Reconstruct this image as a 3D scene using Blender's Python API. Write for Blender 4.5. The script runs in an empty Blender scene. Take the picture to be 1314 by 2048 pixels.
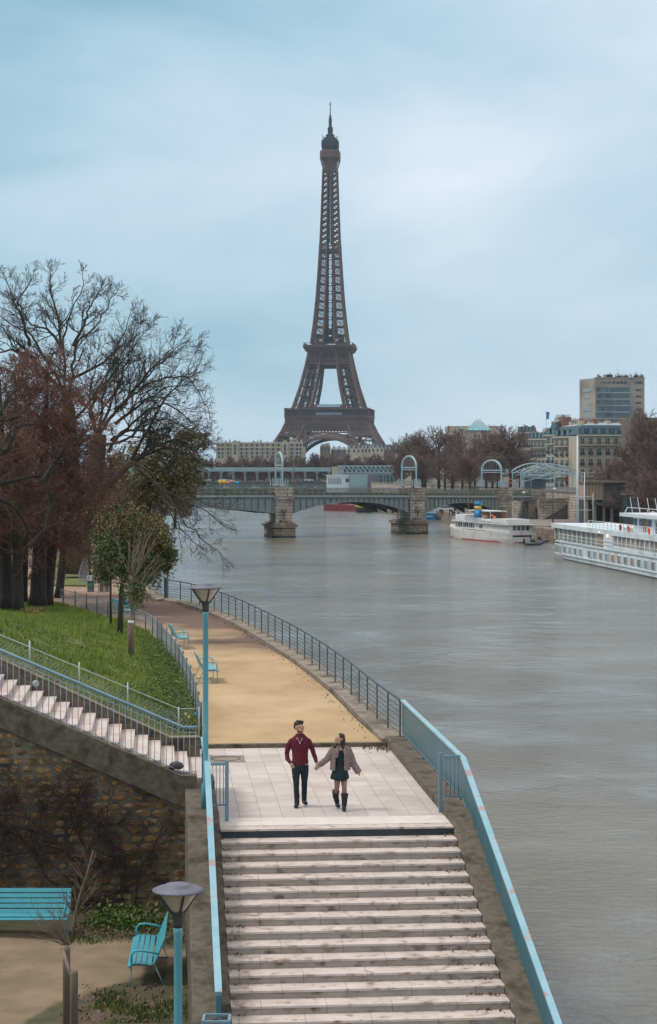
HAZE_D = 0.00006; CLOUD_D = 0.0; CL_R = (260,260,75); CL_Z = 374; SUN_E = 1.7; EXPO = 0.24; SKY_UP = (.92, .88, .86)
import bpy, math, random
from mathutils import Vector, Matrix, noise
R = math.radians
rnd = random.Random(7)
SC = bpy.context.scene
COL = SC.collection
FPX = 4000.0; HZ = 940.0; CX = 657.0; CAMZ = 13.2
ZL = 6.42      # landing / island level
ZG = 3.55      # lower garden level
def P(px, py, Y):
    return Vector(((px-CX)/FPX*Y, Y, CAMZ-(py-HZ)/FPX*Y))
def G(px, py, z):
    Y = (CAMZ-z)*FPX/(py-HZ)
    return Vector(((px-CX)/FPX*Y, Y, z))

# ------------------------------------------------------------------ materials
def new_mat(name):
    m = bpy.data.materials.new(name); m.use_nodes = True
    nt = m.node_tree; b = nt.nodes['Principled BSDF']
    return m, nt, b
def mat(name, c1, c2=None, scale=3.0, rough=0.8, bump=0.0, bscale=None, metal=0.0, c3=None, s3=0.4, stretch=None, emit=0.0, spec=None, detail=6.0, t3=(.5,.68)):
    m, nt, b = new_mat(name)
    N = nt.nodes; Lk = nt.links
    b.inputs['Roughness'].default_value = rough
    b.inputs['Metallic'].default_value = metal
    if spec is not None: b.inputs['Specular IOR Level'].default_value = spec
    c1 = tuple(c1)+(1,)
    b.inputs['Base Color'].default_value = c1
    tc = N.new('ShaderNodeTexCoord'); src = tc.outputs['Object']
    if stretch:
        mp = N.new('ShaderNodeMapping'); mp.inputs['Scale'].default_value = stretch
        Lk.new(src, mp.inputs['Vector']); src = mp.outputs['Vector']
    if c2 is not None:
        nz = N.new('ShaderNodeTexNoise'); nz.inputs['Scale'].default_value = scale
        nz.inputs['Detail'].default_value = detail; nz.inputs['Roughness'].default_value = 0.62
        Lk.new(src, nz.inputs['Vector'])
        rp = N.new('ShaderNodeValToRGB')
        rp.color_ramp.elements[0].position = 0.33; rp.color_ramp.elements[0].color = c1
        rp.color_ramp.elements[1].position = 0.67; rp.color_ramp.elements[1].color = tuple(c2)+(1,)
        Lk.new(nz.outputs['Fac'], rp.inputs['Fac']); out = rp.outputs['Color']
        if c3 is not None:
            n2 = N.new('ShaderNodeTexNoise'); n2.inputs['Scale'].default_value = s3; n2.inputs['Detail'].default_value = 5
            Lk.new(src, n2.inputs['Vector'])
            r2 = N.new('ShaderNodeValToRGB')
            r2.color_ramp.elements[0].position = t3[0]; r2.color_ramp.elements[0].color = (0,0,0,1)
            r2.color_ramp.elements[1].position = t3[1]; r2.color_ramp.elements[1].color = (1,1,1,1)
            Lk.new(n2.outputs['Fac'], r2.inputs['Fac'])
            mx = N.new('ShaderNodeMix'); mx.data_type = 'RGBA'
            Lk.new(r2.outputs['Color'], mx.inputs['Factor'])
            Lk.new(out, mx.inputs['A']); mx.inputs['B'].default_value = tuple(c3)+(1,)
            out = mx.outputs['Result']
        Lk.new(out, b.inputs['Base Color'])
    if bump:
        nb = N.new('ShaderNodeTexNoise'); nb.inputs['Scale'].default_value = bscale or scale*4; nb.inputs['Detail'].default_value = 8
        Lk.new(src, nb.inputs['Vector'])
        bp = N.new('ShaderNodeBump'); bp.inputs['Strength'].default_value = 1.0; bp.inputs['Distance'].default_value = bump
        Lk.new(nb.outputs['Fac'], bp.inputs['Height']); Lk.new(bp.outputs['Normal'], b.inputs['Normal'])
    if emit:
        b.inputs['Emission Color'].default_value = c1; b.inputs['Emission Strength'].default_value = emit
    return m
def leaf_mat(name, cols, rough=0.6):
    m, nt, b = new_mat(name); N = nt.nodes; Lk = nt.links
    ge = N.new('ShaderNodeNewGeometry'); rp = N.new('ShaderNodeValToRGB')
    cr = rp.color_ramp
    cr.elements[0].position = 0; cr.elements[0].color = tuple(cols[0])+(1,)
    cr.elements[1].position = 1; cr.elements[1].color = tuple(cols[-1])+(1,)
    for i, c in enumerate(cols[1:-1]):
        e = cr.elements.new((i+1)/(len(cols)-1)); e.color = tuple(c)+(1,)
    Lk.new(ge.outputs['Random Per Island'], rp.inputs['Fac']); Lk.new(rp.outputs['Color'], b.inputs['Base Color'])
    b.inputs['Roughness'].default_value = rough
    return m
M = {}
M['concrete'] = mat('concrete', (.085,.070,.052), (.165,.138,.105), 7.5, .92, .006, 30, c3=(.05,.042,.03), s3=2.6, detail=12)
M['concrete_warm'] = mat('concrete_warm', (.20,.165,.125), (.31,.26,.205), 2.0, .92, .005, 30, c3=(.11,.095,.07), s3=.9)
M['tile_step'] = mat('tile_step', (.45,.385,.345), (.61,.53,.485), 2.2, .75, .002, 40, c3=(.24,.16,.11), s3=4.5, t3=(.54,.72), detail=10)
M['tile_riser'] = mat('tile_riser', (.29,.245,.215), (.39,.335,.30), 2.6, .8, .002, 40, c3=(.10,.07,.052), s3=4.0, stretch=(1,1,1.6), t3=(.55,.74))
M['tile_side'] = mat('tile_side', (.50,.44,.41), (.60,.53,.50), 1.5, .8, .002, 40, c3=(.47,.37,.33), s3=1.0)
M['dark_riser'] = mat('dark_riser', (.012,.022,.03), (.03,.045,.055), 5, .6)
M['strip'] = mat('strip', (.60,.53,.49), (.70,.63,.58), 4, .7, .003, 60)
M['teal'] = mat('teal', (.035,.125,.16), (.05,.16,.195), 1.4, .42, .001, 20, c3=(.085,.13,.13), s3=1.6, t3=(.56,.72), stretch=(3,3,.6))
M['teal_rail'] = mat('teal_rail', (.20,.40,.48), (.29,.47,.54), 2.0, .42, c3=(.36,.27,.27), s3=3.0, t3=(.58,.66))
M['bench'] = mat('bench', (.05,.30,.37), (.07,.36,.43), 2.5, .45, c3=(.07,.34,.40), s3=2)
M['bench_path'] = mat('bench_path', (.14,.38,.45), (.19,.45,.52), 2.5, .45)
M['bluegrey'] = mat('bluegrey', (.035,.058,.08), (.05,.08,.105), 3, .45)
M['railblue'] = mat('railblue', (.13,.23,.295), (.19,.30,.36), 3, .4)
M['galv'] = mat('galv', (.30,.345,.37), (.40,.44,.46), 6, .5, metal=.3)
M['steel_dark'] = mat('steel_dark', (.03,.032,.036), (.05,.052,.055), 8, .5)
M['lampgrey'] = mat('lampgrey', (.11,.11,.145), (.17,.17,.21), 5, .6)
M['lampglass'] = mat('lampglass', (.46,.40,.29), (.54,.47,.35), 3, .25)
M['pole'] = mat('pole', (.07,.265,.33), (.10,.33,.39), 1.2, .42, c3=(.22,.38,.42), s3=2.2, t3=(.55,.75))
M['mortar'] = mat('mortar', (.15,.128,.098), (.235,.20,.155), 2.2, .95, .012, 24, c3=(.04,.035,.028), s3=.8)
M['stone'] = leaf_mat('stone', [(.16,.11,.065), (.30,.19,.09), (.42,.24,.095), (.27,.195,.12), (.43,.30,.15), (.15,.11,.07), (.34,.25,.16)], .9)
def tweak_stone():
    m = M['stone']; nt = m.node_tree; N = nt.nodes; Lk = nt.links; b = N['Principled BSDF']
    tc = N.new('ShaderNodeTexCoord'); nz = N.new('ShaderNodeTexNoise'); nz.inputs['Scale'].default_value = 7; nz.inputs['Detail'].default_value = 8
    Lk.new(tc.outputs['Object'], nz.inputs['Vector'])
    rp = N.new('ShaderNodeValToRGB'); rp.color_ramp.elements[0].position = .3; rp.color_ramp.elements[0].color = (.35,.33,.3,1)
    rp.color_ramp.elements[1].position = .7; rp.color_ramp.elements[1].color = (1.3,1.2,1.1,1)
    Lk.new(nz.outputs['Fac'], rp.inputs['Fac'])
    mx = N.new('ShaderNodeMix'); mx.data_type = 'RGBA'; mx.blend_type = 'MULTIPLY'; mx.inputs['Factor'].default_value = 1
    old = b.inputs['Base Color'].links[0].from_socket
    Lk.new(old, mx.inputs['A']); Lk.new(rp.outputs['Color'], mx.inputs['B']); Lk.new(mx.outputs['Result'], b.inputs['Base Color'])
    n2 = N.new('ShaderNodeTexNoise'); n2.inputs['Scale'].default_value = 22; n2.inputs['Detail'].default_value = 8
    Lk.new(tc.outputs['Object'], n2.inputs['Vector'])
    bp = N.new('ShaderNodeBump'); bp.inputs['Distance'].default_value = .02; Lk.new(n2.outputs['Fac'], bp.inputs['Height']); Lk.new(bp.outputs['Normal'], b.inputs['Normal'])
tweak_stone()
M['sand'] = mat('sand', (.37,.25,.125), (.50,.36,.20), .45, .95, .015, 30, c3=(.60,.46,.30), s3=.20, t3=(.52,.72), stretch=(1,.55,1))
def sand_mat():
    m = M['sand']; nt = m.node_tree; N = nt.nodes; Lk = nt.links; b = N['Principled BSDF']
    tc = N.new('ShaderNodeTexCoord'); sx = N.new('ShaderNodeSeparateXYZ'); Lk.new(tc.outputs['Object'], sx.inputs[0])
    nz = N.new('ShaderNodeTexNoise'); nz.inputs['Scale'].default_value = .22; nz.inputs['Detail'].default_value = 7; Lk.new(tc.outputs['Object'], nz.inputs['Vector'])
    def mm(op, a, b_):
        n = N.new('ShaderNodeMath'); n.operation = op
        for i, v in enumerate((a,b_)):
            if isinstance(v,(int,float)): n.inputs[i].default_value = v
            else: Lk.new(v, n.inputs[i])
        return n.outputs[0]
    y = mm('ADD', sx.outputs['Y'], mm('MULTIPLY', mm('SUBTRACT', nz.outputs['Fac'], .5), 34)); y = mm('ADD', y, mm('MULTIPLY', sx.outputs['X'], 1.7))
    mr = N.new('ShaderNodeMapRange'); mr.inputs['From Min'].default_value = 66; mr.inputs['From Max'].default_value = 76; Lk.new(y, mr.inputs['Value'])
    mx = N.new('ShaderNodeMix'); mx.data_type = 'RGBA'; Lk.new(mr.outputs[0], mx.inputs['Factor']); old = b.inputs['Base Color'].links[0].from_socket
    Lk.new(old, mx.inputs['A']); mx.inputs['B'].default_value = (.15,.092,.068,1); Lk.new(mx.outputs['Result'], b.inputs['Base Color'])
sand_mat()
M['soil'] = mat('soil', (.20,.15,.10), (.27,.205,.14), .7, .95, .01, 20, c3=(.10,.105,.05), s3=.5)
M['garden'] = mat('garden', (.04,.045,.018), (.08,.075,.035), 1.6, .95, .02, 12, c3=(.12,.085,.055), s3=.9)
M['lawn'] = mat('lawn', (.085,.10,.03), (.14,.16,.035), 1.1, .95, .03, 9, c3=(.16,.17,.045), s3=.35)
M['ground'] = mat('ground', (.10,.085,.06), (.16,.13,.09), .3, .95, .01, 5)
M['asphalt'] = mat('asphalt', (.06,.058,.055), (.10,.095,.09), .5, .9, .004, 9)
M['quay'] = mat('quay', (.17,.15,.13), (.25,.22,.19), .4, .9, .01, 3, c3=(.10,.09,.075), s3=.2)
M['bark'] = mat('bark', (.035,.028,.02), (.075,.062,.042), 5, .95, .02, 14, c3=(.07,.075,.03), s3=2, stretch=(1,1,.3))
M['bark_twig'] = mat('bark_twig', (.045,.036,.026), (.08,.065,.045), 3, .9)
M['bark_dark'] = mat('bark_dark', (.022,.017,.015), (.048,.038,.032), 6, .95, .03, 12, stretch=(1,1,.25))
M['twig_red'] = mat('twig_red', (.14,.066,.050), (.23,.115,.085), .5, .9, c3=(.10,.06,.048), s3=.5)
M['twig_far'] = mat('twig_far', (.13,.078,.064), (.19,.12,.10), .25, .9, c3=(.21,.155,.125), s3=.2)
M['sapling'] = mat('sapling', (.14,.105,.08), (.22,.17,.13), 6, .9)
M['wood'] = mat('wood', (.12,.09,.065), (.20,.155,.115), 6, .9, .004, 30, stretch=(1,1,.2))
M['vine'] = mat('vine', (.045,.028,.026), (.085,.052,.045), 4, .95)
M['leaf_green'] = leaf_mat('leaf_green', [(.02,.04,.01), (.045,.08,.015), (.075,.12,.022), (.05,.09,.02), (.11,.13,.03), (.20,.09,.025)])
M['leaf_rust'] = leaf_mat('leaf_rust', [(.05,.075,.015), (.17,.09,.025), (.26,.11,.03), (.09,.10,.02), (.14,.13,.03)])
M['ballast'] = mat('ballast', (.10,.08,.06), (.17,.135,.10), 1.5, .95)
M['leaf_olive'] = leaf_mat('leaf_olive', [(.06,.062,.022), (.12,.115,.04), (.18,.155,.06), (.10,.095,.035)])
M['leaf_ivy'] = leaf_mat('leaf_ivy', [(.012,.022,.008), (.025,.045,.012), (.045,.08,.016)])
M['blade'] = leaf_mat('blade', [(.08,.145,.012), (.14,.23,.018), (.20,.30,.028), (.26,.33,.06), (.11,.19,.015)])
M['weed'] = leaf_mat('weed', [(.04,.085,.012), (.075,.135,.02), (.13,.20,.035), (.06,.11,.015)])
M['litter'] = leaf_mat('litter', [(.10,.05,.025), (.16,.085,.04), (.07,.04,.025), (.22,.13,.07)])
M['yellow_leaf'] = leaf_mat('yellow_leaf', [(.35,.25,.03), (.20,.13,.03), (.12,.13,.03)])
M['iron'] = mat('iron', (.095,.052,.043), (.14,.080,.064), .12, .8)
M['iron_dark'] = mat('iron_dark', (.020,.020,.024), (.034,.032,.036), .2, .85)  # darker copy of the iron; shade inside the tower put into its colour
M['glass_blue'] = mat('glass_blue', (.25,.45,.60), (.40,.58,.70), .1, .2)
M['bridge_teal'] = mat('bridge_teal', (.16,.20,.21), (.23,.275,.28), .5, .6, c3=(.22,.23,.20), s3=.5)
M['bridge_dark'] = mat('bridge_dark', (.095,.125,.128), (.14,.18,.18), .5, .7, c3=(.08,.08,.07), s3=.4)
M['parapet'] = mat('parapet', (.10,.12,.085), (.17,.18,.12), .8, .7, c3=(.13,.10,.06), s3=.35)
M['portal'] = mat('portal', (.26,.42,.47), (.35,.51,.555), 1, .5, c3=(.45,.42,.38), s3=.8)
M['masonry'] = None
def masonry(name, ca, cb, cm, sc=1.0, rough=.9, off=.5, bw=.9, rh=.45, ms=.012):
    m, nt, b = new_mat(name); N = nt.nodes; Lk = nt.links
    tc = N.new('ShaderNodeTexCoord'); sx = N.new('ShaderNodeSeparateXYZ'); cb_ = N.new('ShaderNodeCombineXYZ')
    ad = N.new('ShaderNodeMath'); ad.operation = 'ADD'
    Lk.new(tc.outputs['Object'], sx.inputs[0]); Lk.new(sx.outputs['X'], ad.inputs[0]); Lk.new(sx.outputs['Y'], ad.inputs[1])
    Lk.new(ad.outputs[0], cb_.inputs['X']); Lk.new(sx.outputs['Z'], cb_.inputs['Y'])
    br = N.new('ShaderNodeTexBrick'); Lk.new(cb_.outputs[0], br.inputs['Vector'])
    br.inputs['Color1'].default_value = tuple(ca)+(1,); br.inputs['Color2'].default_value = tuple(cb)+(1,); br.inputs['Mortar'].default_value = tuple(cm)+(1,)
    br.inputs['Scale'].default_value = sc; br.inputs['Brick Width'].default_value = bw; br.inputs['Row Height'].default_value = rh; br.inputs['Mortar Size'].default_value = ms; br.offset = off
    nz = N.new('ShaderNodeTexNoise'); nz.inputs['Scale'].default_value = .6; nz.inputs['Detail'].default_value = 8; Lk.new(tc.outputs['Object'], nz.inputs['Vector'])
    rp = N.new('ShaderNodeValToRGB'); rp.color_ramp.elements[0].position = .35; rp.color_ramp.elements[0].color = (.55,.52,.5,1); rp.color_ramp.elements[1].position = .6; rp.color_ramp.elements[1].color = (1.05,1.03,1,1)
    Lk.new(nz.outputs['Fac'], rp.inputs['Fac'])
    mx = N.new('ShaderNodeMix'); mx.data_type = 'RGBA'; mx.blend_type = 'MULTIPLY'; mx.inputs['Factor'].default_value = 1
    Lk.new(br.outputs['Color'], mx.inputs['A']); Lk.new(rp.outputs['Color'], mx.inputs['B']); Lk.new(mx.outputs['Result'], b.inputs['Base Color'])
    b.inputs['Roughness'].default_value = rough
    return m
M['masonry'] = masonry('masonry', (.42,.355,.31), (.50,.43,.375), (.16,.13,.11), bw=1.5, rh=.62, ms=.05)
M['masonry_low'] = masonry('masonry_low', (.24,.19,.14), (.31,.25,.185), (.08,.065,.05), bw=1.6, rh=.6, ms=.05)
M['facade'] = mat('facade', (.40,.335,.255), (.49,.42,.325), .25, .9, c3=(.30,.24,.17), s3=.1)
M['facade_pale'] = mat('facade_pale', (.45,.40,.33), (.55,.49,.41), .25, .9, c3=(.36,.30,.23), s3=.1)
M['facade_far'] = mat('facade_far', (.37,.315,.24), (.44,.38,.295), .15, .9)
M['tower_conc'] = mat('tower_conc', (.33,.28,.235), (.40,.345,.29), .15, .9, c3=(.22,.185,.155), s3=.08)
M['slate'] = mat('slate', (.028,.065,.085), (.05,.095,.12), .4, .6)
M['zinc'] = mat('zinc', (.24,.29,.31), (.33,.37,.39), .3, .5)
M['window'] = mat('window', (.035,.05,.06), (.10,.14,.16), .35, .2)
M['window_light'] = mat('window_light', (.09,.155,.175), (.18,.27,.29), .3, .25)
M['winframe'] = mat('winframe', (.30,.40,.42), None, 1, .5)
M['chimney'] = mat('chimney', (.19,.10,.075), (.28,.16,.12), .7, .9)
M['ironwork'] = mat('ironwork', (.02,.03,.035), (.04,.05,.055), 2, .7)
M['white'] = mat('white', (.60,.64,.67), (.70,.73,.75), .3, .4)
M['boat_white'] = mat('boat_white', (.64,.70,.74), (.74,.79,.82), .35, .35, c3=(.50,.52,.50), s3=.3)
M['boat_lower'] = mat('boat_lower', (.42,.50,.50), (.50,.57,.57), .4, .4, c3=(.36,.40,.38), s3=.4)
M['boat_cream'] = mat('boat_cream', (.60,.59,.58), (.68,.67,.655), .5, .45, c3=(.54,.49,.45), s3=.5)
M['red'] = mat('red', (.35,.045,.03), (.42,.07,.05), 2, .5)
M['darkred'] = mat('darkred', (.13,.02,.03), (.22,.035,.045), .4, .6)
M['black'] = mat('black', (.012,.013,.015), (.03,.03,.032), 3, .5)
M['blue'] = mat('blue', (.01,.14,.32), (.02,.19,.38), 1, .45)
M['yellow'] = mat('yellow', (.62,.40,.03), None, 1, .5)
M['orange'] = mat('orange', (.75,.16,.05), None, 1, .5)
M['signblue'] = mat('signblue', (.02,.30,.55), None, 1, .5)
M['pink'] = mat('pink', (.60,.25,.25), None, 1, .5)
M['brownwood'] = mat('brownwood', (.22,.10,.045), (.30,.15,.07), 2, .6)
M['panelbeige'] = mat('panelbeige', (.34,.25,.17), (.42,.31,.22), .4, .8)
M['brownwall'] = mat('brownwall', (.13,.10,.08), (.18,.14,.115), .4, .85)
M['green_sign'] = mat('green_sign', (.05,.30,.12), None, 1, .5)
M['skin'] = mat('skin', (.46,.255,.18), (.52,.30,.21), 20, .5)
M['skin_leg'] = mat('skin_leg', (.22,.125,.095), (.29,.17,.13), 30, .5)
M['sweater'] = mat('sweater', (.095,.007,.020), (.13,.011,.028), 25, .95, .002, 160)
M['jeans'] = mat('jeans', (.006,.014,.02), (.013,.025,.033), 18, .9, .002, 120)
M['boot'] = mat('boot', (.006,.008,.012), (.014,.017,.022), 20, .6)
M['hair'] = mat('hair', (.010,.007,.006), (.028,.017,.013), 50, .6, .003, 90, stretch=(1,1,.25))
M['coat'] = mat('coat', (.19,.135,.13), (.29,.215,.205), 26, .98, .012, 70)
M['dress'] = mat('dress', (.005,.017,.020), (.011,.028,.032), 12, .85, .002, 50)
M['silver'] = mat('silver', (.75,.75,.72), None, 1, .25, metal=.8)
M['person_dark'] = mat('person_dark', (.02,.025,.035), (.04,.045,.06), 6, .9)
M['tealcloth'] = mat('tealcloth', (.01,.13,.18), (.02,.18,.24), 6, .9)
M['eye'] = mat('eye', (.02,.015,.012), None, 1, .3)
M['carwhite'] = mat('carwhite', (.5,.53,.55), None, 1, .3)
M['carglass'] = mat('carglass', (.02,.04,.05), None, 1, .15)

# tiled landing
def tile_mat():
    m, nt, b = new_mat('landing_tiles'); N = nt.nodes; Lk = nt.links
    tc = N.new('ShaderNodeTexCoord')
    br = N.new('ShaderNodeTexBrick'); Lk.new(tc.outputs['Object'], br.inputs['Vector'])
    br.inputs['Color1'].default_value = (.49,.435,.405,1); br.inputs['Color2'].default_value = (.57,.51,.48,1); br.inputs['Mortar'].default_value = (.36,.30,.265,1)
    br.inputs['Scale'].default_value = 1; br.inputs['Brick Width'].default_value = .42; br.inputs['Row Height'].default_value = .62; br.inputs['Mortar Size'].default_value = .010; br.inputs['Mortar Smooth'].default_value = .3
    br.offset = 0.0
    nz = N.new('ShaderNodeTexNoise'); nz.inputs['Scale'].default_value = 1.0; nz.inputs['Detail'].default_value = 8; Lk.new(tc.outputs['Object'], nz.inputs['Vector'])
    rp = N.new('ShaderNodeValToRGB'); rp.color_ramp.elements[0].position = .35; rp.color_ramp.elements[0].color = (.86,.82,.80,1); rp.color_ramp.elements[1].position = .6; rp.color_ramp.elements[1].color = (1.03,1.02,1.02,1)
    Lk.new(nz.outputs['Fac'], rp.inputs['Fac'])
    mx = N.new('ShaderNodeMix'); mx.data_type = 'RGBA'; mx.blend_type = 'MULTIPLY'; mx.inputs['Factor'].default_value = 1
    Lk.new(br.outputs['Color'], mx.inputs['A']); Lk.new(rp.outputs['Color'], mx.inputs['B']); Lk.new(mx.outputs['Result'], b.inputs['Base Color'])
    b.inputs['Roughness'].default_value = .7
    return m
M['landing'] = tile_mat()
def blade_patch():
    for nm in ('blade','weed'):
        m = M[nm]; nt = m.node_tree; N = nt.nodes; Lk = nt.links; b = N['Principled BSDF']; tc = N.new('ShaderNodeTexCoord')
        nz = N.new('ShaderNodeTexNoise'); nz.inputs['Scale'].default_value = .55; nz.inputs['Detail'].default_value = 6; nz.inputs['Roughness'].default_value = .65; Lk.new(tc.outputs['Object'], nz.inputs['Vector'])
        rp = N.new('ShaderNodeValToRGB'); cr = rp.color_ramp; cr.elements[0].position = .34; cr.elements[0].color = (.55,.6,.65,1); cr.elements[1].position = .66; cr.elements[1].color = (1.4,1.2,1.05,1)
        Lk.new(nz.outputs['Fac'], rp.inputs['Fac']); mx = N.new('ShaderNodeMix'); mx.data_type = 'RGBA'; mx.blend_type = 'MULTIPLY'; mx.inputs['Factor'].default_value = 1
        old = b.inputs['Base Color'].links[0].from_socket; Lk.new(old, mx.inputs['A']); Lk.new(rp.outputs['Color'], mx.inputs['B']); Lk.new(mx.outputs['Result'], b.inputs['Base Color'])
blade_patch()
def water_mat():
    m, nt, b = new_mat('river_water'); N = nt.nodes; Lk = nt.links
    tc = N.new('ShaderNodeTexCoord')
    b.inputs['Base Color'].default_value = (.085,.082,.062,1); b.inputs['Roughness'].default_value = .10
    b.inputs['IOR'].default_value = 1.33
    hs = []
    for sc, st, w in ((.05,(1,.5,1),.55), (.40,(1,.8,1),.32), (2.0,(.8,1.2,1),.10)):
        mp = N.new('ShaderNodeMapping'); mp.inputs['Scale'].default_value = st; mp.inputs['Rotation'].default_value = (0,0,R(12))
        Lk.new(tc.outputs['Object'], mp.inputs['Vector'])
        nz = N.new('ShaderNodeTexNoise'); nz.inputs['Scale'].default_value = sc; nz.inputs['Detail'].default_value = 6; nz.inputs['Roughness'].default_value = .6
        nz.inputs['Distortion'].default_value = .6
        Lk.new(mp.outputs[0], nz.inputs['Vector'])
        mu = N.new('ShaderNodeMath'); mu.operation = 'MULTIPLY'; mu.inputs[1].default_value = w
        Lk.new(nz.outputs['Fac'], mu.inputs[0]); res = mu.outputs[0]
        if sc > .1:     # wind patches: ruffled water next to calm slicks
            pn = N.new('ShaderNodeTexNoise'); pn.inputs['Scale'].default_value = .035 if sc < 1 else .09; pn.inputs['Detail'].default_value = 4; pn.inputs['Distortion'].default_value = .8
            Lk.new(tc.outputs['Object'], pn.inputs['Vector'])
            mr = N.new('ShaderNodeMapRange'); mr.inputs['From Min'].default_value = .38; mr.inputs['From Max'].default_value = .62; mr.inputs['To Min'].default_value = .35; mr.inputs['To Max'].default_value = 2.3
            Lk.new(pn.outputs['Fac'], mr.inputs['Value'])
            m2 = N.new('ShaderNodeMath'); m2.operation = 'MULTIPLY'; Lk.new(res, m2.inputs[0]); Lk.new(mr.outputs[0], m2.inputs[1]); res = m2.outputs[0]
        hs.append(res)
    a = N.new('ShaderNodeMath'); a.operation = 'ADD'; Lk.new(hs[0], a.inputs[0]); Lk.new(hs[1], a.inputs[1])
    a2 = N.new('ShaderNodeMath'); a2.operation = 'ADD'; Lk.new(a.outputs[0], a2.inputs[0]); Lk.new(hs[2], a2.inputs[1])
    bp = N.new('ShaderNodeBump'); bp.inputs['Strength'].default_value = .9; bp.inputs['Distance'].default_value = .75
    Lk.new(a2.outputs[0], bp.inputs['Height']); Lk.new(bp.outputs['Normal'], b.inputs['Normal'])
    # silt drifting in the river
    n3 = N.new('ShaderNodeTexNoise'); n3.inputs['Scale'].default_value = .02; n3.inputs['Detail'].default_value = 6; Lk.new(tc.outputs['Object'], n3.inputs['Vector'])
    rp = N.new('ShaderNodeValToRGB'); rp.color_ramp.elements[0].position = .35; rp.color_ramp.elements[0].color = (.115,.104,.082,1); rp.color_ramp.elements[1].position = .65; rp.color_ramp.elements[1].color = (.185,.165,.128,1)
    Lk.new(n3.outputs['Fac'], rp.inputs['Fac']); Lk.new(rp.outputs['Color'], b.inputs['Base Color'])
    return m
M['water'] = water_mat()

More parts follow.
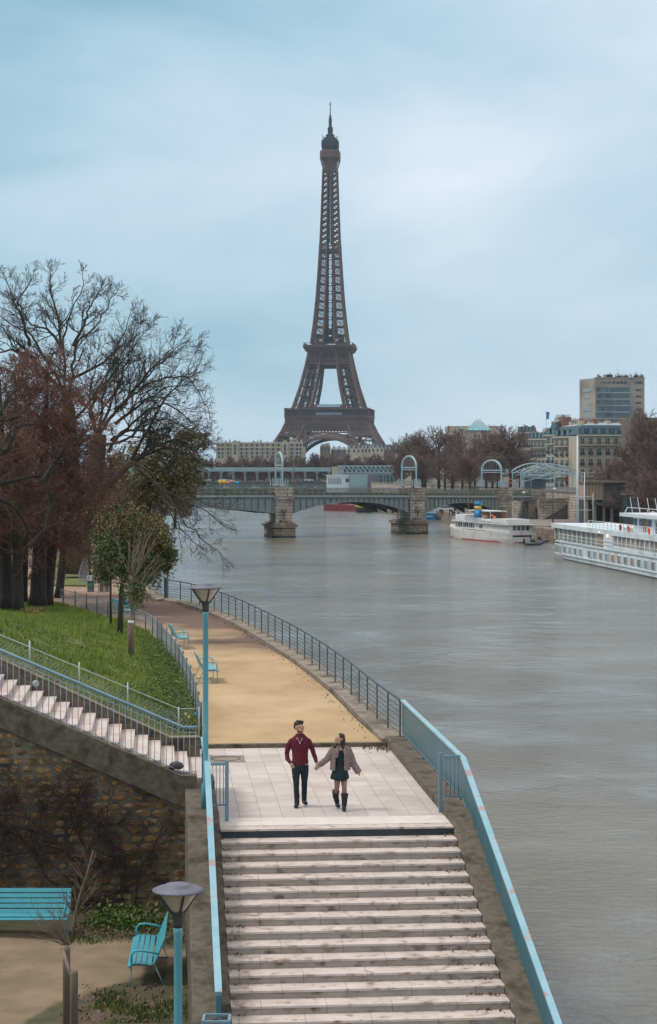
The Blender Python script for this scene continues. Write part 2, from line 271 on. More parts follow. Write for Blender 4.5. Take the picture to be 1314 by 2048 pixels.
# ------------------------------------------------------------------ mesh builder
OFF = {}
FLARE = set()
def props(o, label=None, cat=None, group=None, kind=None):
    if label: o['label'] = label
    if cat: o['category'] = cat
    if group: o['group'] = group
    if kind: o['kind'] = kind
def thing(name, label, cat, loc=(0,0,0), rz=0.0, group=None):
    o = bpy.data.objects.new(name, None); COL.objects.link(o)
    o.empty_display_size = .3
    o.location = loc; o.rotation_euler = (0,0,rz); props(o, label, cat, group)
    OFF[o.name] = Vector(loc) if rz == 0 else Vector((0,0,0))
    return o
class MB:
    def __init__(s): s.v = []; s.f = []; s.sm = []
    def add(s, vs, fs, smooth=False):
        n = len(s.v); s.v.extend(tuple(v) for v in vs)
        s.f.extend(tuple(i+n for i in f) for f in fs); s.sm.extend([smooth]*len(fs))
    def box(s, x0, x1, y0, y1, z0, z1):
        s.add([(x0,y0,z0),(x1,y0,z0),(x1,y1,z0),(x0,y1,z0),(x0,y0,z1),(x1,y0,z1),(x1,y1,z1),(x0,y1,z1)],
              [(0,3,2,1),(4,5,6,7),(0,1,5,4),(1,2,6,5),(2,3,7,6),(3,0,4,7)])
        return s
    def obox(s, c, size, rz=0, rx=0, ry=0):
        m = Matrix.Translation(Vector(c)) @ Matrix.Rotation(rz,4,'Z') @ Matrix.Rotation(ry,4,'Y') @ Matrix.Rotation(rx,4,'X')
        a,b,c_ = size[0]/2,size[1]/2,size[2]/2
        vs = [m @ Vector(p) for p in ((-a,-b,-c_),(a,-b,-c_),(a,b,-c_),(-a,b,-c_),(-a,-b,c_),(a,-b,c_),(a,b,c_),(-a,b,c_))]
        s.add(vs, [(0,3,2,1),(4,5,6,7),(0,1,5,4),(1,2,6,5),(2,3,7,6),(3,0,4,7)]); return s
    def bar(s, a, b, w, h=None, up=(0,0,1)):
        a = Vector(a); b = Vector(b); h = h or w
        d = b-a
        if d.length < 1e-6: return s
        d.normalize(); u = Vector(up)
        x = d.cross(u)
        if x.length < 1e-3: x = d.cross(Vector((1,0,0)))
        x.normalize(); y = x.cross(d)
        x *= w/2; y *= h/2
        vs = [a-x-y, a+x-y, a+x+y, a-x+y, b-x-y, b+x-y, b+x+y, b-x+y]
        s.add(vs, [(0,1,2,3),(7,6,5,4),(0,4,5,1),(1,5,6,2),(2,6,7,3),(3,7,4,0)]); return s
    def tube(s, pts, r, n=8, smooth=True, caps=True):
        pts = [Vector(p) for p in pts]; k = len(pts)
        if not isinstance(r, (list, tuple)): r = [r]*k
        vs = []; ref = None
        for i, p in enumerate(pts):
            d = (pts[min(i+1,k-1)]-pts[max(i-1,0)])
            if d.length < 1e-9: d = Vector((0,0,1))
            d.normalize()
            if ref is None:
                ref = d.cross(Vector((0,0,1)))
                if ref.length < .05: ref = d.cross(Vector((1,0,0)))
                ref.normalize()
            ref = ref - d*ref.dot(d)
            if ref.length < 1e-6: ref = d.orthogonal()
            ref.normalize(); y = d.cross(ref)
            for j in range(n):
                a = 2*math.pi*j/n
                vs.append(p + (ref*math.cos(a)+y*math.sin(a))*r[i])
        fs = []
        for i in range(k-1):
            for j in range(n):
                fs.append((i*n+j, i*n+(j+1)%n, (i+1)*n+(j+1)%n, (i+1)*n+j))
        if caps: fs.append(tuple(reversed(range(n)))); fs.append(tuple((k-1)*n+j for j in range(n)))
        s.add(vs, fs, smooth); return s
    def twig(s, pts, r0, r1, n=3):
        k = len(pts); d = pts[-1]-pts[0]
        if d.length < 1e-9: return
        d.normalize(); x = d.orthogonal().normalized(); y = d.cross(x)
        off = [(x*math.cos(2*math.pi*j/n)+y*math.sin(2*math.pi*j/n)) for j in range(n)]
        base = len(s.v)
        for i, p in enumerate(pts):
            r = r0+(r1-r0)*i/(k-1)
            for o in off: s.v.append((p.x+o.x*r, p.y+o.y*r, p.z+o.z*r))
        for i in range(k-1):
            for j in range(n):
                a = base+i*n; b = a+n; j2 = (j+1)%n
                s.f.append((a+j,a+j2,b+j2,b+j))
        s.sm.extend([True]*((k-1)*n))
    def lathe(s, prof, c=(0,0,0), n=20, smooth=True):
        c = Vector(c); vs = []; k = len(prof)
        for r, z in prof:
            for j in range(n):
                a = 2*math.pi*j/n; vs.append((c.x+max(r,1e-4)*math.cos(a), c.y+max(r,1e-4)*math.sin(a), c.z+z))
        fs = [(i*n+j, i*n+(j+1)%n, (i+1)*n+(j+1)%n, (i+1)*n+j) for i in range(k-1) for j in range(n)]
        fs.append(tuple(reversed(range(n)))); fs.append(tuple((k-1)*n+j for j in range(n)))
        s.add(vs, fs, smooth); return s
    def prism(s, poly, z0, z1):
        n = len(poly)
        s.add([(p[0],p[1],z0) for p in poly]+[(p[0],p[1],z1) for p in poly],
              [tuple(reversed(range(n))), tuple(range(n,2*n))]+[(i,(i+1)%n,n+(i+1)%n,n+i) for i in range(n)]); return s
    def xprism(s, poly, x0, x1):   # poly in (y,z), extruded along x
        n = len(poly)
        s.add([(x0,p[0],p[1]) for p in poly]+[(x1,p[0],p[1]) for p in poly],
              [tuple(range(n)), tuple(reversed(range(n,2*n)))]+[(i,n+i,n+(i+1)%n,(i+1)%n) for i in range(n)]); return s
    def yprism(s, poly, y0, y1):   # poly in (x,z)
        n = len(poly)
        s.add([(p[0],y0,p[1]) for p in poly]+[(p[0],y1,p[1]) for p in poly],
              [tuple(range(n)), tuple(reversed(range(n,2*n)))]+[(i,n+i,n+(i+1)%n,(i+1)%n) for i in range(n)]); return s
    def quad(s, a, b, c, d): s.add([a,b,c,d], [(0,1,2,3)]); return s
    def ell(s, c, r, rot=None, nu=14, nv=9):
        c = Vector(c); vs = []; fs = []
        for i in range(nv+1):
            t = math.pi*i/nv
            for j in range(nu):
                a = 2*math.pi*j/nu
                p = Vector((r[0]*math.sin(t)*math.cos(a), r[1]*math.sin(t)*math.sin(a), r[2]*math.cos(t)))
                if rot is not None: p = rot @ p
                vs.append(c+p)
        for i in range(nv):
            for j in range(nu):
                fs.append((i*nu+j, (i+1)*nu+j, (i+1)*nu+(j+1)%nu, i*nu+(j+1)%nu))
        s.add(vs, fs, True); return s
    def rings(s, rs, n=18, smooth=True):   # rs: (cx,cy,cz,rx,ry)
        vs = []
        for cx,cy,cz,rx,ry in rs:
            for j in range(n):
                a = 2*math.pi*j/n; vs.append((cx+rx*math.cos(a), cy+ry*math.sin(a), cz))
        k = len(rs)
        fs = [(i*n+j, i*n+(j+1)%n, (i+1)*n+(j+1)%n, (i+1)*n+j) for i in range(k-1) for j in range(n)]
        fs.append(tuple(reversed(range(n)))); fs.append(tuple((k-1)*n+j for j in range(n)))
        s.add(vs, fs, smooth); return s
    def leafquad(s, p, size, rg):
        d = Vector((rg.gauss(0,1), rg.gauss(0,1), rg.gauss(0,1))).normalized(); x = d.orthogonal().normalized()*size*.5; y = d.cross(x).normalized()*size*.32
        n = len(s.v); s.v.extend([tuple(p-x), tuple(p-y), tuple(p+x), tuple(p+y)]); s.f.append((n,n+1,n+2,n+3)); s.sm.append(False)
    def build(s, name, m, parent=None, loc=None, fix=False, **kw):
        if parent is not None and (parent.name in FLARE):   # the flight widens slightly towards its foot
            s.v = [((x+.018*(.7-y) if (x > 4.25 and y < .7) else x),y,z) for x,y,z in s.v]
        off = Vector((0,0,0))
        if parent is not None: off = OFF.get(parent.name, off)
        elif loc is not None: off = Vector(loc)
        me = bpy.data.meshes.new(name)
        vs = s.v if off.length == 0 else [(a-off.x,b-off.y,c-off.z) for a,b,c in s.v]
        me.from_pydata(vs, [], s.f)
        me.polygons.foreach_set('use_smooth', s.sm)
        me.materials.append(m); me.update()
        o = bpy.data.objects.new(name, me); COL.objects.link(o)
        if parent is not None:
            o.parent = parent; OFF[o.name] = off
        elif loc is not None: o.location = loc; OFF[o.name] = off
        if fix:
            import bmesh
            bm = bmesh.new(); bm.from_mesh(me); bmesh.ops.recalc_face_normals(bm, faces=bm.faces); bm.to_mesh(me); bm.free()
        props(o, **kw); return o
def kids(o): return [c for c in bpy.data.objects if c.parent == o]
def copy_tree(o, parent=None):
    c = o.copy(); COL.objects.link(c); c.parent = parent
    for ch in kids(o): copy_tree(ch, c)
    return c
def bevel(o, w=.01, seg=2):
    md = o.modifiers.new('bevel', 'BEVEL'); md.width = w; md.segments = seg; md.limit_method = 'ANGLE'; return o
def catmull(pts, step):
    pts = [Vector(p) for p in pts]; out = []
    for i in range(len(pts)-1):
        p0 = pts[max(i-1,0)]; p1 = pts[i]; p2 = pts[i+1]; p3 = pts[min(i+2,len(pts)-1)]
        for k in range(20):
            t = k/20; out.append(.5*((2*p1)+(p2-p0)*t+(2*p0-5*p1+4*p2-p3)*t*t+(3*p1-p0-3*p2+p3)*t**3))
    out.append(pts[-1])
    res = [out[0]]; acc = 0
    for i in range(1, len(out)):
        seg = (out[i]-out[i-1]).length; a = out[i-1]
        while acc+seg >= step:
            t = (step-acc)/seg; a = a+(out[i]-a)*t; res.append(a.copy()); seg = (out[i]-a).length; acc = 0
        acc += seg
    return res
AX = R(4.8)
O2 = Vector((-2.036, 37.7, 0))
UV = Vector((math.cos(AX), math.sin(AX), 0)); VV = Vector((-math.sin(AX), math.cos(AX), 0))
def Lw(u, v, z): return O2 + UV*u + VV*v + Vector((0,0,z))
# ------------------------------------------------------------------ setting: water, ground, paths
w = MB(); w.quad((-400,-60,0),(700,-60,0),(700,2600,0),(-400,2600,0))
w.build('water', M['water'], kind='structure')
rail_px = [(800,1482),(743.6,1430.3),(691,1381),(642.9,1343),(597.9,1311),(555.8,1285.6),(515,1262),(474.4,1240.4),(430,1222),(382.8,1206),(336,1197),(317.8,1194)]
rail_w = [G(a,b,6.55) for a,b in rail_px]
fence_px = [(402,1475),(388,1410),(372,1370),(352,1330),(330,1300),(300,1268),(262,1252),(220,1240),(165,1222),(120,1210)]
fence_w = [G(a,b,ZL) for a,b in fence_px]
def fence_x(Y):
    pts = [(q.y,q.x) for q in fence_w]
    if Y <= pts[0][0]: return pts[0][1]-(pts[0][0]-Y)*-.08
    for (a,b),(c,d) in zip(pts, pts[1:]):
        if a <= Y <= c: return b+(d-b)*(Y-a)/(c-a)
    return pts[-1][1]-(Y-pts[-1][0])*1.2
# island body: shore runs along the railing, then back under the bridge
shore = [Vector((q.x+.28, q.y, 0)) for q in rail_w] + [Vector(p) for p in ((-11.5,125,0),(-14.5,150,0),(-20,200,0),(-29,300,0),(-42,440,0),(-60,640,0),(-75,900,0))]
g = MB()
poly = [(-400,45.0), (Lw(4.95,7.2,0).x, 45.0)] + [(Lw(4.95,11,0).x, Lw(4.95,11,0).y)] + [(p.x,p.y) for p in shore[1:]] + [(-400,900)]
g.prism(poly, -1.5, ZL-.03)
g.build('ground', M['ground'], kind='structure', fix=True)
# far bank ground to the horizon
fg = MB(); fg.prism([(-3000,930),(3000,930),(3000,4200),(-3000,4200)], -1, 4.6)
fg.build('far_ground', M['ground'], kind='structure', fix=True)
# garden level below the stairs
gg = MB()
nx, ny = 200, 260
def gz(x, y): return ZG + .05*noise.noise(Vector((x*.6,y*.6,0)))
ptop = [(-60,1868),(60,1868),(140,1872),(220,1878),(300,1890),(400,1900)]
pbot = [(-60,2150),(20,2075),(60,2035),(105,2008),(170,1988),(250,1966),(330,1935),(400,1905)]
def yat(l, px):
    for (a,b),(c,d) in zip(l, l[1:]):
        if a <= px <= c: return b+(d-b)*(px-a)/(c-a)
    return l[0][1] if px < l[0][0] else l[-1][1]
gx0, gx1, gy0, gy1 = -14, -1.9, 26, 44.6
vs = []; fs = []; msk = []
for j in range(ny+1):
    for i in range(nx+1):
        x = gx0+(gx1-gx0)*i/nx; y = gy0+(gy1-gy0)*j/ny
        vs.append((x,y,gz(x,y)))
        px = x/y*FPX+CX; py = HZ+(CAMZ-ZG)/y*FPX
        a = G(min(max(px,-60),400), yat(ptop,px), ZG).y; b = G(min(max(px,-60),400), yat(pbot,px), ZG).y
        d = min(a-y, y-b) + .28*noise.noise(Vector((x*1.3,y*1.3,0)))+.12*noise.noise(Vector((x*5,y*5,0)))
        msk.append(min(1,max(0,.5+d*2.6)))
for j in range(ny):
    for i in range(nx): fs.append((j*(nx+1)+i, j*(nx+1)+i+1, (j+1)*(nx+1)+i+1, (j+1)*(nx+1)+i))
gg.add(vs, fs, True)
o = gg.build('garden_ground', M['garden'], kind='structure')
at = o.data.attributes.new('worn', 'FLOAT', 'POINT'); at.data.foreach_set('value', msk)
def garden_mat():
    m = M['garden']; nt = m.node_tree; N = nt.nodes; Lk = nt.links; b = N['Principled BSDF']
    at = N.new('ShaderNodeAttribute'); at.attribute_name = 'worn'; tc = N.new('ShaderNodeTexCoord')
    nz = N.new('ShaderNodeTexNoise'); nz.inputs['Scale'].default_value = 1.1; nz.inputs['Detail'].default_value = 9; Lk.new(tc.outputs['Object'], nz.inputs['Vector'])
    rp = N.new('ShaderNodeValToRGB'); rp.color_ramp.elements[0].position = .3; rp.color_ramp.elements[0].color = (.165,.12,.075,1); rp.color_ramp.elements[1].position = .7; rp.color_ramp.elements[1].color = (.27,.20,.13,1); Lk.new(nz.outputs['Fac'], rp.inputs['Fac'])
    mx = N.new('ShaderNodeMix'); mx.data_type = 'RGBA'; Lk.new(at.outputs['Fac'], mx.inputs['Factor']); old = b.inputs['Base Color'].links[0].from_socket
    Lk.new(old, mx.inputs['A']); Lk.new(rp.outputs['Color'], mx.inputs['B']); Lk.new(mx.outputs['Result'], b.inputs['Base Color'])
garden_mat()
gb = MB(); gb.prism([(-400,-20),(5.9,-20),(5.2,18),(Lw(4.95,7.2,0).x,45.0),(-400,45.0)], -1.5, ZG-.1)
gb.build('lower_ground', M['ground'], kind='structure', fix=True)
# sandy promenade sheet between lawn fence and river railing
pp = MB(); vs=[]; fs=[]
cols = 60
Lft = catmull([Lw(-.2,11.0,0)]+[Vector((q.x,q.y,0)) for q in fence_w], .9)
Rgt = catmull([Lw(4.42,11.0,0)]+[Vector((q.x-.38,q.y-.2,0)) for q in rail_w[1:]]+[Vector((-11,118,0))], .9)
def samp(l, t):
    t *= len(l)-1; i = min(int(t), len(l)-2); return l[i].lerp(l[i+1], t-i)
for i in range(cols+1):
    A = samp(Lft, i/cols); B = samp(Rgt, i/cols)
    for k in range(13):
        p = A.lerp(B, k/12); vs.append((p.x,p.y,ZL+.003+.02*noise.noise(Vector((p.x*.3,p.y*.2,0)))))
for i in range(cols):
    for k in range(12): fs.append((i*13+k, i*13+k+1, (i+1)*13+k+1, (i+1)*13+k))
pp.add(vs, fs, True); pp.build('path', M['sand'], kind='structure')
# packed reddish earth beyond, spreading under the trees
M['earth'] = mat('earth', (.26,.175,.12), (.36,.25,.17), .3, .95, .02, 12, c3=(.15,.095,.075), s3=.12)
ea = MB(); ea.prism([(-60,94),(-13.2,101),(-9.6,104.2),(-12,118),(-15,150),(-60,200)], ZL-.02, ZL+.012)
ea.build('earth_path', M['earth'], kind='structure', fix=True)
gr2 = MB(); vs=[];fs=[]
c2 = G(140,1150,ZL)
gr2.prism([tuple(G(108,1173,ZL)[:2]),tuple(G(172,1174,ZL)[:2]),tuple(G(168,1150,ZL)[:2]),tuple(G(165,1110,ZL)[:2]),tuple(G(120,1108,ZL)[:2]),tuple(G(100,1150,ZL)[:2])], ZL+.01, ZL+.12)
gr2.build('grass_verge', M['lawn'], kind='structure', fix=True)
# lawn mound
def lawn_z(x, y):
    dx = max(0.0, fence_x(y)-x)
    fall = 1.0 if y < 50 else max(.08, 1-(y-50)/45.0)
    return 6.50 + (min(dx*.43, 2.9)*fall) + .10*noise.noise(Vector((x*.35,y*.35,2)))*min(1,dx)
lw = MB(); vs=[]; fs=[]
ni, nj = 70, 60
def lawn_pt(a, b):
    # a: 0..1 front->back, b: 0..1 fence->left
    f0 = Lw(-.35, 9.98, 0)
    Y = f0.y + (101-f0.y)*a
    x1 = fence_x(Y)-.12 if Y > f0.y+2.5 else min(fence_x(Y)-.12, f0.x)
    x0 = -32
    x = x1+(x0-x1)*b**1.4
    y = Y if Y > f0.y+12 else Y + (x-x1)*math.tan(AX)*(1-(Y-f0.y)/12)
    return x, y
for i in range(ni+1):
    for j in range(nj+1):
        x,y = lawn_pt(i/ni, j/nj); vs.append((x,y,lawn_z(x,y)))
for i in range(ni):
    for j in range(nj): fs.append((i*(nj+1)+j, (i+1)*(nj+1)+j, (i+1)*(nj+1)+j+1, i*(nj+1)+j+1))
lw.add(vs, fs, True); lw.build('lawn', M['lawn'], kind='structure', fix=True)
rg = random.Random(3)
gb = MB(); wd = MB()
def blade(mb, p, h, w_, rg, lean=.35):
    a = rg.uniform(0,6.28); dx = math.cos(a)*w_/2; dy = math.sin(a)*w_/2
    lx = rg.uniform(-lean,lean)*h; ly = rg.uniform(-lean,lean)*h
    n = len(mb.v); mb.v.extend([(p[0]-dx,p[1]-dy,p[2]-.02),(p[0]+dx,p[1]+dy,p[2]-.02),(p[0]+lx,p[1]+ly,p[2]+h)]); mb.f.append((n,n+1,n+2)); mb.sm.append(False)
for k in range(90000):
    a = rg.random()**1.25; x,y = lawn_pt(a, rg.random()*.62)
    if x < -.175*y: continue
    cl = noise.noise(Vector((x*.5,y*.5,5)))
    if noise.noise(Vector((x*.9,y*.7,11))) < -.2 and rg.random() < .8: continue
    blade(gb, (x,y,lawn_z(x,y)), rg.uniform(.06,.16)*(1+max(0,cl)*2.2), .035, rg)
gb.build('grass', M['blade'], kind='stuff')
for k in range(4200):
    t = rg.random()
    if rg.random() < .55:   # along the low fence and front corner
        y = 49+rg.random()**1.6*26; x = fence_x(y)-.15-abs(rg.gauss(0,.5))
    else:
        a = rg.random()**2*.35; x,y = lawn_pt(a, rg.random()*.5)
        if noise.noise(Vector((x*.4,y*.25,8))) < -.05: continue
    z = lawn_z(x,y); hh = rg.uniform(.1,.42)
    for q in range(7): wd.leafquad(Vector((x+rg.gauss(0,.07),y+rg.gauss(0,.07),z+hh*rg.random())), rg.uniform(.035,.075), rg)
wd.build('ground_cover', M['weed'], kind='stuff')
# garden vegetation at the foot of the wall
iv = MB()
for k in range(620):
    px = rg.gauss(245,42); p = G(px, 1850+rg.gauss(0,9), ZG)
    if not 150 < px < 372: continue
    y = min(p.y, 43.4); h = max(0,rg.gauss(.18,.16))
    for q in range(4): iv.leafquad(Vector((p.x+rg.gauss(0,.06), y+rg.gauss(0,.06), ZG+h*rg.random()+.02)), rg.uniform(.05,.10), rg)
for k in range(2600):
    px = rg.uniform(120,375); py = rg.uniform(1985,2048); p = G(px, py, ZG)
    if px < 190 and py < 2010+ (190-px)*.3: continue
    if noise.noise(Vector((p.x*1.1,p.y*1.1,4))) < 0: continue
    blade(iv, (p.x,p.y,ZG), rg.uniform(.05,.12), .03, rg)
for k in range(500):
    p = G(rg.uniform(120,375), rg.uniform(1872,1890), ZG); blade(iv, (p.x,p.y,ZG), rg.uniform(.05,.14), .03, rg)
iv.build('garden_plants', M['leaf_ivy'] if False else M['weed'], kind='stuff')
lt = MB()
for k in range(900):
    p = G(rg.uniform(150,375), rg.choice([rg.uniform(1850,1880), rg.uniform(1975,2050)]), ZG)
    if p.y > 43.3: continue
    lt.leafquad(Vector((p.x,p.y,ZG+.06)), rg.uniform(.04,.09), rg)
for n_ in range(1, 16):          # leaves gathered in the corners of the steps
    zt = 6.255-.14*(n_-1)
    for k in range(26):
        side = rg.random() < .68
        u = 4.42-abs(rg.gauss(0,.28)) if side else abs(rg.gauss(0,.16))
        lt.leafquad(Lw(u, -.43*n_+.40-abs(rg.gauss(0,.08)), zt+.015+rg.random()*.02), rg.uniform(.03,.07), rg)
for k in range(120): lt.leafquad(Lw(4.4-abs(rg.gauss(0,.3)), 10.9-abs(rg.gauss(0,.4)), ZL+.02), rg.uniform(.04,.08), rg)
for k in range(700):
    i = rg.randrange(len(kc)-1) if False else 0
    t = rg.random()**.7; a = samp(Rgt, t); b = samp(Lft, t); q = a.lerp(b, min(1,abs(rg.gauss(0,.045))+.005)); lt.leafquad(Vector((q.x,q.y,ZL+.03)), rg.uniform(.03,.07), rg)
lt.build('leaf_litter', M['litter'], kind='stuff')
yl = MB()
for k in range(260):
    p = G(70+rg.gauss(0,9), 1222+rg.gauss(0,2), 6.75); yl.leafquad(Vector((p.x,p.y,lawn_z(p.x,p.y)+rg.random()*.25)), .12, rg)
yl.build('yellow_shrub', M['yellow_leaf'], loc=G(70,1222,6.6), label='small yellow leaved shrub at the foot of the widest dark trunk', cat='shrub')

# ------------------------------------------------------------------ main staircase
ST = thing('staircase', 'wide pale stone staircase descending from the tiled landing toward the viewer', 'staircase', (O2.x,O2.y,0), AX)
FLARE.add(ST.name)
ld = MB(); ld.box(0,4.42,1.2,11.0,5.2,ZL); ld.box(-.19,-.001,3.9,11,5.2,ZL-.004); ld.box(-.54,-.191,6.45,9.7,5.2,ZL-.006)
ld.build('landing', M['landing'], ST)
s_ = MB(); s_.box(0,4.42,.36,1.2,5.6,ZL+.006); 
for i in range(11): pass
s_.build('tactile_strip', M['strip'], ST)
s_ = MB()
x = 0
while x < 4.42:
    x2 = min(4.42, x+1.06); s_.box(x+.003,x2-.003,-.02,.357,6.385,ZL); x = x2
s_.build('nosing', M['tile_step'], ST)
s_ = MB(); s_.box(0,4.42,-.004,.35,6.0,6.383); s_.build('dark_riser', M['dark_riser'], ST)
for n_ in range(1, 21):
    zt = 6.255-.14*(n_-1); v0 = -.43*n_; s_ = MB(); x = -((n_*.37) % 1.06)
    while x < 4.42:
        a = max(0,x)+.003; b = min(4.42,x+1.06)-.003
        if b > a+.02: s_.box(a,b,v0-.02,v0+.428 if n_>1 else v0+.426,zt-.035,zt)
        x += 1.06
    o = s_.build('step', M['tile_step'], ST); FLARE.add(o.name)
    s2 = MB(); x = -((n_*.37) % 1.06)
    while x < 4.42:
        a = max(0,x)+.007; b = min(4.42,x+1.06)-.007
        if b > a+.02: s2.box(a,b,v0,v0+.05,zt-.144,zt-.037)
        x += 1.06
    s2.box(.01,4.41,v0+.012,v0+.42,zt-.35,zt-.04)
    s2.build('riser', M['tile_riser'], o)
def kerb_profile(v_end, v_start=-9.4, bend=.9):
    z0 = 6.60; sl = .14/.43
    zb = z0-sl*(bend-v_start)
    return [(v_end,z0),(v_end,2.2),(v_start,-1.0),(v_start,zb),(bend,z0)]
def sub(pts): return pts
k1 = MB(); k1.xprism(kerb_profile(11.6,-14,.7), 4.42, 4.98); bevel(k1.build('kerb', M['concrete'], ST, fix=True), .02)
k2 = MB(); k2.xprism([(3.9,6.58),(3.9,2.2),(-12,2.2),(-12,6.58-.3256*12.7),(.7,6.58)], -.62, -.001); bevel(k2.build('kerb', M['concrete'], ST, fix=True), .02)
k3 = MB(); k3.box(-.001-.16,0-.002,3.9,4.9,6.2,6.72); k3.build('kerb', M['concrete'], ST)
bd = MB(); bd.box(-.2,4.42,11.0,11.18,5.4,ZL+.10); bevel(bd.build('edge_kerb', M['concrete'], ST), .015)
mc = MB(); c_ = G(460,1518,ZL)
mh = MB(); q = c_-O2; mu, mv = q.dot(UV), q.dot(VV)
mh.box(mu-.55,mu+.33,mv-.55,mv+.55,ZL+.002,ZL+.008)
mh = mh.build('manhole_cover', M['concrete_warm'], ST)
ring = MB(); ring.tube([(mu-.1+.34*math.cos(a*math.pi/16),mv+.34*math.sin(a*math.pi/16),ZL+.008) for a in range(33)], .012, 6); ring.build('cover_ring', M['steel_dark'], mh)

# river side retaining wall + kerb along promenade
RW = thing('embankment_wall', 'long concrete embankment wall curving along the sandy promenade above the river', 'wall', (rail_w[0].x,rail_w[0].y,0))
kc = catmull([Lw(4.70,11.6,0)]+[Vector((q.x+.02,q.y+.0,0)) for q in rail_w[1:]]+[Vector((-11.6,124,0))], 1.0)
def sweep(mb, line, prof):   # prof: (offset to the right, z)
    n = len(prof); vs = []; fs = []
    for i, p in enumerate(line):
        d = line[min(i+1,len(line)-1)]-line[max(i-1,0)]; d.z = 0; d.normalize(); r = Vector((d.y,-d.x,0))
        for a, z in prof: vs.append((p.x+r.x*a, p.y+r.y*a, z))
    for i in range(len(line)-1):
        for j in range(n): fs.append((i*n+j, i*n+(j+1)%n, (i+1)*n+(j+1)%n, (i+1)*n+j))
    fs.append(tuple(range(n))); fs.append(tuple(reversed([(len(line)-1)*n+j for j in range(n)])))
    mb.add(vs, fs)
kb = MB(); sweep(kb, kc, [(-.34,6.2),(-.34,6.52),(.28,6.55),(.28,-1.5),(0,-1.5)]); kb.build('coping', M['concrete_warm'], RW, fix=True)

# panel railings
def panel_rail(label, name, u, v_far, v_bend, v_end, side):
    T = thing(name, label, 'railing', (O2.x,O2.y,0), AX)
    if side > 0: FLARE.add(T.name)
    sl = .14/.43; zt = 7.48; zb = 6.70
    def zz(v, z): return z if v >= v_bend else z-sl*(v_bend-v)
    vs_ = [v_far, v_bend, v_end]
    pm = MB(); prof = [(v_far,zz(v_far,zb)),(v_bend,zb),(v_end,zz(v_end,zb)),(v_end,zz(v_end,zt)),(v_bend,zt),(v_far,zt)]
    pm.xprism(prof, u-.008, u+.008); pm.build('panel', M['teal'], T, fix=True)
    tr = MB()
    for a, b in ((v_far,v_bend),(v_bend,v_end)):
        tr.bar((u,a,zz(a,zt)+.02),(u,b,zz(b,zt)+.02), .115, .045)
    bevel(tr.build('handrail', M['teal_rail'], T), .006)
    br = MB()
    for a, b in ((v_far,v_bend),(v_bend,v_end)):
        br.bar((u,a,zz(a,zb)),(u,b,zz(b,zb)), .035, .02)
    br.build('bottom_rail', M['railblue'], T)
    v = v_far
    while v > v_end:
        pm = MB(); pm.box(u+.02*side-.012,u+.02*side+.012,v-.02,v+.02,zz(v,6.5)-.02,zz(v,zt)); pm.build('post', M['teal'], T); v -= 1.9
    pm = MB(); pm.box(u-.04,u+.04,v_end-.08,v_end-.02,zz(v_end,6.5),zz(v_end,zt)); pm.build('post', M['teal'], T)
    return T
panel_rail('solid teal panel railing on the river side of the stairs', 'panel_railing', 4.84, 11.4, 1.45, -12, 1)
panel_rail('teal panel railing on the garden side of the stairs, passing the tall lamp', 'panel_railing', -.22, 4.9, 1.32, -6.35, -1)
def gate(label, u0, u1, v, post_u):
    T = thing('barrier_gate', label, 'gate', (O2.x,O2.y,0), AX)
    p = MB(); p.box(post_u-.035,post_u+.035,v-.03,v+.03,ZL,7.60); bevel(p.build('post', M['railblue'], T), .005)
    a, b = min(u0,u1), max(u0,u1)
    p = MB(); p.box(a,b,v-.025,v+.025,7.50,7.55); p.box(a,b,v-.02,v+.02,6.72,6.75); p.build('frame', M['railblue'], T)
    n = 4
    for i in range(n):
        x = a+(b-a)*(i+.5)/n; p = MB(); p.tube([(x,v,6.75),(x,v,7.5)], .009, 6); p.build('bar', M['railblue'], T)
    return T
gate('short blue gate closing the kerb beside the river side railing', 4.47, 4.80, 1.55, 4.40)
gate('short blue gate beside the tall lamp at the manhole side of the landing', -.16, .12, .9, .15)

# square metal frame at the foot of the left railing
T = thing('metal_bin', 'open square blue metal bin frame below the garden side railing', 'bin', P(433,2080,27.5))
b0 = P(433,2037,28.2); mm = MB()
cx, cy, cz = b0.x, b0.y, b0.z
for dx, dy in ((-.18,-.18),(.18,-.18),(.18,.18),(-.18,.18)):
    mm.bar((cx+dx,cy+dy,cz),(cx+dx*.8,cy+dy*.8,ZG), .03)
mm.bar((cx-.18,cy-.18,cz),(cx+.18,cy-.18,cz),.035); mm.bar((cx-.18,cy+.18,cz),(cx+.18,cy+.18,cz),.035)
mm.bar((cx-.18,cy-.18,cz),(cx-.18,cy+.18,cz),.035); mm.bar((cx+.18,cy-.18,cz),(cx+.18,cy+.18,cz),.035)
mm.build('frame', M['railblue'], T)
mm = MB(); mm.rings([(cx,cy,cz-.55,.11,.11),(cx,cy,cz-.03,.15,.15),(cx,cy,cz-.03,.14,.14),(cx,cy,cz-.5,.10,.10)], 4, False); mm.build('bucket', M['lampgrey'], T)

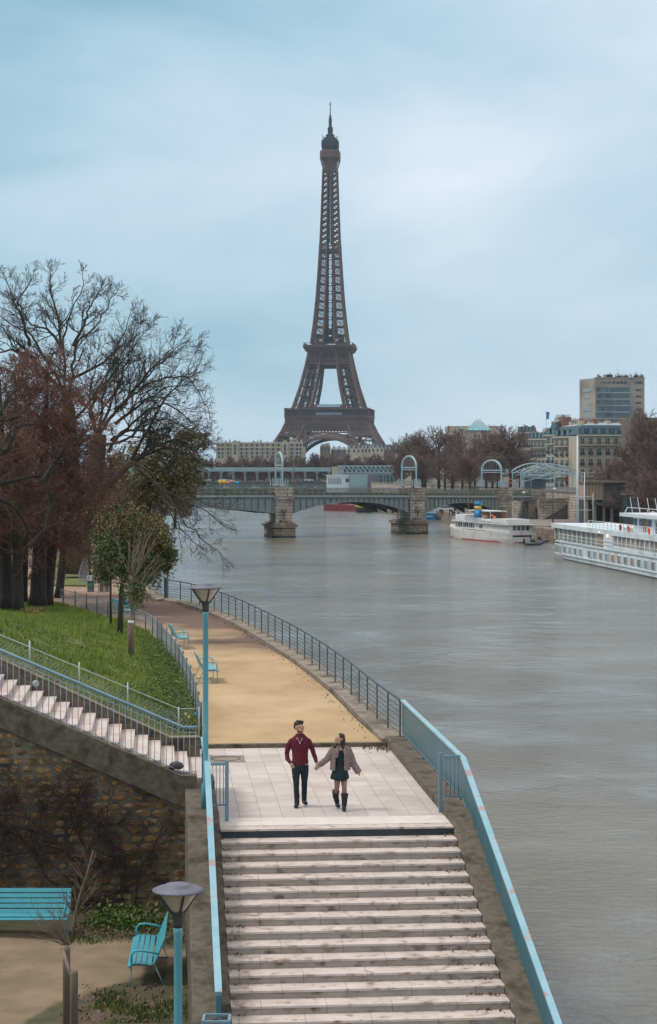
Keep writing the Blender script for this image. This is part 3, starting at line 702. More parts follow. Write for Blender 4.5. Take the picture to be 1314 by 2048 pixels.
# ------------------------------------------------------------------ river railing: posts + bars
RR = thing('river_railing', 'dark blue post and bar railing curving along the promenade by the river', 'railing', (rail_w[0].x,rail_w[0].y,6.55))
rl = catmull([Lw(4.78,11.45,6.55)]+[Vector((q.x,q.y,6.55)) for q in rail_w[1:]], 1.9)
tp = MB(); tp.tube([p+Vector((0,0,.96)) for p in rl], .028, 8); tp.build('top_rail', M['bluegrey'], RR)
for h in (.14,.27,.40,.53,.66,.79):
    tb = MB(); tb.tube([p+Vector((0,0,h)) for p in rl], .011, 5); tb.build('bar', M['bluegrey'], RR)
for i, p in enumerate(rl):
    d = rl[min(i+1,len(rl)-1)]-rl[max(i-1,0)]; a = math.atan2(d.y,d.x)
    pm = MB(); pm.obox(p+Vector((0,0,.47)), (.09,.03,.98), a); o = pm.build('post', M['bluegrey'], RR)
    pb = MB(); pb.lathe([(.16,0),(.15,.04),(.10,.06)], p+Vector((-.06,0,-.04)), 12); pb.build('base', M['concrete_warm'], o)
pm = MB(); pm.obox(rl[-1]+Vector((-.15,.4,.5)), (.16,.16,1.15), 0); pm.build('end_post', M['bluegrey'], RR)
# mesh continuation behind the tree
pf = thing('mesh_fence', 'pale wire mesh fence continuing beyond the river railing behind the round evergreen', 'fence', rl[-1])
q0 = rl[-1]+Vector((-.4,1,0)); q1 = Vector((-12.2,126,6.5))
mm = MB()
for i in range(40): 
    a = q0.lerp(q1,i/39); mm.bar(a, a+Vector((0,0,1.1)), .02)
for h in (0.1,.4,.7,1.1): mm.bar(q0+Vector((0,0,h)), q1+Vector((0,0,h)), .025)
mm.build('wire_mesh', M['galv'], pf)
# ------------------------------------------------------------------ side staircase
SS = thing('staircase', 'narrower stone staircase climbing to the left above the rubble wall', 'staircase', (O2.x,O2.y,0), AX)
TR, RS = .305, .1327
U0 = -.52; VN, VF = 6.42, 9.68
for i in range(26):
    z = ZL+RS*(i+1); u1 = U0-TR*i
    m_ = MB(); m_.box(u1-TR-.02, u1+.015, VN, VF, z-.04, z); m_.box(u1-TR, u1, VN+.01, VF-.01, z-RS-.25, z-.041)
    m_.build('step', M['tile_side'], SS)
sl = RS/TR
def zs(u): return ZL + max(0, (U0-u))*sl
UE = -9.0
m_ = MB()   # near stringer beam
m_.yprism([(-.33,ZL+.10),(-.33,5.80),(-.62,5.80),(UE,zs(UE)-.62+.10),(UE,zs(UE)+.10),(U0-.15,ZL+.10)], VN-.30, VN-.001)
bevel(m_.build('stringer', M['concrete'], SS, fix=True), .015)
m_ = MB()   # far parapet wall
m_.yprism([(-.20,ZL+.44),(-.20,5.5),(UE,5.5),(UE,zs(UE)+.60),(U0-.38,ZL+.44)], VF+.001, VF+.26)
bevel(m_.build('parapet_wall', M['concrete'], SS, fix=True), .015)
m_ = MB(); m_.yprism([(-.19,ZL+.442),(-.19,ZL+.47),(U0-.38,ZL+.47),(UE,zs(UE)+.63),(UE,zs(UE)+.602),(U0-.38,ZL+.442)], VF-.015, VF+.275)
m_.build('coping', M['concrete_warm'], SS, fix=True)
lt_ = MB(); lt_.lathe([(.09,0),(.08,.05),(.04,.06)], (0,0,0), 16)
o = lt_.build('wall_light', M['galv'], SS); o.location = (-4.05,VF-.0,zs(-4.05)+.22); o.rotation_euler = (R(90),0,0)
# handrail with bars
HR = thing('stair_handrail', 'pale blue handrail with thin vertical bars along the left staircase', 'railing', (O2.x,O2.y,0), AX)
VH = VN-.12
def zr(u): return (ZL+1.13) + max(0, (U0-.12-u))*sl
m_ = MB(); pts = [(-.32,VH,zr(0)),(U0-.12,VH,zr(U0-.12)),(UE,VH,zr(UE))]
m_.tube(pts, .035, 10); m_.build('handrail', M['railblue'], HR)
m_ = MB(); m_.tube([(a,b,c-.12) for a,b,c in pts], .012, 6); m_.build('upper_bar', M['galv'], HR)
m_ = MB(); m_.tube([(a,b,c-.98) for a,b,c in pts], .012, 6); m_.build('lower_bar', M['galv'], HR)
u = -.36
while u > UE:
    m_ = MB(); m_.tube([(u,VH,zr(u)-1.04),(u,VH,zr(u)-.03)], .008, 6); m_.build('bar', M['galv'], HR); u -= .128
bg_ = MB(); bg_.lathe([(.13,0),(.17,.05),(.13,.13),(.05,.16)], (-.78,VN+.02,ZL+.20), 14)
bg = bg_.build('black_bag', M['steel_dark'], loc=None); bg.parent = None
bg.matrix_world = Matrix.Translation(O2) @ Matrix.Rotation(AX,4,'Z')
props(bg, 'small black bag left on the lowest steps of the left staircase', 'bag')
# chain link fence behind the parapet
CF = thing('chainlink_fence', 'chain link fence with round posts on the parapet beside the sloping lawn', 'fence', (O2.x,O2.y,0), AX)
VC = VF+.14
def zf(u): return ZL+.46 + max(0,(U0-.38-u))*sl
cps = [-.22,-.70,-1.9,-3.04,-4.2,-5.4,-6.6,-7.8]
for u in cps:
    m_ = MB(); m_.tube([(u,VC,zf(u)),(u,VC,zf(u)+(.70 if u>-1 else .86))], .019, 8); m_.build('post', M['galv'], CF)
m_ = MB(); m_.tube([(-.22,VC,zf(-.22)+.66),(-.70,VC,zf(-.70)+.66),(UE,VC,zf(UE)+.66)], .013, 6); m_.build('top_wire', M['galv'], CF)
m_ = MB()
du = .085
hgt = .64
u = -.25
def zz2(u): return zf(max(u,UE))
while u > UE:
    ub = u-hgt*.75
    if ub > UE:
        m_.twig([Vector((u,VC-.003,zz2(u)+.02)), Vector((ub,VC-.003,zz2(ub)+hgt))], .0034, .0034, 3)
        m_.twig([Vector((u,VC+.003,zz2(u)+hgt)), Vector((ub,VC+.003,zz2(ub)+.02))], .0034, .0034, 3)
    u -= du
m_.build('mesh', M['galv'], CF)
for px_, nm, mt_, lb in ((391,'tag','signblue','small turquoise tag'),(371,'tag','lampglass','small cream tag'),(378,'tag','yellow','tag')):
    p = P(px_, 1428+(391-px_)*.0+(6 if px_==378 else 0), 47.4); m_ = MB(); m_.ell(p, (.028,.012,.035), None, 8, 6); 
    m_.build('fence_tag', M[mt_], loc=p, label={391:'turquoise tag hanging near the end post of the chain link fence',371:'cream tag on the chain link fence left of the turquoise one',378:'tiny yellow tag low on the chain link fence'}[px_], cat='tag')
# low fence between promenade and lawn
LF = thing('low_fence', 'low grey wire fence curving between the lawn and the sandy promenade', 'fence', fence_w[0])
fl = catmull([Vector((q.x,q.y,ZL)) for q in fence_w], .15)
m_ = MB()
for i, p in enumerate(fl):
    m_.twig([p, p+Vector((0,0,.80))], .006, .006, 3)
m_.build('wires', M['galv'], LF)
for h in (.08,.45,.80):
    m_ = MB(); m_.tube([p+Vector((0,0,h)) for p in fl[::4]], .012, 4); m_.build('rail', M['galv'], LF)
for p in fl[::16]:
    m_ = MB(); m_.tube([p, p+Vector((0,0,.90))], .028, 6); m_.build('post', M['bluegrey'], LF)

# ------------------------------------------------------------------ rubble stone wall
SWt = thing('stone_wall', 'rough rubble stone wall with orange brown stones under the left staircase', 'wall', (O2.x,O2.y,0), AX)
VW = VN-.16
m_ = MB(); m_.yprism([(-.40,5.90),(-.40,2.8),(UE-3,2.8),(UE-3,zs(UE-3)-.45),(-.62,5.90)], VW, VW+.5); m_.build('mortar_bed', M['mortar'], SWt, fix=True)
m_ = MB(); rg = random.Random(11)
z = 3.3; row = 0
while z < 9.4:
    h = rg.uniform(.12,.17); u = -.45-rg.uniform(0,.15)
    while u > UE-1:
        wd_ = rg.uniform(.16,.40); uc = u-wd_/2
        top_ = zs(uc)-.62
        if z+h*.5 < top_-.02 and rg.random() < .97:
            n = 9; hh = h*rg.uniform(.45,.54); ww = wd_*rg.uniform(.46,.51); dz = rg.uniform(-.02,.02)
            out = []; inn = []
            for j in range(n):
                a = 2*math.pi*j/n; ca, sa = math.cos(a), math.sin(a)
                k_ = (abs(ca)**3+abs(sa)**3)**(-1/3)*rg.uniform(.78,1.08)
                out.append((uc+ww*ca*k_, VW+.002, z+h/2+dz+hh*sa*k_)); inn.append((uc+ww*ca*k_*.8, VW-rg.uniform(.008,.026), z+h/2+dz+hh*sa*k_*.8))
            b0_ = len(m_.v); c_ = (uc+rg.uniform(-.03,.03), VW-rg.uniform(.02,.045), z+h/2+dz+rg.uniform(-.02,.02))
            m_.add(out+inn+[c_], [(j,(j+1)%n,n+(j+1)%n,n+j) for j in range(n)]+[(n+j,n+(j+1)%n,2*n) for j in range(n)], False)
        u -= wd_+rg.uniform(.02,.05)
    z += h+rg.uniform(.015,.035); row += 1
m_.build('stones', M['stone'], SWt)
# bare climbing vine on the wall
m_ = MB()
def vine(p, d, L, r, lvl):
    pts = [p.copy()]; n = 6
    for i in range(n):
        d = (d+Vector((rg.gauss(0,.35),0,rg.gauss(0,.3)))).normalized(); p = p+d*L/n; p.y = VW-.10-rg.random()*.16*(1 if lvl else .5); pts.append(p.copy())
    if any(q.z > zs(q.x)-.62 for q in pts[:4]): return
    pts = [q for q in pts if q.z < zs(q.x)-.5]
    m_.twig([Vector(q) for q in pts], r, r*.4, 4)
    if lvl < 3:
        for k in range((7,6,5)[lvl]):
            i = rg.randrange(1,n+1); a = rg.gauss(0,1.1)
            if i < len(pts): vine(pts[i], Vector((d.x*math.cos(a)-d.z*math.sin(a),0,d.x*math.sin(a)+d.z*math.cos(a))), L*rg.uniform(.35,.6), r*.55, lvl+1)
for (u, z, dx, L) in ((-1.9,3.6,-.35,2.4),(-2.2,3.6,-.9,3.0),(-2.5,3.6,-.6,2.6),(-1.7,3.6,0,2.0),(-3.2,4.9,-1.6,2.6),(-4.0,5.1,-2.5,2.6),(-2.4,4.6,-1.5,2.4),(-2.8,5.0,-.8,1.8),(-2.9,4.2,-.2,1.9),(-3.6,5.3,-.6,1.5),(-5.3,5.3,-2,2.0)):
    vine(Vector((u,VW-.05,z)), Vector((dx,0,1)).normalized(), L, .028, 0)
o = m_.build('climbing_vine', M['vine']); o.matrix_world = Matrix.Translation(O2) @ Matrix.Rotation(AX,4,'Z')
props(o, 'dark leafless climbing vine spreading over the rubble stone wall', 'vine')

# ------------------------------------------------------------------ benches (length along local x, faces -y)
def make_bench(label, L, m, mf, group=None):
    T = thing('bench', label, 'bench', (0,0,0), 0.0001, group)
    # profile of seat and back: (y, z)
    seat = [(-.30,.40),(-.24,.445),(-.14,.45),(-.04,.44),(.06,.425)]
    back = [(.16,.46),(.21,.56),(.25,.66),(.29,.76),(.33,.86)]
    sm = MB()
    for i, (y, z) in enumerate(seat):
        sm.obox((0,y,z), (L,.085,.028), 0, rx=R((18,6,-2,-6,-10)[i]))
    bevel(sm.build('seat', m, T), .006)
    bm_ = MB()
    for i, (y, z) in enumerate(back): bm_.obox((0,y,z), (L,.028,.088), 0, rx=R(-22))
    bevel(bm_.build('backrest', m, T), .006)
    for s in (-1, 1):
        x = s*(L/2-.06)
        lm = MB(); lm.tube([(x,-.28,.42),(x,-.28,.01),(x,.34,.01),(x,.16,.42)], .017, 6); lm.tube([(x,-.28,.42),(x,.08,.40),(x,.18,.48),(x,.33,.86)], .017, 6); lm.build('leg', mf, T)
        am = MB(); am.tube([(x,-.27,.42),(x,-.27,.60),(x,-.22,.665),(x,-.1,.68),(x,.08,.65),(x,.24,.61)], .021, 8); am.build('armrest', m, T)
    return T
def put(T, p, rz): T.location = p; T.rotation_euler = (0,0,rz); return T
bl = 'benches along the promenade fence'
b1 = make_bench('nearest promenade bench, pale turquoise, partly behind the tall lamp pole', 1.75, M['bench_path'], M['railblue'], bl)
put(b1, G(413,1362,ZL), R(98))
b2 = copy_tree(b1); b2['label'] = 'empty pale turquoise promenade bench further along, left of the lamp head'
put(b2, G(358,1296,ZL), R(100))
b3 = copy_tree(b1); b3['label'] = 'turquoise bench by the low fence with a person sitting on it'
put(b3, G(246,1238,ZL), R(112))
b4 = make_bench('wide turquoise garden bench facing the viewer in front of the rubble wall', 3.1, M['bench'], M['bench'], 'garden benches')
put(b4, Vector((G(135,1877,ZG).x-1.55, 41.5, ZG)), 0)
b5 = make_bench('turquoise garden bench turned sideways beside the stair kerb', 2.35, M['bench'], M['railblue'], 'garden benches')
put(b5, (G(296,1975,ZG).x-.10, 38.45, ZG), R(-87))

# ------------------------------------------------------------------ lamps
def make_lamp(label, h):
    T = thing('street_lamp', label, 'street lamp', (0,0,0), 0.0001, 'turquoise street lamps')
    m_ = MB(); m_.lathe([(.085,0),(.085,.5),(.055,.55),(.052,h-.62),(.058,h-.6),(.058,h-.52)], (0,0,0), 14); m_.build('pole', M['pole'], T)
    m_ = MB(); m_.lathe([(.062,h-.53),(.066,h-.48),(.066,h-.40),(.085,h-.34),(.075,h-.32)], (0,0,0), 14); m_.build('collar', M['steel_dark'], T)
    m_ = MB(); m_.lathe([(.075,h-.33),(.10,h-.30),(.26,h-.075),(.27,h-.07)], (0,0,0), 24); m_.build('diffuser', M['lampglass'], T)
    m_ = MB()
    for k in range(4):
        a = R(20+90*k); c, s = math.cos(a), math.sin(a)
        m_.bar((.075*c,.075*s,h-.36),(.285*c,.285*s,h-.06), .022, .03)
    m_.build('bracket', M['steel_dark'], T)
    m_ = MB(); m_.lathe([(.28,h-.085),(.325,h-.075),(.325,h-.055),(.27,h-.03),(.17,h-.012),(.16,h+.012),(.10,h+.02),(.0,h+.022)], (0,0,0), 36); m_.build('cap', M['lampgrey'], T)
    return T
l1 = make_lamp('tall turquoise street lamp standing on the kerb by the landing', 4.42)
l1.location = (P(411,1500,39.1).x, 39.12, 6.56-.02)
l2 = make_lamp('nearest turquoise street lamp rising from the garden, cut by the bottom edge', 4.42)
l2.location = (P(356,1900,25.2).x, 25.2, ZG)

# stakes
def stake(name, label, px, pyt, Z, hz, r):
    t = P(px, pyt, Z); m_ = MB(); m_.tube([(t.x,t.y,ZG-.02),(t.x,t.y,t.z-.06),(t.x+.01,t.y,t.z)], [r,r,r*.8], 12)
    return m_.build(name, M['wood'], loc=(t.x,t.y,ZG), label=label, cat='stake', group='wooden stakes')
stake('wooden_stake', 'taller round wooden stake left of its pair by the bare sapling', 133, 1893, 33, 0, .062)
stake('wooden_stake', 'shorter round wooden stake right of its pair near the frame bottom', 148, 1940, 32.2, 0, .066)
a, b = P(124,1898,32.8), P(142,1952,32.2); m_ = MB(); m_.tube([a,b], .036, 8); m_.build('cross_brace', M['wood'], loc=b, label='short slanting wooden brace tied between the two stakes', cat='brace')
t = G(262,1322,7.2); t = Vector((t.x, 67.5, 0)); pt = P(262,1232,67.5); lz = lawn_z(pt.x,67.5)
m_ = MB(); m_.tube([(pt.x,67.5,lz-.05),(pt.x,67.5,pt.z)], [.10,.10], 12); o = m_.build('wooden_stake', M['wood'], loc=(pt.x,67.5,lz), label='thick pale wooden stake on the lawn supporting a thin bare tree', cat='stake', group='wooden stakes')
m_ = MB(); m_.lathe([(.108,0),(.108,.1)], (pt.x,67.5,pt.z-.25), 12); m_.build('tie', M['white'], o)

# ------------------------------------------------------------------ trees
def rot_dir(d, ang, az):
    x = d.orthogonal().normalized(); y = d.cross(x)
    return (d*math.cos(ang) + (x*math.cos(az)+y*math.sin(az))*math.sin(ang)).normalized()
def grow(mb, p, d, L, r, lvl, S, rg):
    n = S['seg'][lvl]; pts = [p]; w_ = S['wob'][lvl]; tr = S['trop'][lvl]
    for i in range(n):
        d = (d+Vector((rg.gauss(0,w_),rg.gauss(0,w_),rg.gauss(0,w_)+tr))).normalized(); p = p+d*(L/n); pts.append(p)
    r1 = max(r*S.get('tap',.55), S['rmin']); sides = S['sides'][lvl]
    mb.twig(pts, r, r1, sides)
    if lvl+1 < len(S['seg']):
        k = S['kids'][lvl]; t0 = S['t0'][lvl]
        for j in range(k):
            t = t0+(1-t0)*(j+rg.random())/k; f = t*n; i = min(int(f), n-1); q = pts[i].lerp(pts[i+1], f-i)
            dd = (pts[i+1]-pts[i]).normalized()
            nd = rot_dir(dd, S['ang'][lvl]*rg.uniform(.6,1.3), rg.uniform(0,6.28))
            grow(mb, q, nd, L*S['lr'][lvl]*rg.uniform(.65,1.15)*(1.1-.45*t), max(S['rmin'],(r+(r1-r)*t)*S['rr']), lvl+1, S, rg)
def guided(mb, tmb, pts, r0, r1, S, rg, t0=.15, kid=14, L0=3.0):
    """a main limb along given points, clothed in automatic branches"""
    ln = catmull(pts, max(.35, (Vector(pts[-1])-Vector(pts[0])).length/14)); n = len(ln)-1
    ln = [q+Vector((rg.gauss(0,.05),rg.gauss(0,.10),rg.gauss(0,.05))) for q in ln]
    mb.tube(ln, [r0+(r1-r0)*(i/n)**.8 for i in range(n+1)], 7, caps=False)
    for j in range(kid):
        t = t0+(1-t0)*(j+rg.random())/kid; f = t*n; i = min(int(f), n-1); q = ln[i].lerp(ln[i+1], f-i); dd = (ln[i+1]-ln[i]).normalized()
        nd = rot_dir(dd, R(rg.uniform(28,62)), rg.uniform(0,6.28))
        grow(tmb, q, nd, L0*rg.uniform(.6,1.2)*(1.15-.5*t), max(S['rmin'],(r0+(r1-r0)*t)*.5), 0, S, rg)
    grow(tmb, ln[-1], (ln[-1]-ln[-2]).normalized(), L0*.45, r1, 0, S, rg)
SB = dict(seg=[5,4,3], wob=[.16,.17,.2], trop=[.05,.05,.06], sides=[4,3,3], kids=[7,5], t0=[.2,.15], ang=[R(42),R(45)], lr=[.55,.55], rr=.55, rmin=.009)
def PL(Z, pts, rg, dz=2.0):
    out = []; k = len(pts); off = rg.uniform(-dz,dz)
    for i, (x, y) in enumerate(pts):
        Zi = Z+off*i/(k-1); out.append(P(x,y,Zi))
    return out
rg = random.Random(21)
ZA = 130
TA = thing('bare_tree', 'tallest leafless tree at the left with branches fanning up into the sky', 'tree', G(148,1152,ZL), 0, 'bare trees on the left bank')
OFF[TA.name] = Vector(TA.location)
tm, lm = MB(), MB()
tm.tube([P(150,1158,129),P(148,1080,129),P(147,1000,130),P(141,900,130),P(138,820,130),P(132,780,130)], [1.1,.75,.62,.5,.4,.26], 12)
for L_ in ([(134,814),(126,697),(135,639),(164,573),(160,545)], [(130,785),(84,705),(44,639),(18,573),(12,556)], [(130,792),(69,719),(22,675),(0,650),(-30,620)],
           [(139,780),(157,683),(190,653),(233,580)], [(126,700),(95,657),(62,650),(24,600)], [(132,760),(205,726),(250,665),(262,618)],
           [(126,700),(112,620),(98,570),(104,545)], [(138,800),(100,760),(40,745),(-20,740)], [(150,690),(180,620),(200,585),(212,572)], [(60,690),(40,610),(62,560),(66,552)],
           [(141,850),(190,790),(228,720),(240,690)],[(70,720),(30,700),(-10,705),(-40,690)]):
    guided(lm, lm, PL(ZA, L_, rg, 3), .125, .02, SB, rg, kid=15, L0=1.85)
tm.build('trunk', M['bark'], TA); lm.build('crown', M['bark_twig'], TA)
TBt = thing('bare_tree', 'spreading leafless tree leaning over the river with long arching branches', 'tree', G(196,1148,ZL), 0, 'bare trees on the left bank')
tm, lm = MB(), MB()
tm.tube([P(150,1146,124),P(160,1080,124),P(186,990,124),P(196,900,124),P(200,868,124)], [1.0,.75,.6,.5,.4], 12)
tm.tube([P(178,1010,124),P(225,960,123),P(262,925,122)], [.36,.28,.2], 10)
for L_ in ([(197,870),(241,810),(292,756),(350,697),(390,680)], [(200,870),(230,825),(290,770),(366,752),(405,800),(422,838)], [(197,860),(225,800),(256,710),(262,640)],
           [(215,900),(270,840),(330,808),(385,845),(412,890)], [(195,890),(250,880),(300,838),(360,848),(405,872)], [(190,860),(183,810),(234,741),(270,690),(292,655)],
           [(200,865),(215,760),(258,690),(300,655)], [(240,815),(300,740),(340,700),(352,672)], [(262,925),(290,870),(330,800),(372,745),(385,715)],
           [(200,880),(180,800),(190,740),(205,690)],[(262,925),(320,900),(370,905),(400,925)],[(262,925),(300,900),(350,880),(395,900)],
           [(230,850),(290,800),(340,775),(388,770)],[(220,880),(270,860),(320,870),(365,890)]):
    guided(lm, lm, PL(124, L_, rg, 3), .115, .018, SB, rg, kid=16, L0=2.3)
SH = dict(SB); SH['trop'] = [-.05,-.02,.04]; SH['kids'] = [5,3]
for L_ in ([(262,925),(300,945),(335,1000),(370,1003),(420,1030),(458,1060)], [(262,925),(305,960),(345,1010),(385,1060),(425,1095),(450,1115)], [(262,930),(300,955),(350,992),(400,1002),(440,1020)],
           [(300,955),(340,1020),(372,1070),(408,1100)]):
    guided(lm, lm, PL(120, L_, rg, 2), .075, .018, SH, rg, kid=11, L0=1.9, t0=.4)
tm.build('trunk', M['bark'], TBt); lm.build('crown', M['bark_twig'], TBt)
# olive leaved mass in front of the bridge end
def leafy(name, label, trunk, blobs, nl, size, m, rg, mbark, twigs=60, group=None, m2=None, top_n=0):
    T = thing(name, label, 'tree', trunk[0], 0, group); tm = MB(); tm.tube(trunk, [trunk_r*(1-.55*i/(len(trunk)-1)) for i in range(len(trunk))], 10); 
    lf = MB(); tw = MB(); top = Vector(trunk[-1]); tot = sum(b[1][0]*b[1][2] for b in blobs)
    lf2 = MB()
    for bi, (c, r) in enumerate(blobs):
        k = int(nl*r[0]*r[2]/tot); c = Vector(c)
        for q in range(max(3,int(twigs*r[0]*r[2]/tot))):
            d = Vector((rg.gauss(0,1),rg.gauss(0,1),rg.gauss(0,1))).normalized(); e = c+Vector((d.x*r[0],d.y*r[1],d.z*r[2]))*rg.uniform(.5,1.05)
            md = top.lerp(e,.5)+Vector((0,0,rg.uniform(-.1,.2))); tw.twig([top,md,e], trunk_r*.16, .01, 3)
        clumps = []
        for q in range(max(6,k//45)):
            d = Vector((rg.gauss(0,1),rg.gauss(0,1),rg.gauss(0,1))).normalized()*rg.uniform(.35,1.02)**.6
            clumps.append((c+Vector((d.x*r[0],d.y*r[1],d.z*r[2])), rg.uniform(.16,.34)*min(r)))
        for q in range(k):
            cc, cr = rg.choice(clumps); (lf2 if (bi < top_n and rg.random() < .55) else lf).leafquad(cc+Vector((rg.gauss(0,cr),rg.gauss(0,cr),rg.gauss(0,cr*.8))), size*rg.uniform(.7,1.3), rg)
    if lf2.v: lf2.build('rusty_foliage', m2, T)
    tm.build('trunk', mbark, T); tw.build('branches', mbark, T); lf.build('crown', m, T); return T
trunk_r = .30
bl_ = []
for (px,py,rx,ry) in ((300,905,48,30),(345,885,45,28),(385,878,34,20),(405,885,20,14),(330,940,60,40),(372,930,34,36),(385,960,22,32),(290,960,50,36),(340,990,46,30),(250,930,44,36),(258,1000,40,34),(378,995,14,22)):
    c = P(px,py,142+rg.uniform(-2,2)); s = 142/4000; bl_.append((c,(rx*s,rx*s*.9,ry*s)))
leafy('evergreen_tree', 'broad olive green tree hanging behind the bare branches before the bridge', [G(292,1130,ZL),P(296,1050,142),P(300,980,142)], bl_, 15000, .19, M['leaf_olive'], rg, M['bark'], 260)
# small round evergreen on the lawn
ty = 78.0; bx = P(240,1280,ty).x; bz = lawn_z(bx,ty)
trunk_r = .13; s = ty/4000; bl_ = []
for (px,py,rx,ry) in ((258,1030,34,24),(300,1062,42,34),(225,1050,38,34),(322,1085,24,34),(262,1062,54,34),(318,1110,30,34),(196,1075,16,16),(240,1012,16,10),(345,1098,10,16),(212,1105,30,44),(255,1110,58,44),(300,1140,36,32),(332,1115,18,40),(205,1150,22,24),(262,1150,44,26)):
    bl_.append((P(px,py,ty+rg.uniform(-.6,.6)),(rx*s,rx*s,ry*s)))
leafy('evergreen_tree', 'small round evergreen with green and rusty leaves standing on the lawn', [Vector((bx,ty,bz-.05)),P(241,1230,ty),P(243,1180,ty),P(250,1130,ty),P(255,1100,ty)], bl_, 27000, .09, M['leaf_green'], rg, M['bark'], 140, m2=M['leaf_rust'], top_n=5)
# thin bare young tree next to the stake
T = thing('young_tree', 'thin bare young tree with pale fanned twigs in front of the round evergreen', 'tree', (pt.x+.05,67.8,lz))
S1 = dict(seg=[5,4], wob=[.07,.10], trop=[.03,.03], sides=[3,3], kids=[5], t0=[.25], ang=[R(25)], lr=[.5], rr=.6, rmin=.006)
m_ = MB(); m_.tube([Vector((pt.x+.05,67.8,lz)),P(262,1250,67.8),P(266,1190,67.8),P(262,1150,67.8)], [.05,.04,.035,.03], 6); m_.build('trunk', M['sapling'], T)
m_ = MB()
for k in range(16):
    a = rg.gauss(0.15,.55); grow(m_, P(262+rg.uniform(-3,5),1195-rg.uniform(0,45),67.8), Vector((math.sin(a),rg.gauss(0,.25),math.cos(a))).normalized(), rg.uniform(1.0,1.9), .018, 0, S1, rg)
m_.build('crown', M['sapling'], T)
lf = MB()
for k in range(1500):
    c = P(268,1175,67.9) if k%2 else P(272,1195,67.9); lf.leafquad(c+Vector((rg.gauss(0,.20),rg.gauss(0,.25),rg.gauss(0,.20))), .08, rg)
lf.build('foliage', M['leaf_green'], T)
T = thing('young_tree', 'very slender dark young tree left of the round evergreen trunk', 'tree', (P(222,1262,83).x,83,lawn_z(P(222,1262,83).x,83)))
m_ = MB(); m_.tube([Vector(T.location),P(221,1200,83),P(222,1130,83),P(226,1090,83)], [.06,.05,.045,.03], 6); m_.build('trunk', M['bark_dark'], T)
m_ = MB()
for k in range(8): grow(m_, P(222,1150-rg.uniform(0,60),83), Vector((rg.gauss(0,.5),rg.gauss(0,.4),1)).normalized(), 1.3, .02, 0, S1, rg)
m_.build('crown', M['bark_dark'], T)
# sapling in the garden
sp = G(148,1880,ZG); sp = Vector((P(145,1880,41).x,41,ZG))
T = thing('young_tree', 'bare pinkish sapling between the garden bench and the wooden stakes', 'tree', sp)
m_ = MB(); m_.tube([sp,P(150,1830,41),P(160,1790,41),P(176,1740,41),P(186,1700,41)], [.035,.032,.026,.018,.01], 6); m_.build('trunk', M['sapling'], T)
m_ = MB(); S2 = dict(S1); S2['rmin'] = .004; S2['kids'] = [4]
for k in range(30):
    t_ = rg.random(); y_ = 1860-t_*140; x_ = 148+t_*34; a = rg.choice([-1,1])*rg.uniform(.3,1.0)
    grow(m_, P(x_,y_,41), Vector((math.sin(a),rg.gauss(0,.4),math.cos(a))).normalized(), rg.uniform(.3,.75)*(1.1-.5*t_), .008, 0, S2, rg)
m_.build('crown', M['sapling'], T)
m_ = MB()
for k in range(26):
    a = rg.uniform(-1.3,-.1); grow(m_, P(rg.uniform(128,140),1890,33.1), Vector((math.sin(a),rg.gauss(0,.3),math.cos(a))).normalized(), rg.uniform(.35,.8), .006, 0, S2, rg)
m_.build('twig_bundle', M['sapling'], loc=P(133,1893,33.1), label='tuft of thin bare shoots rising beside the taller stake', cat='shrub')
# dark trunks with drooping reddish twigs
SR = dict(seg=[5,4,3,3], wob=[.10,.16,.2,.24], trop=[.03,-.03,-.04,-.02], sides=[5,3,3,3], kids=[11,8,3], t0=[.08,.08,.1], ang=[R(55),R(52),R(45)], lr=[.48,.55,.6], rr=.42, rmin=.010)
def red_tree(label, px, py, top_px, top_py, r, Zc, n, rg, spread=1.0, lean=0, low=.23):
    n = int(n*1.4)
    b = P(px, py, Zc); b.z = lawn_z(b.x, b.y)-.05
    T = thing('cypress_tree', label, 'tree', b, 0, 'dark trunked trees with reddish twigs')
    t = P(top_px, top_py, Zc); H = t.z-b.z
    tm = MB(); tm.tube([b, b.lerp(t,.06)+Vector((0,0,0)), b.lerp(t,.3), b.lerp(t,.65), t], [r*1.05,r*.8,r*.68,r*.42,r*.1], 10); tm.build('trunk', M['bark_dark'], T)
    cm = MB(); lim = MB()
    for k in range(n):
        f = low+(1-low)*(k+rg.random())/n; q = b.lerp(t, f); a = rg.uniform(0,6.28); up = rg.uniform(.0,.5)+.5*f
        L = (H*.36*(1.12-f)+.9)*rg.uniform(.7,1.15)*spread
        grow(cm, q, Vector((math.cos(a),math.sin(a),up)).normalized(), L, r*.07*(1.1-f)+.022, 0, SR, rg)
    cm.build('crown', M['twig_red'], T); return T
rg = random.Random(5)
red_tree('leftmost dark trunked tree with rusty twigs, at the frame edge', 14, 1224, 0, 760, .42, 94, 18, rg, 1.1)
red_tree('second dark trunk from the left under rusty twigs', 36, 1228, 30, 745, .33, 93, 17, rg, 1.1)
red_tree('slim dark trunk between the pair at the edge and the wide one', 46, 1219, 60, 790, .26, 99, 13, rg, .9)
red_tree('wide dark double trunk tree with the fullest rusty crown', 75, 1216, 95, 745, .50, 97, 26, rg, 1.25)
red_tree('dark ridged trunk joined to the right of the wide one', 93, 1213, 130, 830, .36, 98, 18, rg, 1.15)
red_tree('reddish twiggy tree behind the wide trunk towards the evergreen', 118, 1165, 150, 860, .28, 106, 15, rg, 1.1, low=.2)
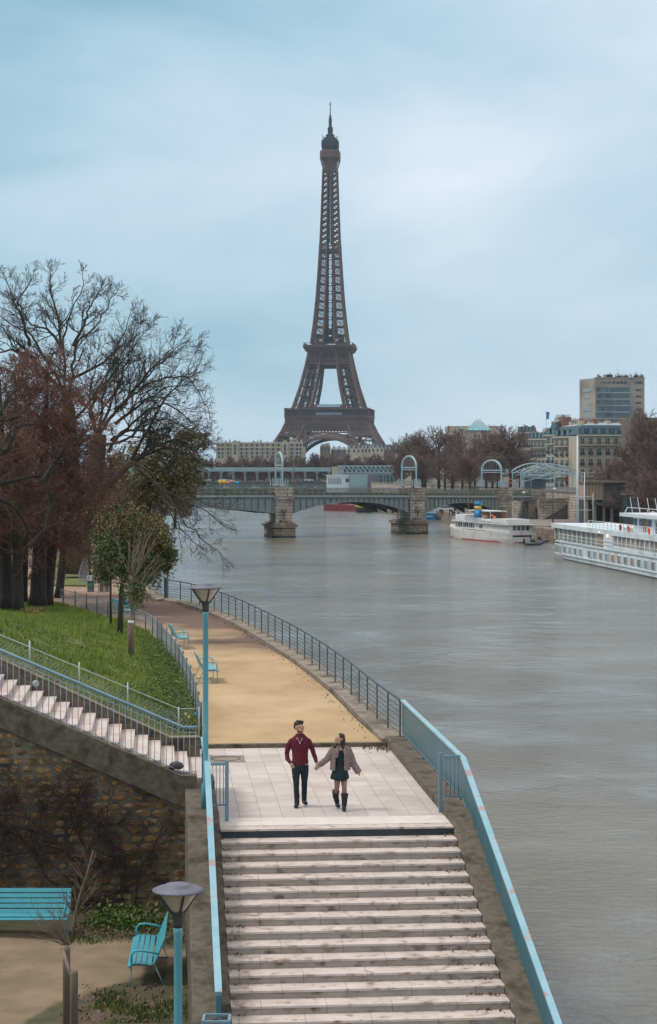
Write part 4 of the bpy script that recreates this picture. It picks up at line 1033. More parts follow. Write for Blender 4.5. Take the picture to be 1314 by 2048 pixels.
# dark crooked limbs in front of the red twigs at the left
T = thing('bare_tree', 'dark crooked limbs of a tree entering from the left edge before the rusty twigs', 'tree', P(-60,1225,88), 0, 'bare trees on the left bank')
tm = MB(); tm.tube([P(-60,1225,88),P(-50,1100,88),P(-40,1000,88),P(-32,900,88)], [.4,.32,.28,.2], 10); tm.build('trunk', M['bark_dark'], T)
lm = MB(); SC_ = dict(SB); SC_['kids'] = [4,3]
for L_ in ([(-45,985),(0,968),(50,955),(92,952),(100,985)], [(-40,930),(10,900),(30,860),(75,845)], [(90,955),(120,905),(135,880)], [(-45,1000),(20,1010),(50,1040),(60,1080)], [(-35,860),(5,820),(18,780)],[(60,1090),(90,1060),(100,1000),(96,960)]):
    guided(lm, lm, PL(88, L_, rg, 1), .15, .03, SC_, rg, kid=5, L0=1.2)
lm.build('crown', M['bark_dark'], T)
# far-left background: wooded embankment further back on the island
SF = dict(seg=[4,3,3], wob=[.12,.18,.2], trop=[.10,.06,.04], sides=[4,3,3], kids=[11,9], t0=[.15,.08], ang=[R(44),R(44)], lr=[.46,.5], rr=.5, rmin=.045)
def far_proto(name, label, seed, H, Wd, group, m='twig_far', nl=26, rmin=.034):
    rg = random.Random(seed); T = thing(name, label, 'tree', (0,0,0), 0, group); S = dict(SF); S['rmin'] = rmin
    tm = MB(); tm.tube([(0,0,0),(0,0,H*.3),(rg.gauss(0,.3),rg.gauss(0,.3),H*.6)], [H*.022,H*.016,H*.008], 7); tm.build('trunk', M['bark'], T)
    cm = MB()
    for k in range(nl):
        f = .12+.46*(k+rg.random())/nl; a = rg.uniform(0,6.28); el = rg.uniform(.25,1.5)*(.6+f)
        d = Vector((math.cos(a),math.sin(a),el)).normalized()
        L = 1/math.sqrt(((d.x**2+d.y**2)/(Wd/2)**2)+(d.z/(H*(1-f)))**2)*.78
        grow(cm, Vector((0,0,H*f)), d, L*rg.uniform(.85,1.0), H*.008, 0, S, rg)
    cm.build('crown', M[m], T); return T
# ------------------------------------------------------------------ people
def remesh(o, vox, smooth=3):
    md = o.modifiers.new('union', 'REMESH'); md.mode = 'VOXEL'; md.voxel_size = vox; md.use_smooth_shade = True
    if smooth: ms = o.modifiers.new('soft', 'SMOOTH'); ms.factor = .5; ms.iterations = smooth
    return o
def head_parts(mb, c, sz, yaw, tilt=0):
    rot = Matrix.Rotation(yaw,3,'Z') @ Matrix.Rotation(tilt,3,'X')
    c = Vector(c)
    def e(p, r): mb.ell(c+rot@(Vector(p)*sz), tuple(q*sz for q in r), rot, 16, 12)
    e((0,.012,.025),(.076,.094,.088)); e((0,-.028,-.03),(.060,.066,.075)); e((0,-.048,-.075),(.036,.036,.036))
    e((0,-.100,-.012),(.012,.020,.026)); e((0,-.108,-.026),(.015,.014,.011)); e((0,-.086,-.055),(.026,.012,.008)); e((0,-.083,-.068),(.022,.012,.008))
    for s in (-1,1): e((s*.078,.012,-.005),(.010,.020,.032)); e((s*.038,-.070,-.028),(.022,.020,.022)); e((s*.032,-.086,.022),(.024,.012,.010))
    return rot
def hand(mb, wrist, d, back, sz=1.0, curl=.6, side=1):
    """palm and five separate fingers; d = direction of the hand, back = normal of the back of the hand"""
    w = Vector(wrist); d = Vector(d).normalized(); bk = Vector(back); bk = (bk-d*bk.dot(d)).normalized(); s = d.cross(bk)*side
    def seg(pts, r): mb.tube(pts, r, 8)
    for k in range(4):
        o = s*(.027-.018*k)*sz; seg([w+o*.6, w+o+d*.045*sz, w+o+d*.088*sz], [.016*sz,.014*sz,.011*sz])
    L = (.070,.078,.073,.058)
    for k in range(4):
        p = w+s*(.027-.018*k)*sz+d*.084*sz; dd = d.copy(); pts = [p]
        for j, f in enumerate((.45,.30,.25)):
            a = curl*(.5+.35*j+.06*k); dd = (dd*math.cos(a)-bk*math.sin(a)).normalized(); p = p+dd*L[k]*f*sz; pts.append(p)
        seg(pts, [.0092*sz,.0088*sz,.008*sz,.0066*sz])
    p = w+s*.024*sz+d*.022*sz; q = p+(s*.8+d*.6-bk*.3).normalized()*.042*sz; t = q+(d*.9-bk*.4+s*.1).normalized()*.035*sz
    seg([p,q,t], [.012*sz,.0105*sz,.008*sz])
def person(name, label, loc):
    return name, label, loc
Y0 = 40.1
# --- man
ML = Vector(((600-657)/4000*Y0, Y0, ZL+.008))
mb = MB()
mb.tube([(0,.13,1.38),(-.005,.12,1.46),(-.012,.11,1.54)], [.062,.056,.056], 12)
mrot = head_parts(mb, (-.018,.10,1.598), 1.06, R(52), R(8))
mb.rings([(0,.13,.86,.125,.085),(0,.13,1.0,.125,.085),(0,.13,1.2,.14,.09),(0,.13,1.34,.15,.085),(0,.13,1.41,.10,.06)])
mb.tube([(-.085,.13,.88),(-.075,.08,.50),(-.062,.10,.10)], [.085,.055,.036], 10)
mb.tube([(.085,.13,.88),(.085,.17,.50),(.078,.32,.12)], [.085,.055,.036], 10)
mb.tube([(-.15,.13,1.34),(-.235,.15,1.24),(-.266,.16,1.06),(-.25,.12,.96),(-.165,.05,.86)], [.036,.032,.030,.028,.026], 10)
mb.tube([(.145,.13,1.34),(.213,.135,1.24),(.264,.125,1.10),(.305,.075,.98),(.338,.02,.875)], [.036,.032,.030,.028,.025], 10)
hand(mb, (-.175,.05,.87), (.45,.05,-.9), (-.5,-.8,-.3), 1.0, .35, 1)
hand(mb, (.335,.025,.885), (.12,-.15,-1), (.85,-.5,.1), 1.0, .75, -1)
man = mb.build('person', M['skin'], loc=None); man.location = ML
OFF[man.name] = Vector((0,0,0)); remesh(man, .0055, 2)
props(man, 'man in maroon sweater and dark jeans walking hand in hand with the woman', 'person')
mb = MB()
mb.rings([(0,.13,.845,.158,.112),(0,.13,.90,.165,.12),(0,.13,1.0,.158,.115),(0,.13,1.15,.172,.12),(0,.13,1.28,.190,.122),(0,.13,1.35,.190,.112),(0,.13,1.395,.155,.10),(0,.125,1.435,.110,.085),(0,.12,1.475,.070,.068)], 28)
mb.tube([(-.15,.13,1.345),(-.232,.15,1.24),(-.268,.16,1.06),(-.25,.12,.96),(-.185,.06,.885)], [.062,.058,.050,.046,.036], 14)
mb.tube([(.145,.13,1.345),(.213,.135,1.24),(.266,.125,1.10),(.305,.075,.98),(.332,.03,.895)], [.062,.056,.050,.042,.034], 14)
o = mb.build('sweater', M['sweater'], man); remesh(o, .010, 3)
t_ = bpy.data.textures.new('cloth_folds', 'CLOUDS'); t_.noise_scale = .10
d_ = o.modifiers.new('folds', 'DISPLACE'); d_.texture = t_; d_.strength = .022; d_.mid_level = .5
mb = MB(); mb.rings([(0,.13,.70,.12,.10),(0,.13,.80,.158,.112),(0,.13,.90,.155,.112)], 24)
mb.tube([(-.085,.13,.84),(-.082,.09,.64),(-.078,.07,.48),(-.072,.09,.30),(-.064,.11,.13)], [.094,.078,.062,.055,.048], 14)
mb.tube([(.085,.13,.84),(.088,.14,.64),(.088,.17,.48),(.084,.25,.30),(.08,.31,.14)], [.094,.078,.062,.055,.048], 14)
o = mb.build('jeans', M['jeans'], man); remesh(o, .010, 2); d_ = o.modifiers.new('folds', 'DISPLACE'); d_.texture = t_; d_.strength = .018
def boot(mb, ankle, h, r, toe, flat=0):
    a = Vector(ankle); t = Vector(toe)
    mb.tube([a+Vector((0,.01,h)), a+Vector((0,0,h*.5)), a+Vector((0,0,0)), a+Vector((0,.01,-.05))], [r,r*.88,r*.85,r*.8], 12)
    d = t-a; d.z = 0
    mb.ell(a+d*.45+Vector((0,0,-.048)), (.048,.125,.043), Matrix.Rotation(math.atan2(d.y,d.x)+R(90),3,'Z') @ Matrix.Rotation(flat,3,'X'))
    mb.ell(a+d*.82+Vector((0,0,-.055)), (.046,.055,.035), Matrix.Rotation(math.atan2(d.y,d.x)+R(90),3,'Z'))
for a, t in (((-.064,.11,.088),(-.085,-.05,.05)),((.080,.32,.11),(.12,.17,.07))):
    mb = MB(); boot(mb, a, .17, .062, t); o = mb.build('boot', M['boot'], man); remesh(o, .008, 2)
mb = MB(); c = Vector((-.018,.10,1.598)); rg = random.Random(2)
mb.ell(c+mrot@Vector((0,.030,.058)), (.083,.098,.072), mrot); mb.ell(c+mrot@Vector((0,.055,.01)), (.080,.070,.075), mrot)
for k in range(60):
    a = rg.uniform(0,6.28); r_ = rg.uniform(0,.06); p = c+mrot@Vector((math.cos(a)*r_, -.015+math.sin(a)*r_*1.2, .110+rg.uniform(-.02,.025))); mb.ell(p, (.019,.019,.02), None, 6, 5)
o = mb.build('hair', M['hair'], man); remesh(o, .007, 1)
mb = MB()
for k in range(110):
    a = -math.pi*.5+rg.uniform(-1.5,1.5); z = rg.uniform(-.095,-.052); p = c+mrot@Vector((math.cos(a)*.062, -.030+math.sin(a)*.060, z)); mb.ell(p, (.004,.004,.006), None, 5, 4)
mb.build('beard', M['hair'], man)
def eyes(par, c, rot, sz=1):
    mb = MB()
    for s in (-1,1): mb.ell(c+rot@(Vector((s*.030,-.090,.008))*sz), (.007,.005,.005), rot, 8, 6); mb.ell(c+rot@(Vector((s*.032,-.095,.030))*sz), (.015,.004,.003), rot, 8, 5)
    mb.build('eyes', M['eye'], par)
eyes(man, c, mrot, 1.04)
mb = MB(); mb.tube([(-.07,.075,1.44),(-.045,.005,1.37),(-.005,-.005,1.31),(.035,.003,1.37),(.055,.075,1.44)], .0028, 6); mb.ell((-.004,-.008,1.295), (.011,.005,.017)); mb.build('necklace', M['silver'], man)
# --- woman
WLc = Vector((.269, 39.85, ZL+.008))
mb = MB(); wc = Vector((-.045,.03,1.405))
wrot = head_parts(mb, wc, .97, R(-62), R(6))
mb.tube([(-.012,.05,1.22),(-.018,.045,1.29),(-.028,.04,1.35)], [.052,.045,.045], 12)
mb.rings([(-.03,.05,.72,.14,.10),(-.03,.05,.92,.105,.08),(-.02,.05,1.1,.13,.09),(-.02,.05,1.2,.14,.085),(-.015,.05,1.265,.085,.06)])
mb.tube([(-.09,.05,.72),(-.10,.0,.47),(-.125,.16,.27),(-.10,.26,.10)], [.075,.048,.042,.03], 10)
mb.tube([(.03,.05,.72),(.045,-.02,.46),(.05,-.06,.28),(.045,-.05,.10)], [.075,.048,.042,.03], 10)
mb.tube([(-.17,.05,1.22),(-.30,.06,1.0),(-.462,.14,.865)], [.042,.034,.023], 10)
mb.tube([(.13,.05,1.22),(.225,.07,.93),(.30,.02,.78)], [.042,.034,.023], 10)
hand(mb, (-.455,.135,.872), (-.75,.05,-.75), (.1,-.9,-.3), .93, .8, -1)
hand(mb, (.305,.015,.79), (.5,-.2,-.8), (.6,-.7,.2), .80, .5, 1)
wom = mb.build('person', M['skin'], loc=None); wom.location = WLc; OFF[wom.name] = Vector((0,0,0)); remesh(wom, .0055, 2)
props(wom, 'woman in dark dress, fuzzy mauve coat and black boots holding the man by hand', 'person')
mb = MB(); mb.rings([(-.045,.05,.575,.205,.165),(-.045,.05,.66,.185,.15),(-.04,.05,.76,.155,.125),(-.035,.05,.86,.128,.10),(-.03,.05,.95,.115,.093),(-.02,.05,1.08,.14,.103),(-.02,.05,1.17,.142,.10),(-.015,.05,1.215,.10,.075)], 32)
o = mb.build('dress', M['dress'], wom)
me = o.data
for v in me.vertices:   # pleats towards the hem
    if v.co.z < .80:
        a = math.atan2(v.co.y-.05, v.co.x+.045); k = (.80-v.co.z)/.25; q = 1+.07*k*math.sin(a*8); v.co.x = -.045+(v.co.x+.045)*q; v.co.y = .05+(v.co.y-.05)*q; v.co.z += .018*k*math.sin(a*2+1)
sd = o.modifiers.new('soft', 'SUBSURF'); sd.levels = 1; sd.render_levels = 1
mb = MB()
mb.tube([(-.09,.05,.72),(-.10,.0,.47),(-.12,.14,.30)], [.078,.051,.046], 12); mb.tube([(.03,.05,.72),(.045,-.02,.46),(.05,-.06,.26)], [.078,.051,.046], 12); mb.build('tights', M['skin_leg'], wom)
for pts, an, toe in (([(-.122,.13,.36),(-.125,.19,.24),(-.095,.245,.11)], (-.095,.25,.105), (-.07,.12,.06)), ([(.052,-.065,.34),(.048,-.06,.22),(.045,-.05,.10)], (.045,-.05,.095), (.035,-.20,.05))):
    mb = MB(); mb.tube(pts, [.078,.062,.052], 14); boot(mb, an, .05, .05, toe); o = mb.build('boot', M['boot'], wom); remesh(o, .008, 2)
# open coat: two front halves and back, sleeves
mb = MB()
def shell(a0, a1, rs, th):
    n = 16; vs = []; fs = []
    for cx, cy, z, rx, ry in rs:
        for j in range(n+1):
            a = a0+(a1-a0)*j/n; vs.append((cx+rx*math.cos(a), cy+ry*math.sin(a), z)); vs.append((cx+(rx-th)*math.cos(a), cy+(ry-th)*math.sin(a), z))
    w_ = 2*(n+1)
    for i in range(len(rs)-1):
        for j in range(n):
            b0 = i*w_+2*j; fs += [(b0,b0+2,b0+2+w_,b0+w_), (b0+1,b0+1+w_,b0+3+w_,b0+3)]
        fs += [(i*w_,i*w_+w_,i*w_+w_+1,i*w_+1), (i*w_+2*n,i*w_+2*n+1,i*w_+2*n+1+w_,i*w_+2*n+w_)]
    for i in (0, len(rs)-1):
        for j in range(n): b0 = i*w_+2*j; fs.append((b0,b0+1,b0+3,b0+2))
    mb.add(vs, fs, True)
crs = [(-.035,.05,.79,.205,.16),(-.035,.05,.86,.205,.16),(-.03,.05,1.0,.195,.15),(-.025,.05,1.12,.195,.145),(-.022,.05,1.22,.18,.13),(-.02,.05,1.275,.115,.095)]
shell(R(-66), R(236), crs, .035)
mb.tube([(-.155,.05,1.225),(-.24,.055,1.10),(-.30,.06,1.0),(-.38,.10,.93),(-.452,.13,.875)], [.068,.066,.064,.062,.056], 14)
mb.tube([(.115,.05,1.225),(.175,.06,1.08),(.225,.07,.94),(.262,.045,.86),(.335,-.005,.745)], [.068,.066,.064,.070,.070], 14)
mb.tube([(-.10,-.065,1.05),(-.095,-.075,1.15),(-.09,-.03,1.26),(-.02,.12,1.29),(.05,-.03,1.26),(.062,-.075,1.15),(.075,-.07,1.05)], [.026,.032,.034,.034,.034,.032,.026], 8)
o = mb.build('coat', M['coat'], wom); remesh(o, .011, 2)
t2 = bpy.data.textures.new('fur', 'CLOUDS'); t2.noise_scale = .03
d_ = o.modifiers.new('fur', 'DISPLACE'); d_.texture = t2; d_.strength = .022
mb = MB()
mb.ell(wc+wrot@Vector((0,.028,.040)), (.082,.090,.078), wrot); mb.ell(wc+wrot@Vector((0,.055,-.02)), (.078,.062,.10), wrot)
mb.tube([wc+wrot@Vector((.055,.03,0)), Vector((.012,-.005,1.30)), Vector((.060,-.035,1.20)), Vector((.075,-.06,1.10))], [.040,.048,.042,.014], 10)
mb.tube([wc+wrot@Vector((0,.06,-.03)), Vector((.015,.06,1.30)), Vector((.07,.05,1.18))], [.055,.062,.035], 10)
mb.tube([wc+wrot@Vector((-.055,.02,-.02)), Vector((-.085,.0,1.32)), Vector((-.13,-.03,1.275)), Vector((-.175,-.035,1.25))], [.034,.036,.030,.012], 10)
o = mb.build('hair', M['hair'], wom); remesh(o, .008, 2)
eyes(wom, wc, wrot, .97)
# --- person sitting on the far bench
sp = G(246,1238,ZL)
mb = MB()
mb.ell((0,0,1.12), (.085,.10,.12)); mb.tube([(0,.02,1.05),(0,.05,.95)], .06, 10)
mb.rings([(0,.07,.46,.17,.13),(0,.07,.7,.17,.12),(0,.06,.9,.20,.12),(0,.05,1.0,.10,.08)])
for s in (-1,1):
    mb.tube([(s*.09,.05,.52),(s*.10,-.38,.52),(s*.12,-.45,.10)], [.085,.065,.045], 10); mb.ell((s*.12,-.50,.05),(.045,.12,.05))
    mb.tube([(s*.20,.05,.92),(s*.26,-.02,.68),(s*.14,-.24,.62)], [.05,.042,.035], 10)
    hand(mb, (s*.14,-.24,.62), (-s*.4,-1,-.2), (0,.2,1), 1, .6, s)
sit = mb.build('person', M['person_dark'], loc=None); OFF[sit.name] = Vector((0,0,0)); remesh(sit, .010, 2)
sit.location = b3.location+Vector((0,.35,.0)); sit.rotation_euler = (0,0,R(112)); props(sit, 'person in dark and teal clothes sitting on the far promenade bench', 'person')
mb = MB(); mb.rings([(0,.07,.44,.19,.15),(0,.07,.7,.185,.135),(0,.06,.9,.215,.135),(0,.05,1.02,.10,.08)]); mb.tube([(-.20,.05,.92),(-.265,-.02,.68),(-.15,-.20,.62)],[.06,.052,.045],10); mb.tube([(.20,.05,.92),(.265,-.02,.68),(.15,-.20,.62)],[.06,.052,.045],10)
o = mb.build('jacket', M['tealcloth'], sit); remesh(o, .012, 2)
mb = MB(); mb.ell((0,.02,1.16), (.10,.11,.11)); mb.build('hair', M['hair'], sit)
# small walkers far away
def walker(loc, label, m, rz, group, s=1.0):
    mb = MB()
    mb.ell((0,0,1.62), (.085,.10,.12)); mb.tube([(0,0,1.52),(0,0,1.42)], .055, 8)
    mb.rings([(0,0,.85,.16,.11),(0,0,1.1,.15,.11),(0,0,1.35,.20,.12),(0,0,1.45,.10,.08)])
    for k in (-1,1):
        mb.tube([(k*.09,0,.9),(k*.10,-.12*k-.02,.5),(k*.10,.18*k*-1,.08)], [.09,.06,.045], 8); mb.ell((k*.10,-.18*k-.06,.045),(.045,.12,.045))
        mb.tube([(k*.21,0,1.38),(k*.26,.05*k,1.1),(k*.24,-.05*k,.86)], [.05,.042,.03], 8)
        hand(mb, (k*.24,-.05*k,.86), (0,-.1,-1), (k,0,0), 1, .4, 1)
    o = mb.build('person', m, loc=None); remesh(o, .02, 1); o.location = loc; o.rotation_euler = (0,0,rz); o.scale = (s,s,s); props(o, label, 'person', group); 
    OFF[o.name] = Vector((0,0,0)); h = MB(); h.ell((0,.015,1.67),(.095,.105,.10)); h.build('hair', M['hair'], o); return o
for i, (px, lab) in enumerate(((885,'leftmost of the small people walking on the quay beneath the bridge'),(899,'second small person from the left on the quay beneath the bridge'),(905,'third small person from the left on the quay beneath the bridge'),(909,'fourth small person from the left on the quay beneath the bridge'),(917,'rightmost small person on the quay beneath the bridge'))):
    Yp = 468-i*4; walker(((px-657)/4000*Yp, Yp, 2.3), lab, M[('person_dark','black','jeans','person_dark','steel_dark')[i]], i*1.3, 'people on the quay')

# ------------------------------------------------------------------ park furniture by the trees
NB = thing('notice_board', 'notice board with yellow and green panels beside the promenade entrance', 'notice board', G(208,1186,ZL))
q = G(208,1186,ZL); Yn = q.y; x0 = (198-657)/4000*Yn; x1 = (219-657)/4000*Yn; zt = 13.2-(1146-940)/4000*Yn; zb = ZL
m_ = MB()
for x in (x0,(x0+x1)/2,x1): m_.box(x-.05,x+.05,Yn-.05,Yn+.05,zb,zt+.03)
m_.build('frame', M['galv'], NB)
for a, b, k, l in ((x0+.06,(x0+x1)/2-.06,'yellow','yellow_panel'),((x0+x1)/2+.06,x1-.06,'green_sign','green_panel')):
    m_ = MB(); m_.box(a,b,Yn-.02,Yn+.02,zb+.55,zt-.05); o = m_.build('poster', M[k], NB)
    m_ = MB(); m_.box(a+.07,b-.07,Yn-.03,Yn-.021,zb+.75,zb+.95); m_.box(a+.07,b-.07,Yn-.03,Yn-.021,zt-.35,zt-.2); m_.build('print', M['white'], o)
    m_ = MB(); m_.box(a,b,Yn-.02,Yn+.02,zb+.06,zb+.54); m_.build('board', M['brownwood'], NB)
q = G(181,1184,ZL); Yn = q.y; x0 = (175-657)/4000*Yn; x1 = (188-657)/4000*Yn; zt = 13.2-(1152-940)/4000*Yn
BB = thing('recycling_bin', 'small grey bin with white top and green sign near the notice board', 'bin', q)
m_ = MB(); m_.box(x0,x1,Yn-.15,Yn+.15,ZL,zt-.25); bevel(m_.build('body', M['lampgrey'], BB), .02)
m_ = MB(); m_.yprism([(x0-.06,zt-.25),(x1+.06,zt-.25),(x1,zt),(x0,zt)], Yn-.2, Yn+.2); m_.build('lid', M['white'], BB, fix=True)
m_ = MB(); m_.box(x0+.08,x1-.08,Yn-.175,Yn-.155,zt-.6,zt-.3); m_.build('sign', M['green_sign'], BB)
FN = thing('fence', 'tall leaning wire fence panels beside the notice board', 'fence', P(160,1165,112))
m_ = MB()
for (a,b) in (((160,1163),(158,1145)),((160,1163),(170,1163)),((158,1145),(172,1105)),((172,1105),(178,1160))): m_.bar(P(*a,112),P(*b,112),.06)
for i in range(14):
    t = i/13; m_.bar(P(160,1163,112).lerp(P(178,1163,112),t), P(158,1145,112).lerp(P(174,1104,112),t), .02)
for i in range(6):
    t = i/5; m_.bar(P(160,1163,112).lerp(P(158,1145,112),t), P(178,1163,112).lerp(P(175,1104,112),t), .02)
m_.build('wire_panel', M['galv'], FN)
m_ = MB(); q = G(193,1184,ZL)
for i in range(6): m_.bar((q.x-.2,q.y,ZL+.3+.22*i),(q.x+.3,q.y,ZL+.3+.22*i),.03)
m_.bar((q.x-.2,q.y,ZL),(q.x-.2,q.y,ZL+1.5),.05); m_.bar((q.x+.3,q.y,ZL),(q.x+.3,q.y,ZL+1.5),.05)
m_.build('bike_rack', M['galv'], loc=q, label='pale metal ladder rack between the bin and the notice board', cat='rack')
m_ = MB(); 
for a,b in (((32,1190),(63,1148)),((60,1160),(60,1148))): m_.bar(P(*a,120),P(*b,120),.10)
m_.build('path_rail', M['wood'], loc=P(32,1190,120), label='pale slanting rail seen between the dark trunks', cat='rail')
# ------------------------------------------------------------------ iron lattice tower
TW = Vector(((660.5-657)/4000*1700, 1700, 2.15))
TR_ = R(-5.5)
TT = thing('lattice_tower', 'tall dark brown iron lattice tower rising into the cloud behind the bridges', 'tower', TW, TR_)
def interp_t(tab, z):
    for (a,b),(c,d) in zip(tab, tab[1:]):
        if z <= c: return b+(d-b)*(z-a)/(c-a)
    return tab[-1][1]
OT = [(0,61),(12,55.5),(24,48.5),(36.4,41.6),(43,37.6),(50,34.4),(57,31.6),(66,28.2),(82,23.2),(98,19.4),(110,17),(118,15.2),(135,12.9),(155,11),(175,9.6),(197,8.3),(230,7.0),(263,5.9),(276,5.5)]
LT = [(0,25),(36,18),(57,15.5),(98,11.8),(118,10.2),(155,7.6),(197,5.9),(240,4.6),(263,3.9),(276,3.6)]
def ow(z): return interp_t(OT, z)
def iw(z): return max(0.35, ow(z)-interp_t(LT, z))
def xbrace(mb, a0, b0, a1, b1, t):
    mb.bar(a0, b1, t); mb.bar(b0, a1, t)
# legs
lev1 = [0,12,24,36,43,50,57.5,66,74,82,90,98,106,114]
lev2 = [118+ (198-118)*i/11 for i in range(12)] + [198+(266-198)*i/14 for i in range(1,15)]
for sx in (-1,1):
    for sy in (-1,1):
        mb = MB()
        for lev in (lev1, lev2):
            for z0, z1 in zip(lev, lev[1:]):
                def c(z): 
                    o, i = ow(z), iw(z)
                    return [Vector((sx*o,sy*o,z)),Vector((sx*i,sy*o,z)),Vector((sx*i,sy*i,z)),Vector((sx*o,sy*i,z))]
                A, B = c(z0), c(z1); up = z0 > 117
                th = 1.25 if not up else (1.1 if z0 < 200 else .8); bt = .46 if not up else (.55 if z0 < 200 else .5)
                for k in range(4):
                    mb.bar(A[k], B[k], th); k2 = (k+1)%4
                    mb.bar(A[k], A[k2], bt*1.2)
                    if up and k in (1,2):   # inner faces: sparse bracing
                        if z0 < 200: xbrace(mb, A[k], A[k2], B[k], B[k2], bt*.8)
                        continue
                    if not up:
                        # double X per panel with a stiffening star
                        m0 = A[k].lerp(B[k],.5); m1 = A[k2].lerp(B[k2],.5)
                        xbrace(mb, A[k], A[k2], B[k], B[k2], bt); mb.bar(m0, m1, bt*.8)
                    else: xbrace(mb, A[k], A[k2], B[k], B[k2], bt)
        mb.build('leg', M['iron'], TT)
# central shafts and ties above the second level
mb = MB()
for z0, z1 in zip(lev2, lev2[1:]):
    for sx in (-1,1):
        for sy in (-1,1):
            a = 1.6
            mb.bar((sx*a,sy*a,z0),(sx*a,sy*a,z1),.5)
    xbrace(mb, Vector((-1.6,-1.6,z0)), Vector((1.6,-1.6,z0)), Vector((-1.6,-1.6,z1)), Vector((1.6,-1.6,z1)), .35)
    o = ow(z0)
    for s in (-1,1):
        mb.bar((-iw(z0),s*o,z0),(iw(z0),s*o,z0),.7); mb.bar((s*o,-iw(z0),z0),(s*o,iw(z0),z0),.7)
        if z0 > 200: mb.bar((0,s*o,z0),(0,s*ow(z1),z1),.9); mb.bar((s*o,0,z0),(s*ow(z1),0,z1),.9)
for sx in (-1,1): mb.bar((sx*2.2,-2,118),(sx*2.2,-2,196),.9)
mb.build('lift_shaft', M['iron_dark'], TT)
mb = MB(); o = ow(197)+.2
mb.box(-o,o,-o,o,195.5,198.2); mb.build('middle_platform', M['iron_dark'], TT)
# lift machinery masses just above the second platform
mb = MB(); mb.box(-11,-4,-11,11,119,126); mb.box(4,11,-11,11,119,125); mb.box(-4,4,-10,10,119,123.5); mb.box(-6,6,-6,6,126,130.5); mb.build('machine_room', M['iron_dark'], TT)
mb = MB()
for s in (-1,1): mb.box(s*7-1.2,s*7+1.2,-13.4,-12.6,119.5,121.6)
mb.build('lit_window', M['white'], TT)
def ring_sq(mb, o, i, z0, z1):
    mb.box(-o,o,-o,-i,z0,z1); mb.box(-o,o,i,o,z0,z1); mb.box(-o,-i,-i,i,z0,z1); mb.box(i,o,-i,i,z0,z1)
# first platform
mb = MB()
ring_sq(mb, 35.4, 14, 55.2, 56.6); ring_sq(mb, 34.6, 33.2, 50.6, 55.19); ring_sq(mb, 35.1, 33.0, 49.8, 50.59); ring_sq(mb, 35.2, 33.0, 54.2, 54.9); mb.box(-33,33,-33,33,54.0,54.6)
for f in range(4):
    rot = Matrix.Rotation(f*math.pi/2,4,'Z')
    for k in range(33):
        x = -33.6+67.2*k/32; a = rot@Vector((x,-34.75,50.7)); b = rot@Vector((x,-34.75,54.2)); mb.bar(a,b,.5,.4)
mb.build('first_platform', M['iron'], TT)
mb = MB()
for f in range(4):
    rot = Matrix.Rotation(f*math.pi/2,4,'Z')
    for k in range(27):
        x = -35+70*k/26; mb.bar(rot@Vector((x,-35,56.6)), rot@Vector((x,-35,62.2)), .38)
    mb.bar(rot@Vector((-35.2,-35,62.4)), rot@Vector((35.2,-35,62.4)), 1.2, .7); mb.bar(rot@Vector((-35,-35,58)), rot@Vector((35,-35,58)), .3)
mb.build('gallery', M['iron'], TT)
mb = MB()
ring_sq(mb, 33.5, 24, 56.61, 61.6); mb.build('pavilion', M['iron_dark'], TT)
mb = MB(); mb.box(-9,13,-34.6,-33.6,57,58.8); mb.box(-8,11.5,-32.5,-24,63.6,65.4); mb.build('glazing', M['glass_blue'], TT)
mb = MB(); mb.yprism([(-11.5,61.7),(13.5,61.7),(13.5,65.8),(-9,65.8),(-11.5,64.4)], -32.3, -22); mb.build('roof_pavilion', M['darkred'], TT, fix=True)
# lattice girders below first platform, per face
mb = MB()
def face(mb, f, pts_fn): pass
def fp(f, x, z, off=0.0):
    o = ow(z)+off; v = Vector((x,-o,z)); return Matrix.Rotation(f*math.pi/2,3,'Z') @ v
for f in range(4):
    o1, o0 = ow(49.8), ow(43.6); n = 26
    mb.bar(fp(f,-o1,49.6),fp(f,o1,49.6),.8); mb.bar(fp(f,-o0,43.6),fp(f,o0,43.6),.9); mb.bar(fp(f,-ow(40),40.2),fp(f,ow(40),40.2),.9)
    for k in range(n):
        a, b = -1+2*k/n, -1+2*(k+1)/n
        mb.bar(fp(f,a*o0,43.6),fp(f,a*o1,49.6),.3)
        mb.bar(fp(f,a*o0,43.6),fp(f,b*o1,49.6),.38); mb.bar(fp(f,b*o0,43.6),fp(f,a*o1,49.6),.38)
    n = 44; oa, ob = ow(40.2), ow(43.4)
    for k in range(n):
        a, b = -1+2*k/n, -1+2*(k+1)/n
        if abs(a) < .42: continue
        mb.bar(fp(f,a*oa,40.2),fp(f,b*ob,43.4),.4); mb.bar(fp(f,b*oa,40.2),fp(f,a*ob,43.4),.4)
mb.build('frieze_girder', M['iron'], TT)
